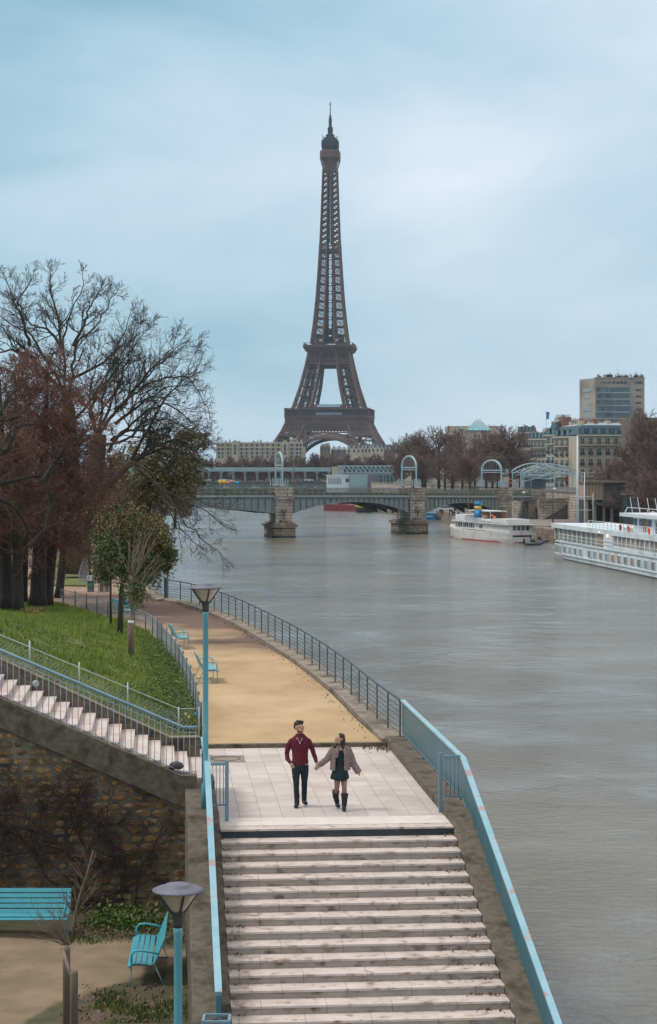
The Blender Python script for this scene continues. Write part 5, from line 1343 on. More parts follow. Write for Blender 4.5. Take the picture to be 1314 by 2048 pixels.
# decorative arches
for f in range(4):
    mb = MB(); n = 56; Ri, Ro = 37.2, 41.8; zc = .2
    def ap(r, a): 
        x, z = r*math.cos(a), zc+r*math.sin(a); return fp(f, x, max(z,0), .25)
    for k in range(n):
        a, b = math.pi*(.06+.88*k/n), math.pi*(.06+.88*(k+1)/n)
        for r, t in ((Ri,1.2),(Ro,1.0)): mb.bar(ap(r,a),ap(r,b),t,1.6)
        mb.bar(ap(Ri,a),ap(Ro,a),.9)
        p, q, r_, s = ap(Ri+.6,a), ap(Ri+.6,b), ap(Ri+2.0,b), ap(Ri+2.0,a)
        mb.add([p,q,r_,s],[(0,1,2,3)])
        # spandrel ovals up to the girder
        x = Ro*math.cos(a); z = zc+Ro*math.sin(a)
        if 27 < z < 40.5 and k%2 == 0: mb.bar(ap(Ro,a), fp(f,x*1.04,min(42.8,z+ (43-z))), .45)
    # underside depth of the arch
    for k in range(n):
        a, b = math.pi*(.06+.88*k/n), math.pi*(.06+.88*(k+1)/n)
        rot = Matrix.Rotation(f*math.pi/2,3,'Z')
        def ip(a): x, z = Ri*math.cos(a), zc+Ri*math.sin(a); return rot@Vector((x,-(ow(max(z,0))-5.5),z))
        mb.bar(ip(a),ip(b),.8); mb.bar(ap(Ri,a),ip(b),.35); mb.bar(ap(Ri,b),ip(a),.35)
    mb.build('arch', M['iron'], TT)
# second platform
mb = MB()
vs = []
prof = [(18.6,110.7),(19.0,112),(21.0,114.6),(21.2,116.2),(20.6,116.4)]
for o, z in prof: vs += [(-o,-o,z),(o,-o,z),(o,o,z),(-o,o,z)]
fs = [(i*4+j,i*4+(j+1)%4,(i+1)*4+(j+1)%4,(i+1)*4+j) for i in range(len(prof)-1) for j in range(4)]+[(3,2,1,0),(16,17,18,19)]
mb.add(vs, fs); mb.build('second_platform', M['iron'], TT)
mb = MB()
for f in range(4):
    rot = Matrix.Rotation(f*math.pi/2,4,'Z')
    for k in range(17): x = -20.4+40.8*k/16; mb.bar(rot@Vector((x,-20.4,116.4)), rot@Vector((x,-20.4,118)), .25)
    mb.bar(rot@Vector((-20.5,-20.4,118)), rot@Vector((20.5,-20.4,118)), .3)
    for k in range(20): x = -19+38*k/19; mb.bar(rot@Vector((x*.97,-18.9,110.8)), rot@Vector((x*1.08,-21.1,114.6)), .3)
mb.build('gallery', M['iron'], TT)
mb = MB()
for f in range(4):
    z0, z1, z2 = 100.6, 104.6, 110.6
    for a in (z0, z1, z2): mb.bar(fp(f,-ow(a),a),fp(f,ow(a),a),.9)
    n = 18
    for k in range(n):
        a, b = -1+2*k/n, -1+2*(k+1)/n
        mb.bar(fp(f,a*ow(z0),z0),fp(f,b*ow(z1),z1),.42); mb.bar(fp(f,b*ow(z0),z0),fp(f,a*ow(z1),z1),.42)
    n = 6
    for k in range(n):
        a, b = -1+2*k/n, -1+2*(k+1)/n
        mb.bar(fp(f,a*ow(z1),z1),fp(f,b*ow(z2),z2),.5); mb.bar(fp(f,b*ow(z1),z1),fp(f,a*ow(z2),z2),.5); mb.bar(fp(f,b*ow(z1),z1),fp(f,b*ow(z2),z2),.7)
mb.build('upper_girder', M['iron'], TT)
mb = MB(); mb.box(-18,18,-18,18,97.9,100.0); mb.box(-16.8,16.8,-16.8,16.8,107,110.5); ring_sq(mb, 15, 14, 103, 107); mb.build('lift_deck', M['iron_dark'], TT)  # ring added as dark backing behind the lattice, shade in its colour
mb = MB(); mb.box(-32.5,32.5,-32.5,-14,47.0,49.5); mb.box(-32.5,32.5,14,32.5,47.0,49.5); ring_sq(mb, 31.5, 30, 45.0, 47.0); ring_sq(mb, 31, 14, 49.6, 50.2); mb.build('under_floor', M['iron_dark'], TT)  # floor girders; solid ring backs the lattice with interior shade in its colour
# lift rails / stairs inside the legs, seen as dark clutter
rg = random.Random(9); mb = MB()
for sx in (-1,1):
    for sy in (-1,1):
        for z in range(62,98,9):
            c = (ow(z)+iw(z))/2; w_ = (ow(z)-iw(z))/2*.55
            mb.obox((sx*c,sy*c,z+1), (w_*2*rg.uniform(.6,1),w_*2*rg.uniform(.6,1),rg.uniform(1,2.4)), rg.random())
        mb.bar((sx*(ow(60)+iw(60))/2,sy*(ow(60)+iw(60))/2,60),(sx*(ow(112)+iw(112))/2,sy*(ow(112)+iw(112))/2,112),2.2)
mb.build('lift_track', M['iron_dark'], TT)
# summit
def sq(mb, prof, m=8):
    vs = []; k = len(prof)
    for o, z in prof:
        c = o*.28
        vs += [(-o+c,-o,z),(o-c,-o,z),(o,-o+c,z),(o,o-c,z),(o-c,o,z),(-o+c,o,z),(-o,o-c,z),(-o,-o+c,z)]
    fs = [(i*8+j,i*8+(j+1)%8,(i+1)*8+(j+1)%8,(i+1)*8+j) for i in range(k-1) for j in range(8)]+[tuple(reversed(range(8))), tuple((k-1)*8+j for j in range(8))]
    mb.add(vs, fs)
mb = MB(); sq(mb, [(5.4,264),(5.3,270),(5.9,273),(7.9,275.6),(8.3,276),(8.3,281),(7.9,282)]); mb.build('summit_cabin', M['iron'], TT)
mb = MB()
for f in range(4):
    rot = Matrix.Rotation(f*math.pi/2,4,'Z')
    for x in (-5,0,5): mb.bar(rot@Vector((x,-5.6,266)), rot@Vector((x*1.5,-8.1,275.5)), .35)
mb.build('bracket', M['iron'], TT)
mb = MB(); sq(mb, [(6.6,282),(6.8,284),(7.1,285),(7.1,290.5),(6.0,291.5)]); mb.build('upper_cabin', M['iron_dark'], TT)
mb = MB(); sq(mb, [(5.4,291.5),(5.3,292.6),(3.6,293.8),(3.5,295.6),(2.1,296.6),(2.0,298.5)])
for a in range(10):
    x = 6.6*math.cos(a*.63); y = 6.6*math.sin(a*.63); mb.bar((x,y,290),(x,y,294+ (a%3)*1.2),.35)
mb.build('dome', M['iron_dark'], TT)
mb = MB(); mb.lathe([(2.2,298),(2.3,302),(1.2,303)], (0,0,0), 10)
for i in range(6): mb.lathe([(1.0,303+i*1.2),(1.5,303.3+i*1.2),(1.5,303.8+i*1.2),(1.0,304.1+i*1.2)], (0,0,0), 8)
mb.lathe([(1.0,303),(1.0,312),(.45,313),(.35,323),(.05,324.5)], (0,0,0), 8); mb.bar((-1.5,0,322),(1.5,0,322),.3); mb.build('antenna', M['iron_dark'], TT)

# ------------------------------------------------------------------ near bridge
def BP(px, Z): return Vector(((px-657)/4000*Z, Z, 0))
BR = thing('bridge', 'pale teal railway bridge with stone piers curving across the river', 'bridge', BP(565,391))
cl = catmull([Vector((-75,368,0)),Vector((-48,374,0)),BP(565,391),BP(834,415.5),BP(1000,441),BP(1082,456)], .5)
def nearest(px):
    return min(range(len(cl)), key=lambda i: abs((cl[i].x/cl[i].y*4000+657)-px))
i1, i2, i3, i4 = nearest(565), nearest(834), nearest(1003), nearest(1070)
def deck_z(i):     # parapet top height
    t = cl[i].y; return 13.2-(975+ (max(0,t-391)*.06) -940)/4000*t
def dirs(i):
    d = cl[min(i+1,len(cl)-1)]-cl[max(i-1,0)]; d.normalize(); return d, Vector((d.y,-d.x,0))  # tangent, outward (to camera)
W_ = 9.0
def strip(mb, ia, ib, prof_fn):
    idx = list(range(ia, ib+1)); vs = []; fs = []; n = None
    for i in idx:
        d, o = dirs(i); pr = prof_fn(i, (i-ia)/max(1,(ib-ia))); n = len(pr)
        for a, z in pr: vs.append(cl[i]+o*a+Vector((0,0,z)))
    for k in range(len(idx)-1):
        for j in range(n): fs.append((k*n+j,k*n+(j+1)%n,(k+1)*n+(j+1)%n,(k+1)*n+j))
    fs.append(tuple(range(n))); fs.append(tuple(reversed([(len(idx)-1)*n+j for j in range(n)])))
    mb.add(vs, fs)
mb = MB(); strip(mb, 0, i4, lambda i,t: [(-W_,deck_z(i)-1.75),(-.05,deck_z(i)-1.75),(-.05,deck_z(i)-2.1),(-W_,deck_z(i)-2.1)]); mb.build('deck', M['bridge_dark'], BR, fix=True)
mb = MB(); strip(mb, 0, i4, lambda i,t: [(.0,deck_z(i)-1.52),(.30,deck_z(i)-1.60),(.38,deck_z(i)-1.8),(.30,deck_z(i)-2.0),(0,deck_z(i)-2.08)]); mb.build('fascia', M['bridge_teal'], BR, fix=True)
mb = MB(); strip(mb, 0, i4, lambda i,t: [(-W_+.5,deck_z(i)-1.0),(-.5,deck_z(i)-1.0),(-.5,deck_z(i)-1.74),(-W_+.5,deck_z(i)-1.74)]); mb.build('track_bed', M['ballast'], BR, fix=True)
def span(ia, ib, crown, spring, far=0):
    # arched girder with ribs
    def bot(t): return deck_z(ia+int(t*(ib-ia)))-crown-(spring-crown)*abs(2*t-1)**2.2
    for off in (0, -W_*.33, -W_*.66, -W_+.3):
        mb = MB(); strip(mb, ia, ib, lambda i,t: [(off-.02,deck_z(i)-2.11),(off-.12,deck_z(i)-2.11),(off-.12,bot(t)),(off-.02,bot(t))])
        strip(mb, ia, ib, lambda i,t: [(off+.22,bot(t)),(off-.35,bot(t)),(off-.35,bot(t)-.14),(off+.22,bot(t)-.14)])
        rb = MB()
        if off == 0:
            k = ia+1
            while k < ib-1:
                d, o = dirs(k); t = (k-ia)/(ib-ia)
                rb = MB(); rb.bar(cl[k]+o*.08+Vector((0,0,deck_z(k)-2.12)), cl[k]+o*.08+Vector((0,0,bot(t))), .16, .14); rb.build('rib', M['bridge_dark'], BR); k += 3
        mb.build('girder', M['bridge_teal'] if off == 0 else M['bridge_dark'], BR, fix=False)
span(0, i1-2, 3.2, 5.0); span(i1+4, i2-5, 2.7, 5.0); span(i2+5, i3-3, 2.9, 5.2); span(i3+2, i4, 2.4, 2.6)
def parapet(ia, ib):
    mb = MB(); k = ia; n = 0
    strip(mb, ia, ib, lambda i,t: [(.10,deck_z(i)),(-.06,deck_z(i)),(-.06,deck_z(i)-.12),(.10,deck_z(i)-.12)])
    strip(mb, ia, ib, lambda i,t: [(.08,deck_z(i)-1.40),(-.04,deck_z(i)-1.40),(-.04,deck_z(i)-1.52),(.08,deck_z(i)-1.52)])
    o_ = mb.build('parapet', M['bridge_teal'], BR)
    mb = MB(); pm = MB()
    while k+3 <= ib:
        d, o = dirs(k); a = cl[k]+Vector((0,0,deck_z(k)-.10)); pm.bar(a, a-Vector((0,0,1.32)), .22, .16)
        d, o = dirs(k+1); c = (cl[k]+cl[k+3])/2+Vector((0,0,deck_z(k)-.76)); 
        for rr in (.52,.22):
            pts = [c+d*(rr*math.cos(q*math.pi/5))+Vector((0,0,rr*math.sin(q*math.pi/5))) for q in range(11)]; mb.tube(pts, .085, 4)
        mb.bar(c-d*.7+Vector((0,0,.6)), c-d*.3+Vector((0,0,.3)), .08); mb.bar(c+d*.7-Vector((0,0,.6)), c+d*.3-Vector((0,0,.3)), .08)
        mb.bar(c-d*.7-Vector((0,0,.6)), c-d*.3-Vector((0,0,.3)), .08); mb.bar(c+d*.7+Vector((0,0,.6)), c+d*.3+Vector((0,0,.3)), .08)
        k += 3
    mb.build('scrollwork', M['parapet'], BR); pm.build('baluster', M['bridge_teal'], BR)
parapet(0, i1-2); parapet(i1+2, i2-2); parapet(i2+2, i3-2); parapet(i3+3, i4-1)
def pier(i, w, low, nm='pier', base=True, rot=None):
    ang = rot; d = Vector((math.cos(ang),math.sin(ang),0)); o = Vector((d.y,-d.x,0)); c = cl[i]; dz = deck_z(i)
    T = MB(); 
    def ob(mb, s, dep0, dep1, z0, z1, w_): # dep measured outward
        cc = c+o*((dep0+dep1)/2)+d*s; mb.obox(cc+Vector((0,0,(z0+z1)/2)), (w_,abs(dep1-dep0),z1-z0), ang)
    ob(T, 0, 1.0, -W_-1, low, dz-2.35, w); p = T.build('pier', M['masonry'], BR)
    T = MB(); ob(T, 0, 1.25, -W_-1.2, dz-2.34, dz-1.95, w+.5); ob(T, 0, 1.15, -.3, dz-1.94, dz+.02, w+.1); ob(T,0,-W_+.3,-W_-1.1,dz-1.94,dz+.02,w+.1)
    ob(T, -w*.36, 1.35, .9, dz-1.9, dz+.15, w*.3); ob(T, w*.36, 1.35, .9, dz-1.9, dz+.15, w*.3); T.build('cornice', M['masonry'], p)
    T = MB(); cc = c+o*1.05
    T.lathe([(.62,0),(.5,.22),(.2,.3)], (0,0,0), 14); vs = T.v; T.v = []
    for x,y,z in vs: q = cc+d*x+Vector((0,0,dz-4.4+y))+o*z; T.v.append(tuple(q))
    ob(T, 0, 1.2, 1.0, low+.3, dz-5.1, .35); T.build('medallion', M['masonry_low'], p)
    if base:
        def poly(w_, d0, d1, nose): # boat shaped plan
            pts = []
            for s, a in ((-w_/2,d1),(w_/2,d1),(w_/2,d0-nose*.3)):
                pts.append((s,a))
            for k in range(1,6):
                t = k/6; pts.append((w_/2*math.cos(t*math.pi), d0-nose*.3+nose*math.sin(t*math.pi)))
            pts.append((-w_/2,d0-nose*.3)); return [tuple((c+d*s+o*a)[:2]) for s,a in pts]
        T = MB(); T.prism(poly(w+1.3,1.3,-W_-3,1.4), -1, 2.0); T.build('base', M['masonry_low'], p, fix=True)
        T = MB(); T.prism(poly(w+2.1,1.5,-W_-3.4,1.7), 2.0, 2.55); T.prism(poly(w+1.0,1.2,-W_-2.5,1.2), 2.55, 2.9); T.prism(poly(w*.6,.9,-W_-2.5,1.0), 2.9, 3.4); T.build('base_cap', M['masonry_low'], p, fix=True)
        T = MB(); T.prism(poly(w+1.34,1.32,-W_-3.04,1.4), -.5, .35); T.build('tide_mark', M['black'], p, fix=True)
    return p
pier(i1, 3.3, 2.8, rot=R(9)); pier(i2, 3.3, 2.8, rot=R(13)); pier(i3, 4.0, 0, base=False, rot=R(14)); pier(i4, 4.0, 0, base=False, rot=R(14))
def portal(px_l, px_r, i, ytop, ybase, label):
    Z = cl[i].y+1.0; L_, Rr = P(px_l,ybase,Z+1.0), P(px_r,ybase,Z-1.0); top = P((px_l+px_r)/2, ytop, Z).z
    zb = L_.z; hgt = top-zb; T = thing('bridge_portal', label, 'portal', ((L_.x+Rr.x)/2,(L_.y+Rr.y)/2,zb), 0, 'arched portals on the near bridge')
    # true width: the portal spans the tracks and is seen obliquely
    c = (L_+Rr)/2; d, o = dirs(i); half = 4.0
    vis = (px_r-px_l)*Z/4000/2
    # orientation chosen so that its seen width matches
    ang = math.asin(min(.98, vis/half)); ax = Vector((math.sin(ang), -math.cos(ang), 0))
    sh = zb+hgt*.62
    def pt(s, z, q=0): return c+ax*s+Vector((0,0,z-c.z))
    for s in (-half, half):
        mb = MB(); mb.bar(pt(s,zb),pt(s,sh),.32); mb.bar(pt(s,zb),pt(s,zb+.5),.8); mb.build('column', M['portal'], T)
        for k in (-1.2,-.6,.6,1.2):
            mb = MB(); q = pt(s,zb)+d*k; mb.bar(q,q+Vector((0,0,1.5-.3*abs(k))),.16); mb.lathe([(.14,0),(.05,.25)],q+Vector((0,0,1.5-.3*abs(k))),6)
            for zz in (.4,.9): mb.bar(q+Vector((0,0,zz)), pt(s,zb+zz+.1), .09)
            mb.build('finial', M['portal'], T)
    mb = MB(); n = 18; r2 = top-sh
    for rr, t in ((1.0,.30),(.90,.07)):
        for k in range(n):
            a, b = math.pi*k/n, math.pi*(k+1)/n
            mb.bar(pt(half*rr*math.cos(a),sh+r2*rr*math.sin(a)), pt(half*rr*math.cos(b),sh+r2*rr*math.sin(b)), t)
    mb.build('arch', M['portal'], T)
    mb = MB(); mb.bar(pt(-half,sh),pt(half,sh),.2)
    for k in range(1,8): x = -half+2*half*k/8; mb.bar(pt(x,sh-.5),pt(x,sh+.88*r2*math.sqrt(max(0,1-(x/half)**2))),.045)
    mb.bar(pt(-half,sh-.45),pt(half,sh-.45),.12); mb.build('tie_bar', M['portal'], T)
    return T
portal(550, 566, i1, 905, 972, 'narrowest seen arched portal standing on the left bridge pier')
portal(805, 831, i2, 912, 973, 'middle arched portal standing on the right river pier of the bridge')
portal(966, 1000, i3, 920, 974, 'arched portal at the bank end of the bridge beside the red signal')
# round signs on the bridge
for px, py, r, m, lab in ((441,964,.42,'yellow','left one of the two yellow round signs above the bridge parapet'),(449,964,.42,'yellow','right one of the two yellow round signs above the bridge parapet'),(456.5,965,.32,'pink','small red and white sign right of the yellow discs'),(462,963,.34,'pink','slightly higher pink sign right of the yellow discs'),(468.5,963.5,.30,'panelbeige','small brownish sign left of the blue one'),(475,966,.34,'signblue','blue round sign at the right end of the sign row on the bridge')):
    c = P(px,py,384); mb = MB(); mb.lathe([(r,0),(r,.08)], (0,0,0), 16); T = thing('road_sign', lab, 'sign', (c.x,c.y,deck_z(20)-.05), 0, 'round signs above the bridge parapet')
    vs = [(c.x+x, c.y-z, c.z+y) for x,y,z in mb.v]; mb.v = vs; mb.build('plate', M[m], T)
    mb = MB(); mb.bar((c.x,c.y+.05,deck_z(20)-.3),(c.x,c.y+.05,c.z),.08)
    mb.build('post', M['galv'], T)
# ------------------------------------------------------------------ far viaduct
Zv = 905
VD = thing('viaduct', 'pale blue metro viaduct on columns above the far road bridge', 'viaduct', P(530,975,Zv))
OFFv = OFF[VD.name]
xl, xr = P(300,940,Zv).x, P(662,940,Zv).x
mb = MB(); mb.box(xl,xr,Zv,Zv+7,P(0,943,Zv).z,P(0,939.5,Zv).z); mb.box(xl,xr,Zv-.5,Zv-.2,P(0,939.5,Zv).z,P(0,937.5,Zv).z); mb.build('upper_deck', M['portal'], VD)
mb = MB(); mb.box(xl,xr,Zv-.4,Zv-.3,P(0,937,Zv).z,P(0,935,Zv).z+.0)
for k in range(80): x = xl+(xr-xl)*k/79; mb.box(x-.1,x+.1,Zv-.45,Zv-.41,P(0,937.5,Zv).z,P(0,934.5,Zv).z)
mb.build('parapet', M['portal'], VD)
k = 0
for px in range(322,662,24):
    x = P(px,950,Zv).x; mb = MB(); z0, z1 = P(0,963,Zv).z, P(0,943,Zv).z
    mb.box(x-.42,x+.42,Zv+.2,Zv+1,z0,z1-.6); mb.box(x-.9,x+.9,Zv+.1,Zv+1.1,z1-.6,z1); mb.box(x-.42,x+.42,Zv+5.8,Zv+6.6,z0,z1-.6); mb.build('column', M['bridge_teal'], VD)
mb = MB(); mb.box(xl,P(700,0,Zv).x,Zv-6,Zv+14,P(0,967,Zv).z,P(0,963,Zv).z); mb.build('road_deck', M['asphalt'], VD)
mb = MB()
zt = P(0,967,Zv).z; zb = 3.0
for s in range(9):
    a = xl+s*(xr-xl)/6; b = a+(xr-xl)/6; n = 10
    for k in range(n):
        t0, t1 = k/n, (k+1)/n; za = zt-1.2-3.5*abs(2*t0-1)**2; zc = zt-1.2-3.5*abs(2*t1-1)**2; x0, x1 = a+(b-a)*t0, a+(b-a)*t1
        mb.add([(x0,Zv-5.9,zt),(x1,Zv-5.9,zt),(x1,Zv-5.9,zc),(x0,Zv-5.9,za),(x0,Zv-5.4,zt),(x1,Zv-5.4,zt),(x1,Zv-5.4,zc),(x0,Zv-5.4,za)],[(0,1,2,3),(4,7,6,5),(3,2,6,7),(0,4,5,1)])
    mb.box(a-1.5,a+1.5,Zv-6.5,Zv+14,-1,zt-4)
mb.build('arch_girder', M['bridge_dark'], VD, fix=True)
def car(loc, rz, m, label, group='cars on the far bridge'):
    T = thing('parked_car' if 'parked' in label else 'car', label, 'car', loc, rz or .0001, group)
    mb = MB(); mb.xprism([(-2.1,.35),(-2.1,.8),(-1.3,.92),(1.7,.95),(2.1,.75),(2.1,.35)], -.85, .85); bevel(mb.build('body', m, T, fix=True), .08)
    mb = MB(); vs = [(-.78,-1.2,.9),(.78,-1.2,.9),(.78,1.6,.95),(-.78,1.6,.95),(-.62,-.5,1.42),(.62,-.5,1.42),(.62,1.0,1.42),(-.62,1.0,1.42)]
    mb.add(vs, [(0,1,5,4),(1,2,6,5),(2,3,7,6),(3,0,4,7),(4,5,6,7)]); mb.build('cabin_glass', M['carglass'], T)
    mb = MB(); mb.box(-.60,.60,-.48,.98,1.42,1.47); mb.build('roof', m, T)
    for x in (-.86,.86):
        for y in (-1.35,1.3):
            mb = MB(); mb.tube([(x-.1,y,.33),(x+.1,y,.33)], .33, 12); mb.build('wheel', M['black'], T)
    return T
rz_ = P(0,963,Zv).z+.02
car((P(447,0,Zv-3).x,Zv-3,rz_), R(88), M['carwhite'], 'white car above the yellow signs on the far bridge')
car((P(413,0,Zv-3).x,Zv-3,rz_), R(90), M['carwhite'], 'pale car nearest the trees on the far bridge')
car((P(600,0,Zv-3).x,Zv-3,rz_), R(92), M['lampgrey'], 'grey car on the far bridge between the portal and the white building')
car((P(618,0,Zv-3).x,Zv-3,rz_), R(90), M['carwhite'], 'white car just left of the white quayside building')
mb = MB(); q = P(587,978,430); mb.bar((q.x,430,5),(q.x,430,P(0,915,430).z),.22); mb.build('mast', M['brownwood'], loc=(q.x,430,5), label='bare brown pole rising behind the bridge near its left pier', cat='pole')
# ------------------------------------------------------------------ right bank: quay and street level
ql = [Vector(p) for p in ((66,120,0),(57,200,0),(52,240,0),(46.5,305,0),(42,362,0),(36.5,410,0),(32,480,0),(29.6,535,0),(22.5,587,0),(14,640,0),(2,750,0),(-14,900,0),(-30,1000,0))]
qc = catmull(ql, 6)
mb = MB(); mb.prism([(p.x,p.y) for p in qc]+[(400,1000),(400,120)], -1.5, 2.2); mb.build('quay', M['quay'], kind='structure', fix=True)
EW = thing('quay_wall', 'low stone edge wall of the far quay along the river', 'wall', (qc[0].x,qc[0].y,0))
mb = MB(); sweep(mb, qc, [(-.35,-1),(-.35,2.35),(.5,2.35),(.5,2.1)]) if False else None
mb = MB(); vs=[]; 
def left_off(line, off):
    out = []
    for i, p in enumerate(line):
        d = line[min(i+1,len(line)-1)]-line[max(i-1,0)]; d.normalize(); out.append(p+Vector((d.y,-d.x,0))*off)
    return out
sweep(mb, qc, [(-.3,-1.2),(-.3,2.32),(.4,2.32),(.4,2.15)]); mb.build('coping', M['masonry_low'], EW, fix=True)
# street level behind a retaining wall
st = left_off(qc, 20)
mb = MB(); mb.prism([(p.x,p.y) for p in st]+[(500,1000),(500,100)], 2.0, 7.6); mb.build('street', M['asphalt'], kind='structure', fix=True)
RWl = thing('retaining_wall', 'tall stone retaining wall between the quay and the upper street', 'wall', (st[5].x,st[5].y,2.2))
mb = MB(); sweep(mb, st, [(-.5,2.1),(-.5,8.2),(.4,8.2),(.4,7.4)]); mb.build('wall', M['masonry'], RWl, fix=True)
mb = MB(); sweep(mb, st, [(-.65,8.2),(-.65,8.45),(.5,8.45),(.5,8.2)]); mb.build('coping', M['masonry_low'], RWl, fix=True)
# stair ramp in front of the wall
Zr = 447
def XP(px, Z): return (px-657)/4000*Z
def ZP(py, Z): return 13.2-(py-940)/4000*Z
T = thing('quay_ramp', 'stone ramp with a dark arch climbing from the quay beside the bridge abutment', 'ramp', (XP(1120,Zr),Zr,2.2))
mb = MB(); mb.yprism([(XP(1078,Zr),2.1),(XP(1078,Zr),ZP(1000,Zr)),(XP(1130,Zr),ZP(1000,Zr)),(XP(1141,Zr),ZP(1006,Zr)),(XP(1085,Zr),2.1)][:5], Zr, Zr+4); mb.yprism([(XP(1141,Zr),2.1),(XP(1141,Zr),ZP(1000,Zr)),(XP(1215,Zr),ZP(1002,Zr)),(XP(1215,Zr),2.1)], Zr-1, Zr+4)
mb.build('wall', M['masonry'], T, fix=True)
mb = MB(); mb.box(XP(1076,Zr),XP(1216,Zr),Zr-1.2,Zr-.2,ZP(1000,Zr),ZP(996,Zr)); mb.build('coping', M['masonry_low'], T)
mb = MB(); mb.yprism([(XP(1090,Zr),2.1),(XP(1141,Zr),ZP(1008,Zr)),(XP(1141,Zr),2.1)], Zr+.5, Zr+2); mb.build('recess', M['brownwall'], T, fix=True)
# ------------------------------------------------------------------ buildings
def win_grid(par, xs, zs_, w, h, y, m, name='window', frame=None, dep=.12, bal=None):
    for z in zs_:
        for x in xs:
            mb = MB(); mb.box(x-w/2,x+w/2,y-dep,y+.05,z,z+h); o = mb.build(name, m, par)
            if frame:
                mb = MB(); t = .14
                mb.box(x-w/2-t,x-w/2-.01,y-dep-.08,y,z-t,z+h+t); mb.box(x+w/2+.01,x+w/2+t,y-dep-.08,y,z-t,z+h+t); mb.box(x-w/2-.0,x+w/2+.0,y-dep-.1,y,z-t*1.6,z-.01); mb.box(x-w/2,x+w/2,y-dep-.08,y,z+h+.01,z+h+t); mb.box(x-.05,x+.05,y-dep-.06,y-dep-.01,z,z+h)
                mb.build('frame', frame, o)
def side_build(ax, name, label, cat, x, y, rz): return thing(name, label, cat, (x,y,7.5), rz or .0001)
# Haussmann block, front facade facing the viewer
Zb = 640
def hauss(label, pxl, pxr, Za, rz, py_cornice, py_roof, nwin, m, win_rows, chim=4, depth=16, floor=3.35, group='stone apartment blocks behind the right bank'):
    x0 = XP(pxl,Za); L = abs((pxr-pxl))/4000*Za/max(.25,math.cos(rz)); zc = ZP(py_cornice,Za)-7.5; zr_ = ZP(py_roof,Za)-7.5
    T = thing('apartment_building', label, 'building', (x0,Za,7.5), rz or .0001, group)
    mb = MB(); mb.box(0,L,0,depth,-.5,zc); mb.build('wall', m, T)
    mb = MB(); mb.box(-.4,L+.4,-.6,.0,zc-.01,zc+.45)
    for k in (1.1,): pass
    mb.box(-.15,L+.15,-.3,-.01,zc-floor*1-.5,zc-floor-.2); mb.box(-.15,L+.15,-.25,-.01,4.6,5.0); mb.build('cornice', M['facade_pale'], T)
    h = zr_-zc-.45; ins = 1.6
    mb = MB(); a, b = .0, ins
    mb.add([(0,.2,zc+.45),(L,.2,zc+.45),(L,depth-.2,zc+.45),(0,depth-.2,zc+.45),(b,b+.2,zc+.45+h*.8),(L-b,b+.2,zc+.45+h*.8),(L-b,depth-b,zc+.45+h*.8),(b,depth-b,zc+.45+h*.8)],[(0,1,5,4),(1,2,6,5),(2,3,7,6),(3,0,4,7),(4,5,6,7)]); r = mb.build('roof', M['slate'], T)
    mb = MB(); mb.add([(b,b+.2,zc+.45+h*.8),(L-b,b+.2,zc+.45+h*.8),(L-b,depth-b,zc+.45+h*.8),(b,depth-b,zc+.45+h*.8),(L*.3,depth*.5,zc+.5+h),(L*.7,depth*.5,zc+.5+h)],[(0,1,5,4),(1,2,5),(2,3,4,5),(3,0,4)]); mb.build('roof_top', M['zinc'], r)
    for k in range(nwin):
        x = L*(k+.5)/nwin; mb = MB(); mb.box(x-.85,x+.85,-.05,1.4,zc+.46,zc+2.7); dm = mb.build('dormer', M['slate'], T)
        mb = MB(); mb.box(x-.5,x+.5,-.12,-.04,zc+.8,zc+2.5); mb.build('pane', M['window_light'], dm)
    rg = random.Random(int(pxl)); cz = zc+h*.5
    for k in range(chim):
        x = L*(k+.6)/chim; mb = MB(); mb.box(x-.6,x+.6,depth*.35,depth*.75,cz,zc+h+1.2); ch = mb.build('chimney', M['chimney'] if k%2 else M['facade'], r)
        mb = MB()
        for q in range(6): mb.lathe([(.16,0),(.13,.9)], (x,depth*.37+q*depth*.07,zc+h+1.2), 6)
        mb.build('chimney_pot', M['chimney'], ch)
    zs_ = [zc-floor*(k+1)+.75 for k in range(win_rows)]
    win_grid(T, [L*(k+.5)/nwin for k in range(nwin)], zs_, 1.25, 2.0, 0, M['window'], frame=M['facade_pale'])
    for k in (0, 3) if win_rows > 4 else (0,):
        z = zc-floor*(k+1)+.45; mb = MB(); mb.box(.2,L-.2,-1.0,-.01,z-.18,z)
        bl_ = mb.build('balcony', M['facade_pale'], T); mb = MB(); mb.box(.2,L-.2,-1.0,-.95,z+.85,z+.95)
        x = .2
        while x < L-.2: mb.box(x,x+.06,-1.0,-.95,z,z+.85); x += .35
        mb.build('railing', M['ironwork'], bl_)
    for k in (1,2,4):
        if k < win_rows:
            z = zc-floor*(k+1)+.62
            for q in range(nwin):
                x = L*(q+.5)/nwin; mb = MB(); mb.box(x-.8,x+.8,-.42,-.38,z,z+.95); mb.build('window_rail', M['ironwork'], T)
    return T, L
hauss('cream stone apartment block facing the viewer behind the riverside trees', 1156, 1292, 640, R(4), 872, 845, 8, M['facade'], 6, 5)
hauss('corner stone block with long balconies seen obliquely beside the facing one', 1108, 1156, 668, R(-52), 876, 848, 5, M['facade'], 6, 3, depth=14)
hauss('narrow pale gabled stone block with a grey roof between its neighbours', 1092, 1110, 700, R(-45), 872, 838, 2, M['facade_pale'], 7, 2, depth=12)
hauss('blue grey mansard roofed block at the far left of the stone row', 1060, 1094, 730, R(-48), 880, 864, 5, M['facade_pale'], 6, 2, depth=12)
hauss('distant flat toned block peeping above the trees left of the stone row', 1036, 1064, 850, R(-20), 866, 858, 4, M['facade_pale'], 4, 2, depth=12)
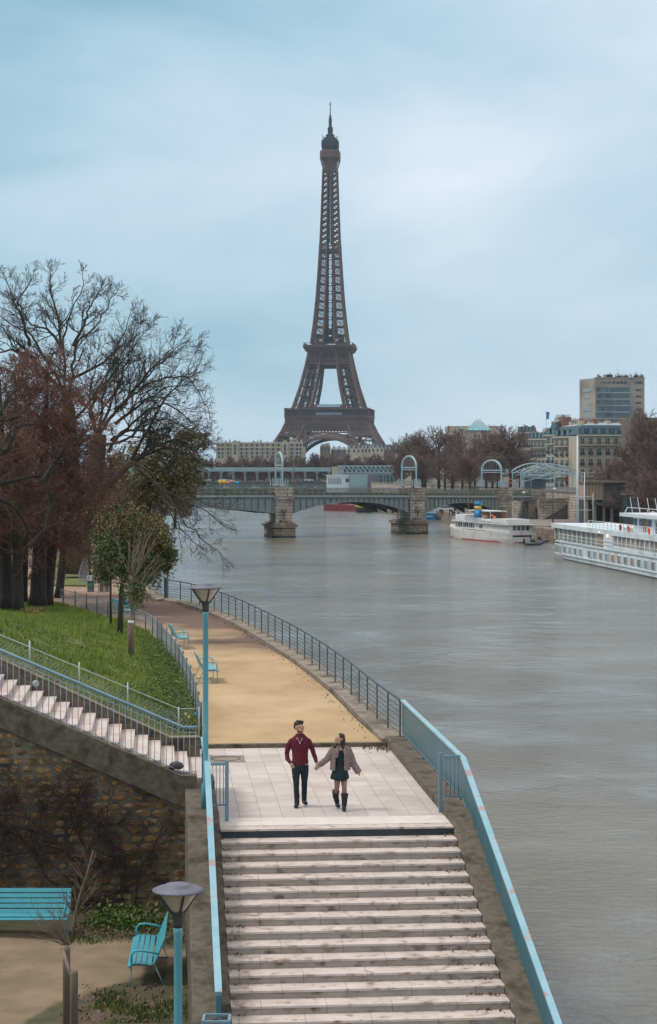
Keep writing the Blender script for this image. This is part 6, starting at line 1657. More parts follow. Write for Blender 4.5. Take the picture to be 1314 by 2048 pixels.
# brown raised block with chimneys behind
T = thing('apartment_building', 'brown brick block crowded with chimney pots behind the mansard roofs', 'building', (XP(1112,720),725,7.5), .0001)
L = 90/4000*725; zt = ZP(842,725)-7.5
mb = MB(); mb.box(0,L,0,10,0,zt); mb.build('wall', M['chimney'], T)
mb = MB()
for k in range(22): mb.lathe([(.18,0),(.14,1.1)], (L*(k+.5)/22,1.5,zt), 6)
mb.build('chimney_pot', M['chimney'], T)
mb = MB(); mb.bar((-3,0,0),(-3,0,zt+3.5),.12); mb.build('flag_pole', M['galv'], T)
mb = MB(); mb.add([(-3,0,zt+3.4),(-1.7,.2,zt+3.2),(-2.0,.3,zt+.7),(-2.9,0,zt+.6)],[(0,1,2,3)]); o = mb.build('flag', M['signblue'], T); sd = o.modifiers.new('thick','SOLIDIFY'); sd.thickness=.05
# right dark big building behind the trees
T = thing('apartment_building', 'dark brown roofed building mostly hidden by trees at the right edge', 'building', (XP(1262,600),600,7.5), .0001)
mb = MB(); mb.box(0,30,0,20,0,ZP(835,600)-7.5); mb.build('wall', M['brownwall'], T)
win_grid(T, [2+3*k for k in range(6)], [3+3.3*k for k in range(5)], 1.3, 1.9, 0, M['window'])
# tall modern tower block
Zt = 905; xa = XP(1190,Zt); T = thing('tower_block', 'tall modern concrete apartment tower with glazed balconies and roof garden', 'building', (xa,Zt,7.5), R(3))
L = XP(1290,Zt)-xa; zt = ZP(756,Zt)-7.5
mb = MB(); mb.add([(0,0,0),(L,0,0),(L,16,0),(-4.2,16,0),(0,0,zt),(L,0,zt),(L,16,zt),(-4.2,16,zt+0)],[(0,1,5,4),(1,2,6,5),(2,3,7,6),(3,0,4,7),(4,5,6,7)]); mb.build('wall', M['tower_conc'], T)
fl_ = 2.93
def px2(px): return (px-1190)/4000*Zt
for k in range(6):
    zc_ = ZP(775+12.95*k+9,Zt)-7.5
    mb = MB(); mb.box(px2(1192.5),px2(1223),-.06,.02,zc_,zc_+2.1); bb = mb.build('balcony_glazing', M['window'] if k%2 else M['window'], T)
    mb = MB(); rg = random.Random(k)
    for q in range(9):
        x = px2(1193)+q*.74
        if rg.random() < .55: mb.box(x,x+.45,-.10,-.061,zc_+.2,zc_+1.9)
    mb.build('panel', M['window_light'], bb)
    mb = MB(); mb.box(px2(1192.5),px2(1223),-.5,-.01,zc_-.35,zc_-.02); mb.build('balcony_slab', M['galv'], T)
    mb = MB(); mb.box(px2(1224),px2(1261),-.08,.02,zc_,zc_+2.2); w_ = mb.build('window_band', M['window_light'] , T)
    mb = MB()
    for q in range(12): x = px2(1224)+q*.70; mb.box(x,x+ (.28 if q%3 else .40),-.14,-.081,zc_,zc_+2.2)
    mb.build('mullion', M['window'] , w_)
    mb = MB(); mb.box(px2(1224),px2(1261),-.22,-.0,zc_-.5,zc_-.02); mb.build('spandrel', M['galv'], T)
    mb = MB(); mb.box(px2(1272),px2(1284),-.06,.02,zc_+.5,zc_+1.4); mb.build('window', M['window'], T)
    for s in (0,):
        # left oblique face windows
        mb = MB(); a = Vector((0,0,0)); b = Vector((-4.2,16,0)); d = (b-a).normalized(); n_ = Vector((-d.y,d.x,0)); p0 = a+d*4.2+n_*.05; p1 = a+d*13+n_*.05
        mb.add([(p0.x,p0.y,zc_+.3),(p1.x,p1.y,zc_+.3),(p1.x,p1.y,zc_+1.9),(p0.x,p0.y,zc_+1.9)],[(0,1,2,3)]); o=mb.build('window', M['zinc'], T); sd = o.modifiers.new('thick','SOLIDIFY'); sd.thickness=.06
zc_ = ZP(768,Zt)-7.5
mb = MB(); 
for q in range(4): mb.box(px2(1225+q*7.8),px2(1231.5+q*7.8),-.06,.02,zc_,zc_+1.3)
for q in range(6): mb.box(px2(1202+q*3.6),px2(1204.2+q*3.6),-.06,.02,zc_+.2,zc_+1.2)
mb.box(px2(1271),px2(1285),-.06,.02,zc_,zc_+1.3); mb.build('top_window_row', M['window'], T)
mb = MB(); mb.box(-.3,L+.3,-.3,0,zt-.01,zt+.35); mb.box(5,9,4,8,zt,zt+1.8); mb.box(13,16,4,8,zt,zt+1.4); mb.bar((11,3,zt),(11,3,zt+5.5),.12); mb.build('roof_parapet', M['tower_conc'], T)
mb = MB(); rg = random.Random(4)
for k in range(26):
    x = rg.uniform(.5,L-.5); s_ = rg.uniform(.35,.9)
    for q in range(40): mb.leafquad(Vector((x+rg.gauss(0,s_*.5),.8+rg.gauss(0,.4),zt+.4+abs(rg.gauss(0,s_)))), .5, rg)
mb.build('roof_garden', M['leaf_ivy'], T)
# glass pyramid building behind the trees
Zp = 900; T = thing('office_building', 'long pale building with a turquoise glass pyramid roof above the trees', 'building', (XP(895,Zp),Zp,7.5), .0001)
x0 = XP(895,Zp); 
def q(px): return XP(px,Zp)-x0
mb = MB(); mb.box(0,q(1005),0,18,0,ZP(852,Zp)-7.5); mb.box(q(920),q(962),-3,0,0,ZP(862,Zp)-7.5); mb.build('wall', M['facade_pale'], T)
zb, zt = ZP(861,Zp)-7.5, ZP(838,Zp)-7.5; cx = q(957); w_ = q(981)-cx
mb = MB(); mb.add([(cx-w_,-4,zb),(cx+w_,-4,zb),(cx+w_,12,zb),(cx-w_,12,zb),(cx-.9,1,zt),(cx+.9,1,zt),(cx+.9,4,zt),(cx-.9,4,zt)],[(0,1,5,4),(1,2,6,5),(2,3,7,6),(3,0,4,7),(4,5,6,7)]); M['pyr'] = mat('pyramid_glass', (.10,.34,.40), (.20,.48,.54), .4, .25)
gp_ = mb.build('glass_pyramid', M['pyr'], T)
mb = MB()
for k in range(8):
    t = k/7; a = Vector((cx-w_+2*w_*t,-4.1,zb)); b = Vector((cx-.9+1.8*t,.9,zt)); mb.bar(a,b,.16)
for k in range(1,4):
    t = k/4; mb.bar(Vector((cx-w_,-4.1,zb)).lerp(Vector((cx-.9,.9,zt)),t), Vector((cx+w_,-4.1,zb)).lerp(Vector((cx+.9,.9,zt)),t), .16)
mb.build('glazing_bar', M['white'], gp_)
mb = MB(); mb.add([(q(920),-3,ZP(858,Zp)-7.5),(q(926),-3,ZP(858,Zp)-7.5),(q(926),0,ZP(858,Zp)-7.5),(q(920),0,ZP(858,Zp)-7.5),(q(923),-1.5,ZP(852,Zp)-7.5)],[(0,1,4),(1,2,4),(2,3,4),(3,0,4)]); mb.build('turret_roof', M['pyr'], T)
win_grid(T, [q(898)+2.3*k for k in range(10)], [ZP(862,Zp)-7.5-3.6*k for k in range(1,5)], 1.3, 1.6, 0, M['window'])
# cream palace-like facade far left of the tower
Zf = 1180; T = thing('apartment_building', 'long cream stone apartment house far behind the bare trees left of the tower', 'building', (XP(432,Zf),Zf,4.6), .0001)
x0 = XP(432,Zf)
def q(px): return XP(px,Zf)-x0
def zq(py): return ZP(py,Zf)-4.6
mb = MB(); mb.box(0,q(605),0,14,0,zq(886)); mb.box(q(605),q(611),0,12,0,zq(893)); mb.build('wall', M['facade_far'], T)
mb = MB(); mb.box(-.4,q(605)+.4,-.5,-.01,zq(887.5),zq(886)+.2)
mb.box(-.2,q(605),-.7,-.01,zq(896),zq(895)); mb.box(-.2,q(605),-.5,-.01,zq(903.5),zq(902.5)); mb.build('cornice', M['facade_pale'], T)
mb = MB(); mb.box(0,q(605),2,12,zq(886)+.2,zq(884.3)); mb.build('roof', M['zinc'], T)
for px in (470,570):
    mb = MB(); mb.box(q(px-7),q(px+7),-1.2,4,0,zq(885)); pv = mb.build('pavilion', M['facade_far'], T)
    mb = MB(); mb.yprism([(q(px-7),zq(885)+.01),(q(px+7),zq(885)+.01),(q(px+3),zq(881.5)),(q(px),zq(880)),(q(px-3),zq(881.5))], -1.2, 3); mb.build('gable', M['facade_far'], pv, fix=True)
    for py in (895,902,909): mb = MB(); mb.box(q(px)-.7,q(px)+.7,-1.3,-1.15,zq(py),zq(py)+1.7); mb.build('window', M['window'], pv)
xs_ = [q(px) for px in (438,445,456,463,483,493,504,514,525,535,546,557,584,594,601)]
win_grid(T, xs_, [zq(893),zq(901),zq(909),zq(916)], 1.1, 1.6, 0, M['window'])
rg = random.Random(8)
mb = MB()
for k in range(16):
    x = rg.uniform(2,q(600)); mb.box(x,x+rg.uniform(.6,1.6),4,6,zq(884.3),zq(884.3)+rg.uniform(.5,1.6))
mb.build('chimney', M['facade'], T)
# low slate roofed houses right of the arch
defs = [(640,662,893,888,'slate','brownwall','turquoise domed dark house under the tower arch'),(662,694,899,894,'zinc','brownwall','low brown house with roof clutter under the tower arch'),(694,722,897,890,'slate','facade_pale','slate roofed pale house right of the tower arch'),(722,742,896,889,'slate','facade_far','cream house with tall dormers below the right tower leg'),(742,768,895,887,'slate','facade_pale','blue grey roofed house right of the cream one'),(768,792,899,890,'slate','brownwall','brown house with grey roof at the edge of the riverside trees')]
for (a,b,pc,pr,mr,mw,lab) in defs:
    Zh = 1300+rg.uniform(-30,30); T = thing('house', lab, 'house', (XP(a,Zh),Zh,4.6), .0001, 'houses on the skyline'); L = (b-a)/4000*Zh; zc_ = ZP(pc,Zh)-4.6; zr_ = ZP(pr,Zh)-4.6
    mb = MB(); mb.box(0,L-.3,0,10,0,zc_); mb.build('wall', M[mw], T)
    mb = MB(); mb.add([(0,0,zc_),(L-.3,0,zc_),(L-.3,10,zc_),(0,10,zc_),(.9,1.2,zr_),(L-1.2,1.2,zr_),(L-1.2,9,zr_),(.9,9,zr_)],[(0,1,5,4),(1,2,6,5),(2,3,7,6),(3,0,4,7),(4,5,6,7)]); r = mb.build('roof', M[mr], T)
    for k in range(3):
        x = rg.uniform(.8,L-1.5); mb = MB(); mb.box(x,x+.7,2,3.2,zc_,zr_+rg.uniform(.3,1.0)); mb.build('chimney', M['chimney'], r)
        x = L*(k+.5)/3; mb = MB(); mb.box(x-.55,x+.55,-.1,.02,zc_-2.6,zc_-.8); mb.build('window', M['window'], T)
        mb = MB(); mb.box(x-.5,x+.5,.05,1,zc_+.2,zc_+1.6); mb.build('dormer', M['facade_pale'], r)
# white and glass quay buildings
Zw = 800; T = thing('quay_building', 'white pavilion with ribbed windows beyond the bridge', 'building', (XP(653,Zw),Zw,2.2), .0001); x0 = XP(653,Zw)
def q(px): return XP(px,Zw)-x0
def zq(py): return ZP(py,Zw)-2.2
mb = MB(); mb.box(0,q(698),0,10,0,zq(950)); mb.box(-.3,q(698),-.3,-.01,zq(951.5),zq(949.5)); mb.build('wall', M['white'], T)
for k in range(9): mb = MB(); x = q(657+2.9*k); mb.box(x,x+.22,-.1,.0,zq(968),zq(956)); mb.build('window', M['window'], T)
mb = MB(); mb.box(q(691),q(697.5),-.1,.0,zq(964),zq(957)); mb.build('window', M['window'], T)
T = thing('quay_building', 'blue grey glass fronted hall to the right of the white pavilion', 'building', (XP(699,Zw-4),Zw-4,2.2), .0001); x0 = XP(699,Zw-4)
mb = MB(); mb.box(0,q(735)-q(699),0,12,0,zq(949)); mb.build('wall', M['zinc'], T)
M['glassgrey'] = mat('glassgrey', (.20,.32,.34), (.27,.39,.41), .1, .3)
mb = MB(); mb.box(0.1,q(735)-q(699)-.1,-.08,-.01,zq(973),zq(951)); mb.build('glass_front', M['glassgrey'], T)
mb = MB(); mb.box(q(735)-q(699)+.02,q(754)-q(699),0,12,0,zq(949.3)); mb.build('grey_panel', M['lampgrey'], T)
mb = MB(); mb.box(q(754)-q(699)+.02,q(787)-q(699),0,10,0,zq(950)); gl = mb.build('dark_glass', M['window'], T)
mb = MB(); 
for px in (756,765,771,778,786): mb.box(q(px)-q(699),q(px)-q(699)+.2,-.1,-.01,zq(972),zq(951))
mb.box(q(759)-q(699),q(767)-q(699),-.12,-.01,zq(957.4),zq(957)); mb.box(q(759)-q(699),q(767)-q(699),-.12,-.01,zq(966),zq(965.6)); mb.build('frame', M['galv'], gl)
Zs = 860; T = thing('metro_station', 'pale blue truss roofed metro station at the end of the far viaduct', 'station', (XP(664,Zs),Zs,4), .0001); x0 = XP(664,Zs)
def q(px): return XP(px,Zs)-x0
def zq(py): return ZP(py,Zs)-4
mb = MB(); mb.box(0,q(675)-.05,0,8,0,zq(933)); mb.build('stone_pier', M['facade'], T)
mb = MB(); mb.box(q(675),q(688),0,8,0,zq(932)); mb.box(q(688.1),q(785),1,8,0,zq(945)); mb.build('hall', M['zinc'], T)
mb = MB(); mb.box(q(675),q(790),-.3,.2,zq(933),zq(931)); mb.box(q(686),q(790),-.3,.2,zq(945.5),zq(944.2))
for k in range(11):
    a = 687+9*k; mb.bar((q(a),0,zq(932)),(q(a+9),0,zq(945)),.35); mb.bar((q(a+9),0,zq(932)),(q(a+9),0,zq(945)),.25)
mb.build('truss', M['portal'], T)
mb = MB(); mb.box(q(688.2),q(785),1.0,8,zq(944),zq(933.5)); mb.build('glazing', M['window'], T)

# ------------------------------------------------------------------ teal arched gantry at the bridge end
T = thing('arched_canopy', 'teal arched steel canopy frames behind the bank end of the bridge', 'canopy', (XP(1080,470),470,7.6)); Zc = 470
def arc(name, pl, pr, Z1, Z2, ytop, ysp, ybase, t=.32):
    a = P(pl,ysp,Z1); b = P(pr,ysp,Z2); base_a = P(pl,ybase,Z1); base_b = P(pr,ybase,Z2); h = P(0,ytop,(Z1+Z2)/2).z-(a.z+b.z)/2; mb = MB(); n = 22; pts = []
    for k in range(n+1):
        s = k/n; x = a.lerp(b,s); x.z += h*(1-abs(2*s-1)**2.1); pts.append(x)
    mb.tube(pts, t/2, 6); mb.tube([p+Vector((0,0,-.9)) for p in pts[1:-1]], t*.35, 5)
    for k in range(2,n-1,2): mb.bar(pts[k],pts[k]+Vector((0,0,-.9)),.10)
    mb.build('arch', M['portal'], T)
    for u, v in ((base_a,a),(base_b,b)): mb = MB(); mb.bar(u,v,t); mb.build('post', M['portal'], T)
arc('a', 1024, 1109, 455, 462, 927, 942, 976); arc('b', 1042, 1145, 462, 478, 928, 944, 976); arc('c', 1047, 1163, 470, 490, 930, 946, 974)
arc('d', 1025, 1145, 472, 482, 933, 947, 965, .25)
mb = MB()
for a, b in (((1024,945),(1109,945)),((1042,950),(1145,946)),((1045,953),(1092,958)),((1048,952),(1160,948)),((1050,962),(1090,952)),((1092,958),(1140,948)),((1062,950),(1062,975)),((1124,946),(1124,972))): mb.bar(P(*a,465),P(*b,472),.2)
mb.build('cross_beam', M['portal'], T)
T = thing('kiosk', 'low dark glazed shelter with pale roof beneath the teal canopy', 'shelter', (XP(1050,480),480,7.6), .0001)
mb = MB(); mb.box(0,5.0,0,4,0,3.6); mb.build('glass_wall', M['window'], T); mb = MB(); mb.box(-.3,5.3,-.4,4.2,3.65,4.1); mb.build('roof', M['lampgrey'], T)
for i,(px,py,Z,lab) in enumerate(((1021,960,449,'red railway signal at the left foot of the teal canopy'),(1134,955,480,'red railway signal hanging under the right side of the teal canopy'))):
    T = thing('railway_signal', lab, 'signal', (P(px,py,Z).x,Z,P(px,978,Z).z), 0, 'red railway signals'); c = P(px,py,Z)
    mb = MB(); mb.box(c.x-.35,c.x+.35,Z-.1,Z+.2,c.z-1.6,c.z+1.5); mb.build('housing', M['black'], T)
    for dz in (-.7,.1): mb = MB(); mb.tube([(c.x,Z-.35,c.z+dz),(c.x,Z-.11,c.z+dz)], .30, 12); mb.build('lamp', M['red'], T)
    mb = MB(); mb.bar((c.x,Z,P(px,978,Z).z),(c.x,Z,c.z-1.6),.12); mb.build('post', M['galv'], T)
# brown overhanging building on stilts and shed
Zo = 372; T = thing('riverside_building', 'beige panelled building overhanging the quay right of the masts', 'building', (XP(1170,Zo),Zo,2.2), .0001); x0 = XP(1170,Zo)
def q(px): return XP(px,Zo)-x0
def zq(py): return ZP(py,Zo)-2.2
mb = MB(); mb.box(0,q(1207),0,9,zq(1000),zq(966)); mb.build('beige_block', M['panelbeige'], T)
mb = MB()
for k in range(6): x = q(1171+6.5*k); mb.box(x,x+.12,-.12,-.01,zq(998),zq(968))
mb.build('batten', M['brownwall'], T)
mb = MB(); mb.box(q(1207)+.01,q(1250),.5,10,zq(1016),zq(966)); mb.box(-.3,q(1254),-.6,10,zq(965.8),zq(962)); mb.build('brown_block', M['brownwall'], T)
mb = MB(); mb.box(q(1224),q(1234),.38,.48,zq(993),zq(975)); mb.build('window', M['window'], T)
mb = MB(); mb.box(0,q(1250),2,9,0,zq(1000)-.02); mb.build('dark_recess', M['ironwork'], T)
for px in (1172,1188,1206,1222,1240): mb = MB(); mb.box(q(px),q(px)+.5,.6,1.1,0,zq(1000)-.02); mb.build('column', M['panelbeige'], T)
mb = MB(); mb.add([(q(1180),-.3,zq(1003)),(q(1225),-.3,zq(1007)),(q(1225),-3,zq(1013)),(q(1180),-3,zq(1010))],[(0,1,2,3)]); o = mb.build('awning', M['black'], T); sd=o.modifiers.new('t','SOLIDIFY'); sd.thickness=.1
T = thing('glass_kiosk', 'dark green glazed pavilion under the trees at the right edge', 'building', (XP(1252,366),366,2.2), .0001)
mb = MB(); mb.box(0,12,0,6,0,zq(990)); mb.build('wall', M['window'], T)
mb = MB()
for k in range(12): mb.box(k*1.0,k*1.0+.12,-.1,-.01,0,zq(990))
mb.box(-.2,12.2,-.3,6,zq(990)+.01,zq(988)); mb.build('frame', M['bridge_dark'], T)
mb = MB(); c = P(1306,1030,300); mb.lathe([(2.6,-1.0),(.1,.6)], (c.x,c.y,c.z), 10, False); mb.bar((c.x,c.y,2.2),(c.x,c.y,c.z),.1); mb.build('parasol', M['panelbeige'], loc=(c.x,c.y,2.2), label='beige parasol top at the right edge above the white ship', cat='parasol')
mb = MB(); c = P(1204,1030,392); mb.lathe([(.12,0),(.38,1.0),(.10,3.2)], (c.x,c.y,c.z-2.2), 8); mb.bar((c.x,c.y,2.2),(c.x,c.y,c.z),.1); mb.build('folded_parasol', M['blue'], loc=(c.x,c.y,2.2), label='folded blue parasol on the quay behind the white ship', cat='parasol')
mb = MB(); c = P(1183,1035,385); mb.add([(c.x-.1,c.y,c.z+1.5),(c.x+.3,c.y,c.z+1.4),(c.x+.4,c.y,c.z-1.4),(c.x-.3,c.y,c.z-1.5)],[(0,1,2,3)]); mb.bar((c.x-.1,c.y,2.2),(c.x-.1,c.y,c.z+1.8),.08); mb.build('banner_flag', M['glass_blue'], loc=(c.x,c.y,2.2), label='limp pale blue flag near the masts on the quay', cat='flag')
def quay_lamp(px, pyt, Z, lab):
    x = XP(px,Z); T = thing('quay_lamp', lab, 'lamp post', (x,Z,2.2), 0, 'lamp posts on the quay'); zt = ZP(pyt,Z)
    mb = MB(); mb.tube([(x,Z,2.2),(x,Z,zt)], [.14,.09], 8); mb.build('pole', M['bluegrey'], T)
    mb = MB(); mb.ell((x+.3,Z,zt), (.35,.25,.22)); mb.bar((x,Z,zt),(x+.3,Z,zt),.08); mb.build('lamp_head', M['white'], T)
quay_lamp(1045, 985, 415, 'slim grey lamp post in front of the abutment arch'); quay_lamp(1106, 978, 405, 'slim grey lamp post before the quay ramp'); quay_lamp(1290, 985, 380, 'lamp post under the trees at the right')
car((XP(1200,370),372,2.22), R(70), M['carglass'], 'dark car parked on the quay behind the white ship', 'cars parked on the quay')
car((XP(1222,365),366,2.22), R(75), M['bridge_teal'], 'greenish car parked on the quay beside the wheelhouse', 'cars parked on the quay')
car((XP(896,520),530,2.22), R(80), M['carwhite'], 'pale van shaped car parked under the bridge on the quay', 'cars parked on the quay')
car((XP(912,520),545,2.22), R(80), M['lampgrey'], 'grey car parked further under the bridge on the quay', 'cars parked on the quay')

# ------------------------------------------------------------------ boats
def hull(mb, st, z0, zd_fn):
    """st: list of (x along, half width at deck, half width at water)"""
    vs = []; n = len(st)
    for x, wd_, ww in st:
        zd = zd_fn(x); vs += [(x,-wd_,zd),(x,-(wd_*.6+ww*.4),z0+(zd-z0)*.45),(x,-ww,z0),(x,ww,z0),(x,(wd_*.6+ww*.4),z0+(zd-z0)*.45),(x,wd_,zd)]
    fs = []
    for i in range(n-1):
        for j in range(6):
            fs.append((i*6+j,i*6+(j+1)%6,(i+1)*6+(j+1)%6,(i+1)*6+j))
    fs.append((0,1,2,3,4,5)); fs.append(tuple(reversed([(n-1)*6+j for j in range(6)])))
    mb.add(vs, fs)
# white river cruiser
bow = Vector((33.8-.2,306,0)); stern = Vector((39.7+5.0,242-52,0)); dv = (stern-bow); Lb = dv.length; dv.normalize(); ang = math.atan2(dv.y, dv.x)
SH_ = thing('river_cruiser', 'long white river cruise ship with two rows of windows moored at the right', 'ship', bow, ang)
# local: x from bow to stern; visible (river) side is local -y or +y?
side = Vector((math.cos(ang+math.pi/2), math.sin(ang+math.pi/2)))   # local +y
sgn = 1 if side.x < 0 else -1       # sign of local y that faces the river (-X world)
Bm = 10.0
def yy(v): return sgn*v             # v: 0 = river side face, negative = inboard
mb = MB()
def bl(x0,x1,y0,y1,z0,z1,mb): mb.box(x0,x1,min(yy(y0),yy(y1)),max(yy(y0),yy(y1)),z0,z1)
st_ = [(-1.2,-.0,0),(0,1.1,.3),(2,2.9,1.6),(5,4.3,3.5),(10,5,4.6),(Lb,5,4.9)]
mb = MB(); hull(mb, [(x,max(.15,w1),max(.1,w2)) for x,w1,w2 in st_], -.6, lambda x: 2.65+.25*max(0,1-x/8)); vs = mb.v; mb.v = [(x,y-sgn*5.0,z) for x,y,z in vs]; H_ = mb.build('hull', M['boat_white'], SH_, fix=True)
mb = MB(); hull(mb, [(x+.02,max(.2,w1*0+w2+.06),max(.15,w2+.04)) for x,w1,w2 in st_], -.6, lambda x: .75); mb.v = [(x,y-sgn*5.0,z) for x,y,z in mb.v]; mb.build('lower_hull', M['boat_lower'], H_, fix=True)
mb = MB(); hull(mb, [(x+.02,max(.2,w2+.12),max(.15,w2+.10)) for x,w1,w2 in st_], -.6, lambda x: .16); mb.v = [(x,y-sgn*5.0,z) for x,y,z in mb.v]; mb.build('boot_stripe', M['black'], H_, fix=True)
mb = MB(); bl(6,Lb,.0,.16,2.52,2.72,mb); bl(5,Lb,-.25,.02,.70,.82,mb); mb.build('rubbing_strake', M['white'], H_)
def hull_px_x(px, z):   # distance along hull for photo pixel px
    k = (px-657)/4000; return (k*bow.y-bow.x)/(dv.x-k*dv.y)
lowpx = [1103.6,1111.6,1120.5,1130,1140.5,1151,1161.5,1179,1190,1202,1213.5,1226,1238.5,1251.5,1265,1278.5,1292.5,1307]
rg = random.Random(12); k = 0
M['win_warm'] = mat('win_warm', (.30,.20,.14), (.36,.26,.19), 1, .25); M['win_mid'] = mat('win_mid', (.13,.16,.16), (.22,.25,.24), .8, .2)
for i, px in enumerate(lowpx+[0]*8):
    x = hull_px_x(px,0) if px else xw+3.9*0+ (xw-xprev)
    if px and i: pass
    if i: xprev = xw
    xw = x
    if i == 0: xprev = x-3.4
    m = M['win_warm'] if i in (9,11,12,14) else M['win_mid'] if i%2 else M['glassgrey']
    yo = -.0 if x > 9 else -(5-(4.95 if x > 10 else 4.2+.14*(x-3)))
    mb = MB(); bl(x-.85,x+.85,-.35+yo*.8,.05+yo*.8,1.15,1.95,mb); o = mb.build('window', m, H_)
    mb = MB(); bl(x-.98,x-.86,-.3+yo*.8,.09+yo*.8,1.03,2.07,mb); bl(x+.86,x+.98,-.3+yo*.8,.09+yo*.8,1.03,2.07,mb); bl(x-.86,x+.86,-.3+yo*.8,.09+yo*.8,1.96,2.07,mb); mb.build('frame', M['white'], o)
mb = MB(); xs0 = hull_px_x(1103,0); bl(xs0,Lb,-9.5,-.6,2.65,4.45,mb); CAB = mb.build('saloon', M['win_mid'], SH_)
mb = MB(); x = xs0; xa_ = hull_px_x(1205,0); xb_ = hull_px_x(1222,0)
n_ = 11
for k in range(n_+1): mb = MB(); x = xs0+(xa_-xs0)*k/n_; bl(x-.16,x+.16,-.64,-.5,2.7,4.45,mb); mb.build('window_pillar', M['boat_white'], CAB)
mb = MB(); bl(xa_,xb_,-.7,-.12,2.66,4.9,mb); mb.build('entrance_panel', M['boat_white'], CAB)
x = xb_
while x < Lb: mb = MB(); bl(x-.22,x+.22,-.64,-.28,2.7,4.6,mb); mb.build('window_pillar', M['boat_white'], CAB); x += 2.35
mb = MB(); bl(xb_,Lb,-.62,-.30,2.66,3.15,mb); mb.build('window_sill', M['boat_white'], CAB)
mb = MB(); x = xb_+.3
while x < Lb: mb = MB(); bl(x,x+.75,-.59,-.5,3.16,4.44,mb); mb.build('curtain', M['panelbeige'], CAB); x += 2.35
x = xs0+.3
for k in range(11): mb = MB(); bl(x+k*(xa_-xs0)/11,x+.5+k*(xa_-xs0)/11,-.595,-.52,2.75,4.4,mb); mb.build('curtain', M['panelbeige'], CAB)
mb = MB(); bl(hull_px_x(1188,0),hull_px_x(1204,0),-.59,-.45,2.8,4.3,mb); mb.build('curtain', M['win_warm'], CAB)
mb = MB(); bl(xs0-.6,Lb,-9.8,-.1,4.5,5.15,mb); mb.build('sun_deck', M['boat_white'], SH_)
mb = MB()
mb.add([(xs0-.6,yy(-.1),4.5),(xs0-.6,yy(-9.8),4.5),(xs0-3.6,yy(-7),4.5),(xs0-3.6,yy(-3),4.5),(xs0-.6,yy(-.1),5.15),(xs0-.6,yy(-9.8),5.15),(xs0-3.6,yy(-7),4.75),(xs0-3.6,yy(-3),4.75)],[(0,1,2,3),(4,7,6,5),(0,3,7,4),(3,2,6,7),(2,1,5,6)]); mb.build('prow_roof', M['white'], SH_, fix=True)
mb = MB(); x = 1.5
for h in (3.2,3.7): mb.bar((0,yy(-4.4),h),(3.0,yy(-1.9),h),.07); mb.bar((3,yy(-1.9),h),(8,yy(-.3),h),.07); mb.bar((8,yy(-.1),h),(Lb,yy(.02),h-.25),.06)
for x,y in ((0,-4.4),(1.5,-3.1),(3,-1.9),(5.5,-1.1),(8,-.3)): mb.bar((x,yy(y),2.8),(x,yy(y),3.7),.07)
mb.build('bow_railing', M['white'], SH_)
xr_ = hull_px_x(1173,0); mb = MB()
for h in (5.4,5.75,6.15): mb.bar((xr_,yy(-.35),h),(Lb,yy(-.35),h),.06)
x = xr_
while x < Lb: mb.bar((x,yy(-.35),5.15),(x,yy(-.35),6.15),.07); x += 2.2
mb.bar((xr_,yy(-.35),6.15),(xr_-2.5,yy(-.6),5.2),.08)
mb.build('deck_railing', M['white'], SH_)
xw0 = hull_px_x(1228,0); mb = MB(); bl(xw0,xw0+11,-7.5,-2.6,5.16,7.0,mb); WH = mb.build('wheelhouse', M['boat_white'], SH_)
mb = MB()
for a, b in ((.5,2.0),(3.4,5.2),(7.4,9.4)): bl(xw0+a,xw0+b,-2.62,-2.5,5.9,6.8,mb)
mb.build('window', M['window'], WH)
mb = MB(); bl(xw0+5.6,xw0+6.8,-2.62,-2.48,5.2,6.9,mb); mb.build('door', M['brownwood'], WH)
mb = MB(); bl(xw0-3.5,Lb,-8.5,-1.6,7.05,7.5,mb); bl(xw0-4.3,xw0-3.5,-7.5,-2.4,7.1,7.35,mb); mb.build('canopy_roof', M['white'], SH_)
mb = MB()
for h in (8.25,): mb.bar((xw0-1.5,yy(-2.2),h),(xw0+14,yy(-2.2),h),.09); mb.bar((xw0-1.5,yy(-2.2),h),(xw0-3,yy(-2.2),7.5),.09); mb.bar((xw0-1.5,yy(-7),h),(xw0+14,yy(-7),h),.09)
for x in (5,9,14): mb.bar((xw0+x,yy(-2.2),7.5),(xw0+x,yy(-2.2),8.25),.08)
for x in (-2,2,7,11): mb.bar((xw0+x,yy(-3),7.5),(xw0+x-1.4,yy(-3),9.6),.05)
mb.build('roof_railing', M['white'], SH_)
x = xw0+13
while x < Lb: 
    mb = MB(); mb.bar((x,yy(-1.9),5.15),(x,yy(-1.9),7.05),.12); mb.build('canopy_post', M['white'], SH_); x += 5
for px, m in ((1237,'red'),(1253,'orange'),(1293.5,'orange')):
    x = hull_px_x(px,0); mb = MB(); pts = [(x+.34*math.cos(a*math.pi/6),yy(-.27),5.68+.34*math.sin(a*math.pi/6)) for a in range(13)]; mb.tube(pts, .10, 6); mb.build('lifebuoy', M[m], SH_)
mb = MB(); bl(hull_px_x(1238,0)+.3,hull_px_x(1250,0),-1.1,-.5,5.16,5.7,mb); mb.build('life_raft', M['white'], SH_)
for px, r in ((1198,.10),(1214,.24)):
    x = hull_px_x(px,0); mb = MB(); mb.ell((x,yy(-.02),4.75 if px==1198 else 4.35),(r,.12,r)); M['lamp_on'] = M.get('lamp_on') or mat('lamp_on',(1.0,.62,.36),None,1,.4,emit=.9); mb.build('lit_lamp', M['lamp_on'] , SH_)
rg = random.Random(3)
mb = MB()
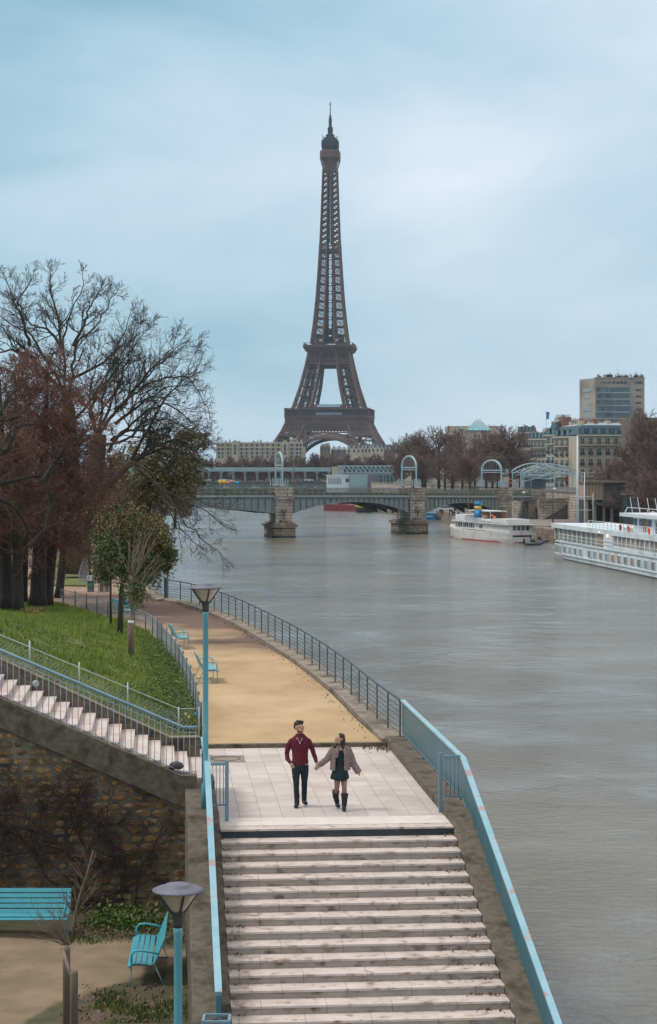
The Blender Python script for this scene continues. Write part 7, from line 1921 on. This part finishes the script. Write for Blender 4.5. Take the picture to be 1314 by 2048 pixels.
for k in range(26): x = xw0+11+rg.random()*30; bl(x,x+rg.uniform(.4,1.1),-6+rg.random()*3,-3+rg.random()*.6,5.16,5.16+rg.uniform(.5,1.5),mb)
mb.build('deck_clutter', M['ironwork'], SH_)
for i, (px,pyt,Z,lab) in enumerate(((1155,872,350,'taller of the two white masts rising behind the river cruiser'),(1169,945,352,'shorter white mast just right of the tall one'),(1186,985,355,'thin dark mast right of the white masts'))):
    x = XP(px,Z); zt = ZP(pyt,Z); T = thing('mast', lab, 'mast', (x,Z,2.2), 0, 'masts behind the river cruiser'); mb = MB(); mb.tube([(x,Z,2.2),(x,Z,zt)], [.24 if i==0 else .13,.12 if i==0 else .06], 8); mb.build('pole', M['white'] if i<2 else M['galv'], T)
    if i < 2:
        mb = MB(); 
        for py in (993,1020): mb.bar(P(px-14+i*4,py,Z),P(px+14,py,Z),.09)
        mb.build('spar', M['white'], T)
# motor yacht with blue funnel
bowp = Vector((24.6,394,0)); sternp = Vector((35.0,361,0)); dv = (sternp-bowp); Ly = dv.length; dv.normalize(); ang = math.atan2(dv.y,dv.x)
YT = thing('motor_yacht', 'old white motor yacht with a blue and yellow funnel moored near the bridge', 'ship', bowp, ang)
side = Vector((math.cos(ang+math.pi/2), math.sin(ang+math.pi/2))); sg = 1 if side.x < 0 else -1
sty = [(-1.2,.1,.1),(0,.6,.1),(3,1.9,1.1),(7,2.7,2.2),(14,3.0,2.8),(24,3.0,2.8),(31,2.8,2.3),(Ly,2.4,1.7)]
def zdy(x): return 2.3+.9*max(0,1-x/13)**1.6+.1*(x/Ly)
mb = MB(); hull(mb, sty, -.5, zdy); HY = mb.build('hull', M['boat_cream'], YT, fix=True)
mb = MB(); hull(mb, [(x,a*0+b+.13,b+.08) for x,a,b in sty], -.5, lambda x: .28); mb.build('boot_stripe', M['red'], HY, fix=True)
mb = MB()
for a, b in zip(sty[1:],sty[2:]): mb.bar((a[0],sg*(a[1]*.93+.05),zdy(a[0])-.55),(b[0],sg*(b[1]*.93+.05),zdy(b[0])-.55),.07)
mb.build('gold_line', M['brownwood'], HY)
mb = MB(); mb.box(Ly-.02,Ly+.04,-1.9,1.9,1.45,1.85); mb.build('transom_slot', M['black'], HY)
mb = MB(); mb.rings([(0,0,0,1,1)]*1, 4) if False else None
mb = MB(); mb.add([(4.5,-1.6,2.6),(Ly-.6,-2.35,2.4),(Ly-.6,2.35,2.4),(4.5,1.6,2.6),(4.5,-1.6,4.3),(Ly-.6,-2.35,4.15),(Ly-.6,2.35,4.15),(4.5,1.6,4.3)],[(0,3,2,1),(4,5,6,7),(0,1,5,4),(1,2,6,5),(2,3,7,6),(3,0,4,7)]); DH = mb.build('deckhouse', M['boat_cream'], YT)
mb = MB(); 
def sidey(x): return sg*(1.6+.75*(x-4.5)/(Ly-5.1)+.02)
for k in range(9): 
    x = 6+k*1.15; mb = MB(); y = sidey(x+.4); mb.box(x,x+.75,min(y-.02,y+.06),max(y-.02,y+.06),2.95,4.05); mb.build('window', M['window'], DH)
for k in range(4): mb = MB(); y = -1.6+k*.85; mb.box(Ly-.62,Ly-.52,y,y+.6,2.95,4.0); mb.build('window', M['window'], DH)
for x in (18.5,): mb = MB(); y = sidey(x); mb.box(x,x+1.6,min(y-.02,y+.05),max(y-.02,y+.05),3.0,3.9); mb.build('window', M['window'], DH)
mb = MB(); mb.add([(2.2,-1.2,4.32),(5,-2.2,4.32),(Ly-.1,-2.9,4.18),(Ly-.1,2.9,4.18),(5,2.2,4.32),(2.2,1.2,4.32),(2.2,-1.2,4.5),(5,-2.2,4.5),(Ly-.1,-2.9,4.36),(Ly-.1,2.9,4.36),(5,2.2,4.5),(2.2,1.2,4.5)],[(5,4,3,2,1,0),(6,7,8,9,10,11)]+[(i,(i+1)%6,6+(i+1)%6,6+i) for i in range(6)]); mb.build('upper_deck', M['boat_cream'], YT, fix=True)
for k in range(10):
    x = 6+k*2.9; y = sg*2.55; mb = MB(); mb.bar((x,y,zdy(x)-.1),(x,y*1.02,4.2),.09); mb.build('deck_post', M['boat_cream'], YT)
mb = MB(); y = sg*2.6
for h in (4.8,5.1,5.4): mb.bar((5,sg*2.1,h+.05),(Ly-.3,sg*2.75,h),.05); mb.bar((Ly-.2,-2.75,h),(Ly-.2,2.75,h),.05)
for k in range(18): x = 5+k*(Ly-5.3)/17; yv = sg*(2.1+.65*k/17); mb.bar((x,yv,4.4),(x,yv,5.4),.05)
for k in range(6): mb.bar((Ly-.2,-2.75+k*1.1,4.4),(Ly-.2,-2.75+k*1.1,5.4),.05)
mb.build('railing', M['white'], YT)
mb = MB(); mb.box(5.5,10.5,-1.7,1.9,4.5,6.0); mb.build('canvas_cover', M['white'], YT)
mb = MB(); mb.box(Ly-9,Ly-2.5,-2.2,2.5,4.45,5.5); mb.build('canvas_cover', M['boat_cream'], YT)
YT.scale = (1,1,.77)
mb = MB(); mb.box(10.5,22,-1.0,2.2,7.0,7.25)
for x in (11,16,21.5): mb.bar((x,-.9,4.5),(x,-.9,7),.1); mb.bar((x,2.1,4.5),(x,2.1,7),.1)
mb.build('awning_frame', M['white'], YT)
mb = MB(); mb.box(11,21.8,1.9,2.1,5.2,6.9); mb.build('side_screen', M['brownwood'], YT)
xf = 16.5
mb = MB(); mb.rings([(xf,sg*1.5,4.45,1.0,.66),(xf+.15,sg*1.5,7.5,.95,.64)], 20); mb.rings([(xf+.2,sg*1.5,8.3,.93,.62),(xf+.25,sg*1.5,9.4,.92,.61)], 20); F_ = mb.build('funnel', M['blue'], YT)
mb = MB(); mb.rings([(xf+.15,sg*1.5,7.501,.955,.645),(xf+.2,sg*1.5,8.299,.935,.625)], 20); mb.build('yellow_band', M['yellow'], F_)
rg = random.Random(6)
for k in range(9):
    x = 12+k*1.0; mb = MB(); mb.box(x,x+.55,sg*1.9-.3,sg*1.9+.3,4.45,5.05); mb.box(x,x+.1,sg*1.9-.3,sg*1.9+.3,5.05,5.5); mb.build('deck_chair', M['white'], YT)
mb = MB()
for k in range(9): mb.lathe([(.5,0),(.42,.8)], (20.2+k*.75+rg.random()*.2, sg*(.6+rg.random()*1.4), 4.45), 8)
mb.build('wicker_seat', M['boat_cream'], YT)
mb = MB(); mb.lathe([(.8,0),(.75,1.0),(.4,1.7)], (19.4,sg*1.0,4.45), 10); mb.build('wicker_screen', M['brownwood'], YT)
for (x,y,z,m) in ((22.5,.9,6.0,'red'),(22.7,.6,5.6,'orange'),(22.3,.9,5.3,'blue')): mb = MB(); mb.ell((x,sg*y,z),(.38,.38,.38),None,8,6); mb.build('balloon', M[m], YT)
mb = MB(); mb.bar((25.5,0,4.4),(25.5,0,12),.07); mb.bar((8,0,4.4),(8,0,12.5),.10); mb.build('mast', M['brownwood'], YT)
mb = MB(); mb.add([(Ly+.1,-.2,2.9),(Ly+.35,-.25,2.9),(Ly+.5,-.3,1.7),(Ly+.2,-.2,1.6)],[(0,1,2,3)]); mb.build('ensign', M['red'], YT).modifiers.new('t','SOLIDIFY').thickness = .05
# small blue tour boat seen end-on
Zb_ = 528; T = thing('tour_boat', 'small blue and white boat seen from the stern under the bridge', 'boat', (XP(859,Zb_),Zb_,0), R(3))
mb = MB(); hull(mb, [(-.0,1.75,1.6),(3,1.9,1.8),(14,1.9,1.8),(17,.4,.3)], -.4, lambda x: 1.75); mb.v = [(y,x,z) for x,y,z in mb.v]; mb.build('hull', M['blue'], T, fix=True)
mb = MB(); mb.yprism([(-1.8,1.76),(1.8,1.76),(1.7,2.5),(1.3,3.3),(-1.3,3.3),(-1.7,2.5)], .1, 12); cb = mb.build('cabin', M['white'], T, fix=True)
mb = MB(); mb.box(-1.1,1.1,0,.08,2.2,2.9); mb.build('window', M['glass_blue'], cb)
mb = MB(); mb.box(-.9,.9,-.03,-.001,.8,1.15); mb.build('name_plate', M['glass_blue'], T)
# red barge and yellow-black tug far under the bridge
Zb_ = 640
T = thing('barge', 'long dark red barge moored far beyond the bridge', 'boat', (XP(649,Zb_),Zb_+16,0), R(-50))
mb = MB(); hull(mb, [(0,.6,.3),(2,2.2,1.9),(22,2.5,2.4),(25,2.2,1.8)], -.4, lambda x: 1.8+.8*max(0,1-x/5)); mb.build('hull', M['darkred'], T, fix=True)
mb = MB(); mb.box(3,10,-1.7,1.7,1.8,2.7); mb.box(18,23,-1.8,1.8,1.8,3.6); mb.build('deckhouse', M['darkred'], T)
mb = MB()
for k in range(3): mb.box(18.6+k*1.4,19.4+k*1.4,-1.86,-1.81,2.5,3.2)
for k in range(5): mb.box(4+k*1.2,4.5+k*1.2,-2.55,-1.72,2.0,2.4)
mb.build('window', M['panelbeige'], T)
T = thing('tug_boat', 'black and yellow tug boat facing the viewer beyond the bridge', 'boat', (XP(730,620),622,0), R(-90)+.02)
mb = MB(); hull(mb, [(-2,.5,.2),(-.5,2.0,1.0),(2,2.7,2.2),(14,2.6,2.3)], -.4, lambda x: 1.9+.6*max(0,1-(x+2)/5)); mb.v = [(-x,y,z) for x,y,z in mb.v]; mb.build('hull', M['black'], T, fix=True)
mb = MB(); hull(mb, [(-2.1,.6,.55),(-.5,2.1,2.0),(2,2.8,2.7),(14,2.7,2.6)], 1.65, lambda x: 2.0+.6*max(0,1-(x+2)/5)); mb.v = [(-x,y,z) for x,y,z in mb.v]; mb.build('yellow_band', M['yellow'], T, fix=True)
mb = MB(); mb.box(-9,-4,-1.8,1.8,1.9,3.2); cb = mb.build('wheelhouse', M['panelbeige'], T); mb = MB(); mb.box(-3.98,-3.9,-1.3,1.3,2.4,3.0); mb.build('window', M['window'], cb)
# inflatable dinghies
for px, py, lab, m in ((1066,1091,'dark inflatable dinghy tied between the two ships','bluegrey'),(1078,1086,'second crowded dinghy with outboard engines beside the cruiser bow','lampgrey')):
    c = G(px,py,0); T = thing('dinghy', lab, 'boat', c, .0001, 'dinghies between the ships'); T.scale = (.7,.7,.8)
    mb = MB(); mb.tube([(-2.0,-.7,.4),(1.6,-.75,.4),(2.4,0,.6),(1.6,.75,.4),(-2.0,.7,.4)], .32, 8); mb.build('tube', M[m], T)
    mb = MB(); mb.box(-1.9,1.5,-.55,.55,.15,.35); mb.build('floor', M['black'], T)
    mb = MB(); mb.box(-2.5,-2.0,-.25,.25,.2,1.5); mb.box(-.4,.4,-.3,.3,.3,1.3); mb.build('engine', M['ironwork'], T)
    mb = MB(); mb.bar((-.4,0,1.2),(-.4,0,2.4),.08); mb.bar((1.0,.4,.4),(-1.5,.4,1.9),.06); mb.ell((.7,.2,.8),(.3,.3,.35),None,8,6); mb.build('rigging', M['red'], T)
mb = MB(); a, b = G(1060,1072,1.0), G(1110,1080,1.0); a = P(1050,1050,368); b = P(1102,1053,352); mb.bar(a,b,1.4,.25); mb.build('gangway', M['concrete_warm'], loc=a, label='pale concrete gangway between the yacht and the cruiser', cat='gangway')
# ------------------------------------------------------------------ distant trees
gA = 'bare trees along the far bank'
pr = [far_proto('plane_tree', 'bare brown plane tree rising behind the middle portal', 31, 19, 17, gA, nl=30), far_proto('plane_tree', 'bare brown plane tree left of the glass pyramid', 32, 18, 15, gA, nl=28), far_proto('plane_tree', 'bare brown plane tree right of the glass pyramid', 33, 19, 18, gA, nl=30)]
spots = [ # px, Z, top py, proto, label
 (806,640,872,1,'leftmost bare brown tree of the right bank clump, sloping to the river'),(826,610,862,0,'second bare brown tree of the right bank clump'),(850,590,856,2,'bare brown tree directly behind the middle portal'),(878,580,848,0,'tallest bare tree left of the glass pyramid'),(905,590,852,1,'bare brown tree with the long building above it'),
 (925,560,880,2,'lower bare tree below the glass pyramid'),(950,600,884,0,'low bare tree in front of the pyramid building'),(972,560,862,1,'bare brown tree right of the glass pyramid'),(996,540,848,2,'bushy bare tree left in the second clump'),(1022,540,846,0,'tallest bare tree of the second clump'),(1040,560,884,1,'bare tree at the right end of the second clump by the stone row'),
 (845,560,905,1,'low bare tree in front of the clump near the portal'),(890,540,900,0,'low bare tree between portal and pyramid'),(940,520,905,2,'low bare tree above the bridge parapet left of the bank portal'),(985,510,900,1,'low bare tree behind the bank end portal'),
 (1216,420,905,2,'bare tree with pale branches in front of the stone facade'),(1272,405,845,0,'tall dark bare tree right of the stone facade'),(1300,395,790,1,'tallest bare tree at the right edge reaching the tower block'),(1318,385,850,2,'bare tree cut by the right edge'),(1246,440,900,1,'low bare tree before the beige panelled building'),(1285,430,860,0,'bare tree crowding the right edge behind the cruiser'),(1268,372,925,2,'low bare tree on the quay before the glazed pavilion'),(1302,362,915,1,'low bare tree on the quay at the right edge')]
used = set()
for i, (px,Z,py,k,lab) in enumerate(spots):
    bz = 7.6 if Z > 380 else 2.2; ht = ZP(py,Z)-bz; base = (19,18,19)[k]
    T = pr[k] if k not in used else copy_tree(pr[k]); used.add(k)
    T.location = (XP(px,Z),Z,bz); s = ht/base; k_ = 1.10 if px < 1030 else .98; s *= k_; T.scale = (max(s,.8)*k_,max(s,.8)*k_,s); T.rotation_euler = (0,0,i*1.7); T['label'] = lab; T['group'] = gA
rg = random.Random(17)
gB = 'bare trees beyond the far viaduct'
pf_ = far_proto('bare_tree', 'x', 41, 15, 11, gB, nl=20, rmin=.07); pf2 = far_proto('bare_tree', 'x', 42, 14, 12, gB, nl=20, rmin=.07)
n = 30; 
for i in range(n):
    px = 402+ (802-402)*i/(n-1)+rg.uniform(-4,4); Z = 960+rg.uniform(-15,60); T = (pf_ if i == 0 else pf2 if i == 1 else copy_tree(pf_ if i%2 else pf2))
    tp = (905 if px < 620 else 899)+rg.uniform(-4,6); s = (ZP(tp,Z)-4.6)/14.5
    T.location = (XP(px,Z),Z,4.6); T.scale = (s*1.1,s*1.1,s); T.rotation_euler = (0,0,rg.uniform(0,6)); T['label'] = 'one of the small bare trees in the brown row beyond the far viaduct'; T['group'] = gB
# trees thickening the left background behind the leaning trees
gC = 'bare trees behind the promenade entrance'
for i, (px,Z,py,lab) in enumerate(((20,150,1010,'low bare tree behind the dark trunks at the left edge'),(80,160,980,'low bare tree between the dark trunks'),(135,170,930,'bare tree behind the tall trunks'),(215,165,900,'bare tree behind the olive evergreen left side'),(290,190,930,'bare tree behind the olive evergreen'),(350,230,925,'bare tree behind the olive evergreen near the bridge end'),(250,220,880,'more distant bare tree above the olive evergreen'),(-20,140,900,'bare tree cut by the left edge'))):
    T = copy_tree(pf_ if i%2 else pf2); s = (ZP(py,Z)-ZL)/14.5; T.location = (XP(px,Z),Z,ZL); T.scale = (s*1.2,s*1.2,s); T.rotation_euler=(0,0,i*1.3); T['label'] = lab; T['group'] = gC
gD = 'plane tree'
# ------------------------------------------------------------------ haze, cloud, world, sun, camera
m = bpy.data.materials.new('haze'); m.use_nodes = True; nt = m.node_tree; nt.nodes.clear()
out = nt.nodes.new('ShaderNodeOutputMaterial'); pv = nt.nodes.new('ShaderNodeVolumePrincipled'); pv.inputs['Color'].default_value = (.62,.84,1.0,1); pv.inputs['Density'].default_value = HAZE_D; pv.inputs['Anisotropy'].default_value = 0
nt.links.new(pv.outputs[0], out.inputs['Volume'])
if HAZE_D > 0:
    mb = MB(); mb.box(-3200,3200,-200,4300,-3.0,345); o = mb.build('haze', m, kind='stuff')
m2 = m.copy(); m2.name = 'cloud_vapour'; m2.node_tree.nodes['Principled Volume'].inputs['Density'].default_value = CLOUD_D; m2.node_tree.nodes['Principled Volume'].inputs['Color'].default_value = (.90,.96,1,1)
if CLOUD_D > 0:
    mb = MB(); mb.ell((0,0,0), CL_R, None, 64, 32); o = mb.build('cloud', m2, kind='stuff'); o.location = (5,1700,CL_Z)
W = bpy.data.worlds.new('World'); SC.world = W; W.use_nodes = True; nt = W.node_tree; N = nt.nodes; Lk = nt.links
bg = N['Background']
sky = N.new('ShaderNodeTexSky'); sky.sky_type = 'NISHITA'; sky.sun_disc = False
SUN_EL, SUN_AZ = R(56), R(262)
sky.sun_elevation = SUN_EL; sky.sun_rotation = SUN_AZ; sky.air_density = 1.0; sky.dust_density = 3.0
tc = N.new('ShaderNodeTexCoord'); sx = N.new('ShaderNodeSeparateXYZ'); Lk.new(tc.outputs['Generated'], sx.inputs[0])
mp = N.new('ShaderNodeMapping'); mp.inputs['Scale'].default_value = (3.2,1.2,9.0); mp.inputs['Location'].default_value = (1.3,0,.35); Lk.new(tc.outputs['Generated'], mp.inputs['Vector'])
nz = N.new('ShaderNodeTexNoise'); nz.inputs['Scale'].default_value = 1.15; nz.inputs['Detail'].default_value = 7; nz.inputs['Roughness'].default_value = .55; nz.inputs['Distortion'].default_value = .3; Lk.new(mp.outputs[0], nz.inputs['Vector'])
def math_(op, a, b=None, clamp=False):
    n = N.new('ShaderNodeMath'); n.operation = op; n.use_clamp = clamp
    for i, v in enumerate((a,b)):
        if v is None: continue
        if isinstance(v,(int,float)): n.inputs[i].default_value = v
        else: Lk.new(v, n.inputs[i])
    return n.outputs[0]
# soft bright openings in the cloud layer
def blob(dx, dz, rx, rz):
    a = math_('DIVIDE', math_('SUBTRACT', sx.outputs['X'], dx), rx); b = math_('DIVIDE', math_('SUBTRACT', sx.outputs['Z'], dz), rz)
    d = math_('ADD', math_('MULTIPLY', a, a), math_('MULTIPLY', b, b)); return math_('DIVIDE', 1.0, math_('ADD', 1.0, d))
b1_ = blob(.05,.155,.075,.055); b2_ = blob(-.03,.015,.16,.028); b3_ = blob(-.07,.185,.06,.03); b4_ = blob(.20,.13,.08,.05)
f = math_('ADD', math_('MULTIPLY', b1_, .62), math_('MULTIPLY', b2_, .38)); f = math_('ADD', f, math_('MULTIPLY', b3_, .12)); f = math_('ADD', f, math_('MULTIPLY', b4_, .22))
f = math_('ADD', f, math_('MULTIPLY', math_('SUBTRACT', nz.outputs['Fac'], .5), 1.5)); f = math_('ADD', f, math_('MULTIPLY', sx.outputs['X'], 1.0)); f = math_('ADD', f, .27, True)
cr = N.new('ShaderNodeValToRGB'); cr.color_ramp.elements[0].position = 0; cr.color_ramp.elements[0].color = (.205,.42,.54,1); cr.color_ramp.elements[1].position = 1; cr.color_ramp.elements[1].color = (.76,.83,.92,1)
e = cr.color_ramp.elements.new(.45); e.color = (.45,.62,.74,1)
Lk.new(f, cr.inputs['Fac'])
# overhead the overcast is brighter and neutral
up = math_('MULTIPLY', math_('SUBTRACT', sx.outputs['Z'], .26), 2.2, True)
mx = N.new('ShaderNodeMix'); mx.data_type = 'RGBA'; Lk.new(up, mx.inputs['Factor']); Lk.new(cr.outputs['Color'], mx.inputs['A']); mx.inputs['B'].default_value = SKY_UP+(1,)
sc_ = N.new('ShaderNodeMix'); sc_.data_type = 'RGBA'; sc_.inputs['Factor'].default_value = .88
vm = N.new('ShaderNodeVectorMath'); vm.operation = 'SCALE'; vm.inputs['Scale'].default_value = 1/.10; Lk.new(mx.outputs['Result'], vm.inputs[0])
Lk.new(sky.outputs['Color'], sc_.inputs['A']); Lk.new(vm.outputs[0], sc_.inputs['B'])
Lk.new(sc_.outputs['Result'], bg.inputs['Color']); bg.inputs['Strength'].default_value = .10
sd = bpy.data.lights.new('sun', 'SUN'); sd.energy = SUN_E; sd.angle = R(14); sd.color = (1,.95,.88)
so = bpy.data.objects.new('sun', sd); COL.objects.link(so)
dirn = Vector((math.sin(SUN_AZ)*math.cos(SUN_EL), math.cos(SUN_AZ)*math.cos(SUN_EL), math.sin(SUN_EL)))
so.rotation_euler = dirn.to_track_quat('Z','Y').to_euler()
cam = bpy.data.cameras.new('camera'); co = bpy.data.objects.new('camera', cam); COL.objects.link(co)
co.location = (0,0,CAMZ); co.rotation_euler = (R(90),0,0)
cam.sensor_fit = 'HORIZONTAL'; cam.sensor_width = 36; cam.lens = FPX/1314*36; cam.shift_y = -(1024-HZ)/1314; cam.clip_start = .5; cam.clip_end = 9000
SC.camera = co
SC.view_settings.view_transform = 'Standard'; SC.view_settings.look = 'None'; SC.view_settings.exposure = EXPO; SC.view_settings.gamma = 1
SC.render.engine = 'CYCLES'
SC.cycles.volume_bounces = 1; SC.cycles.max_bounces = 6
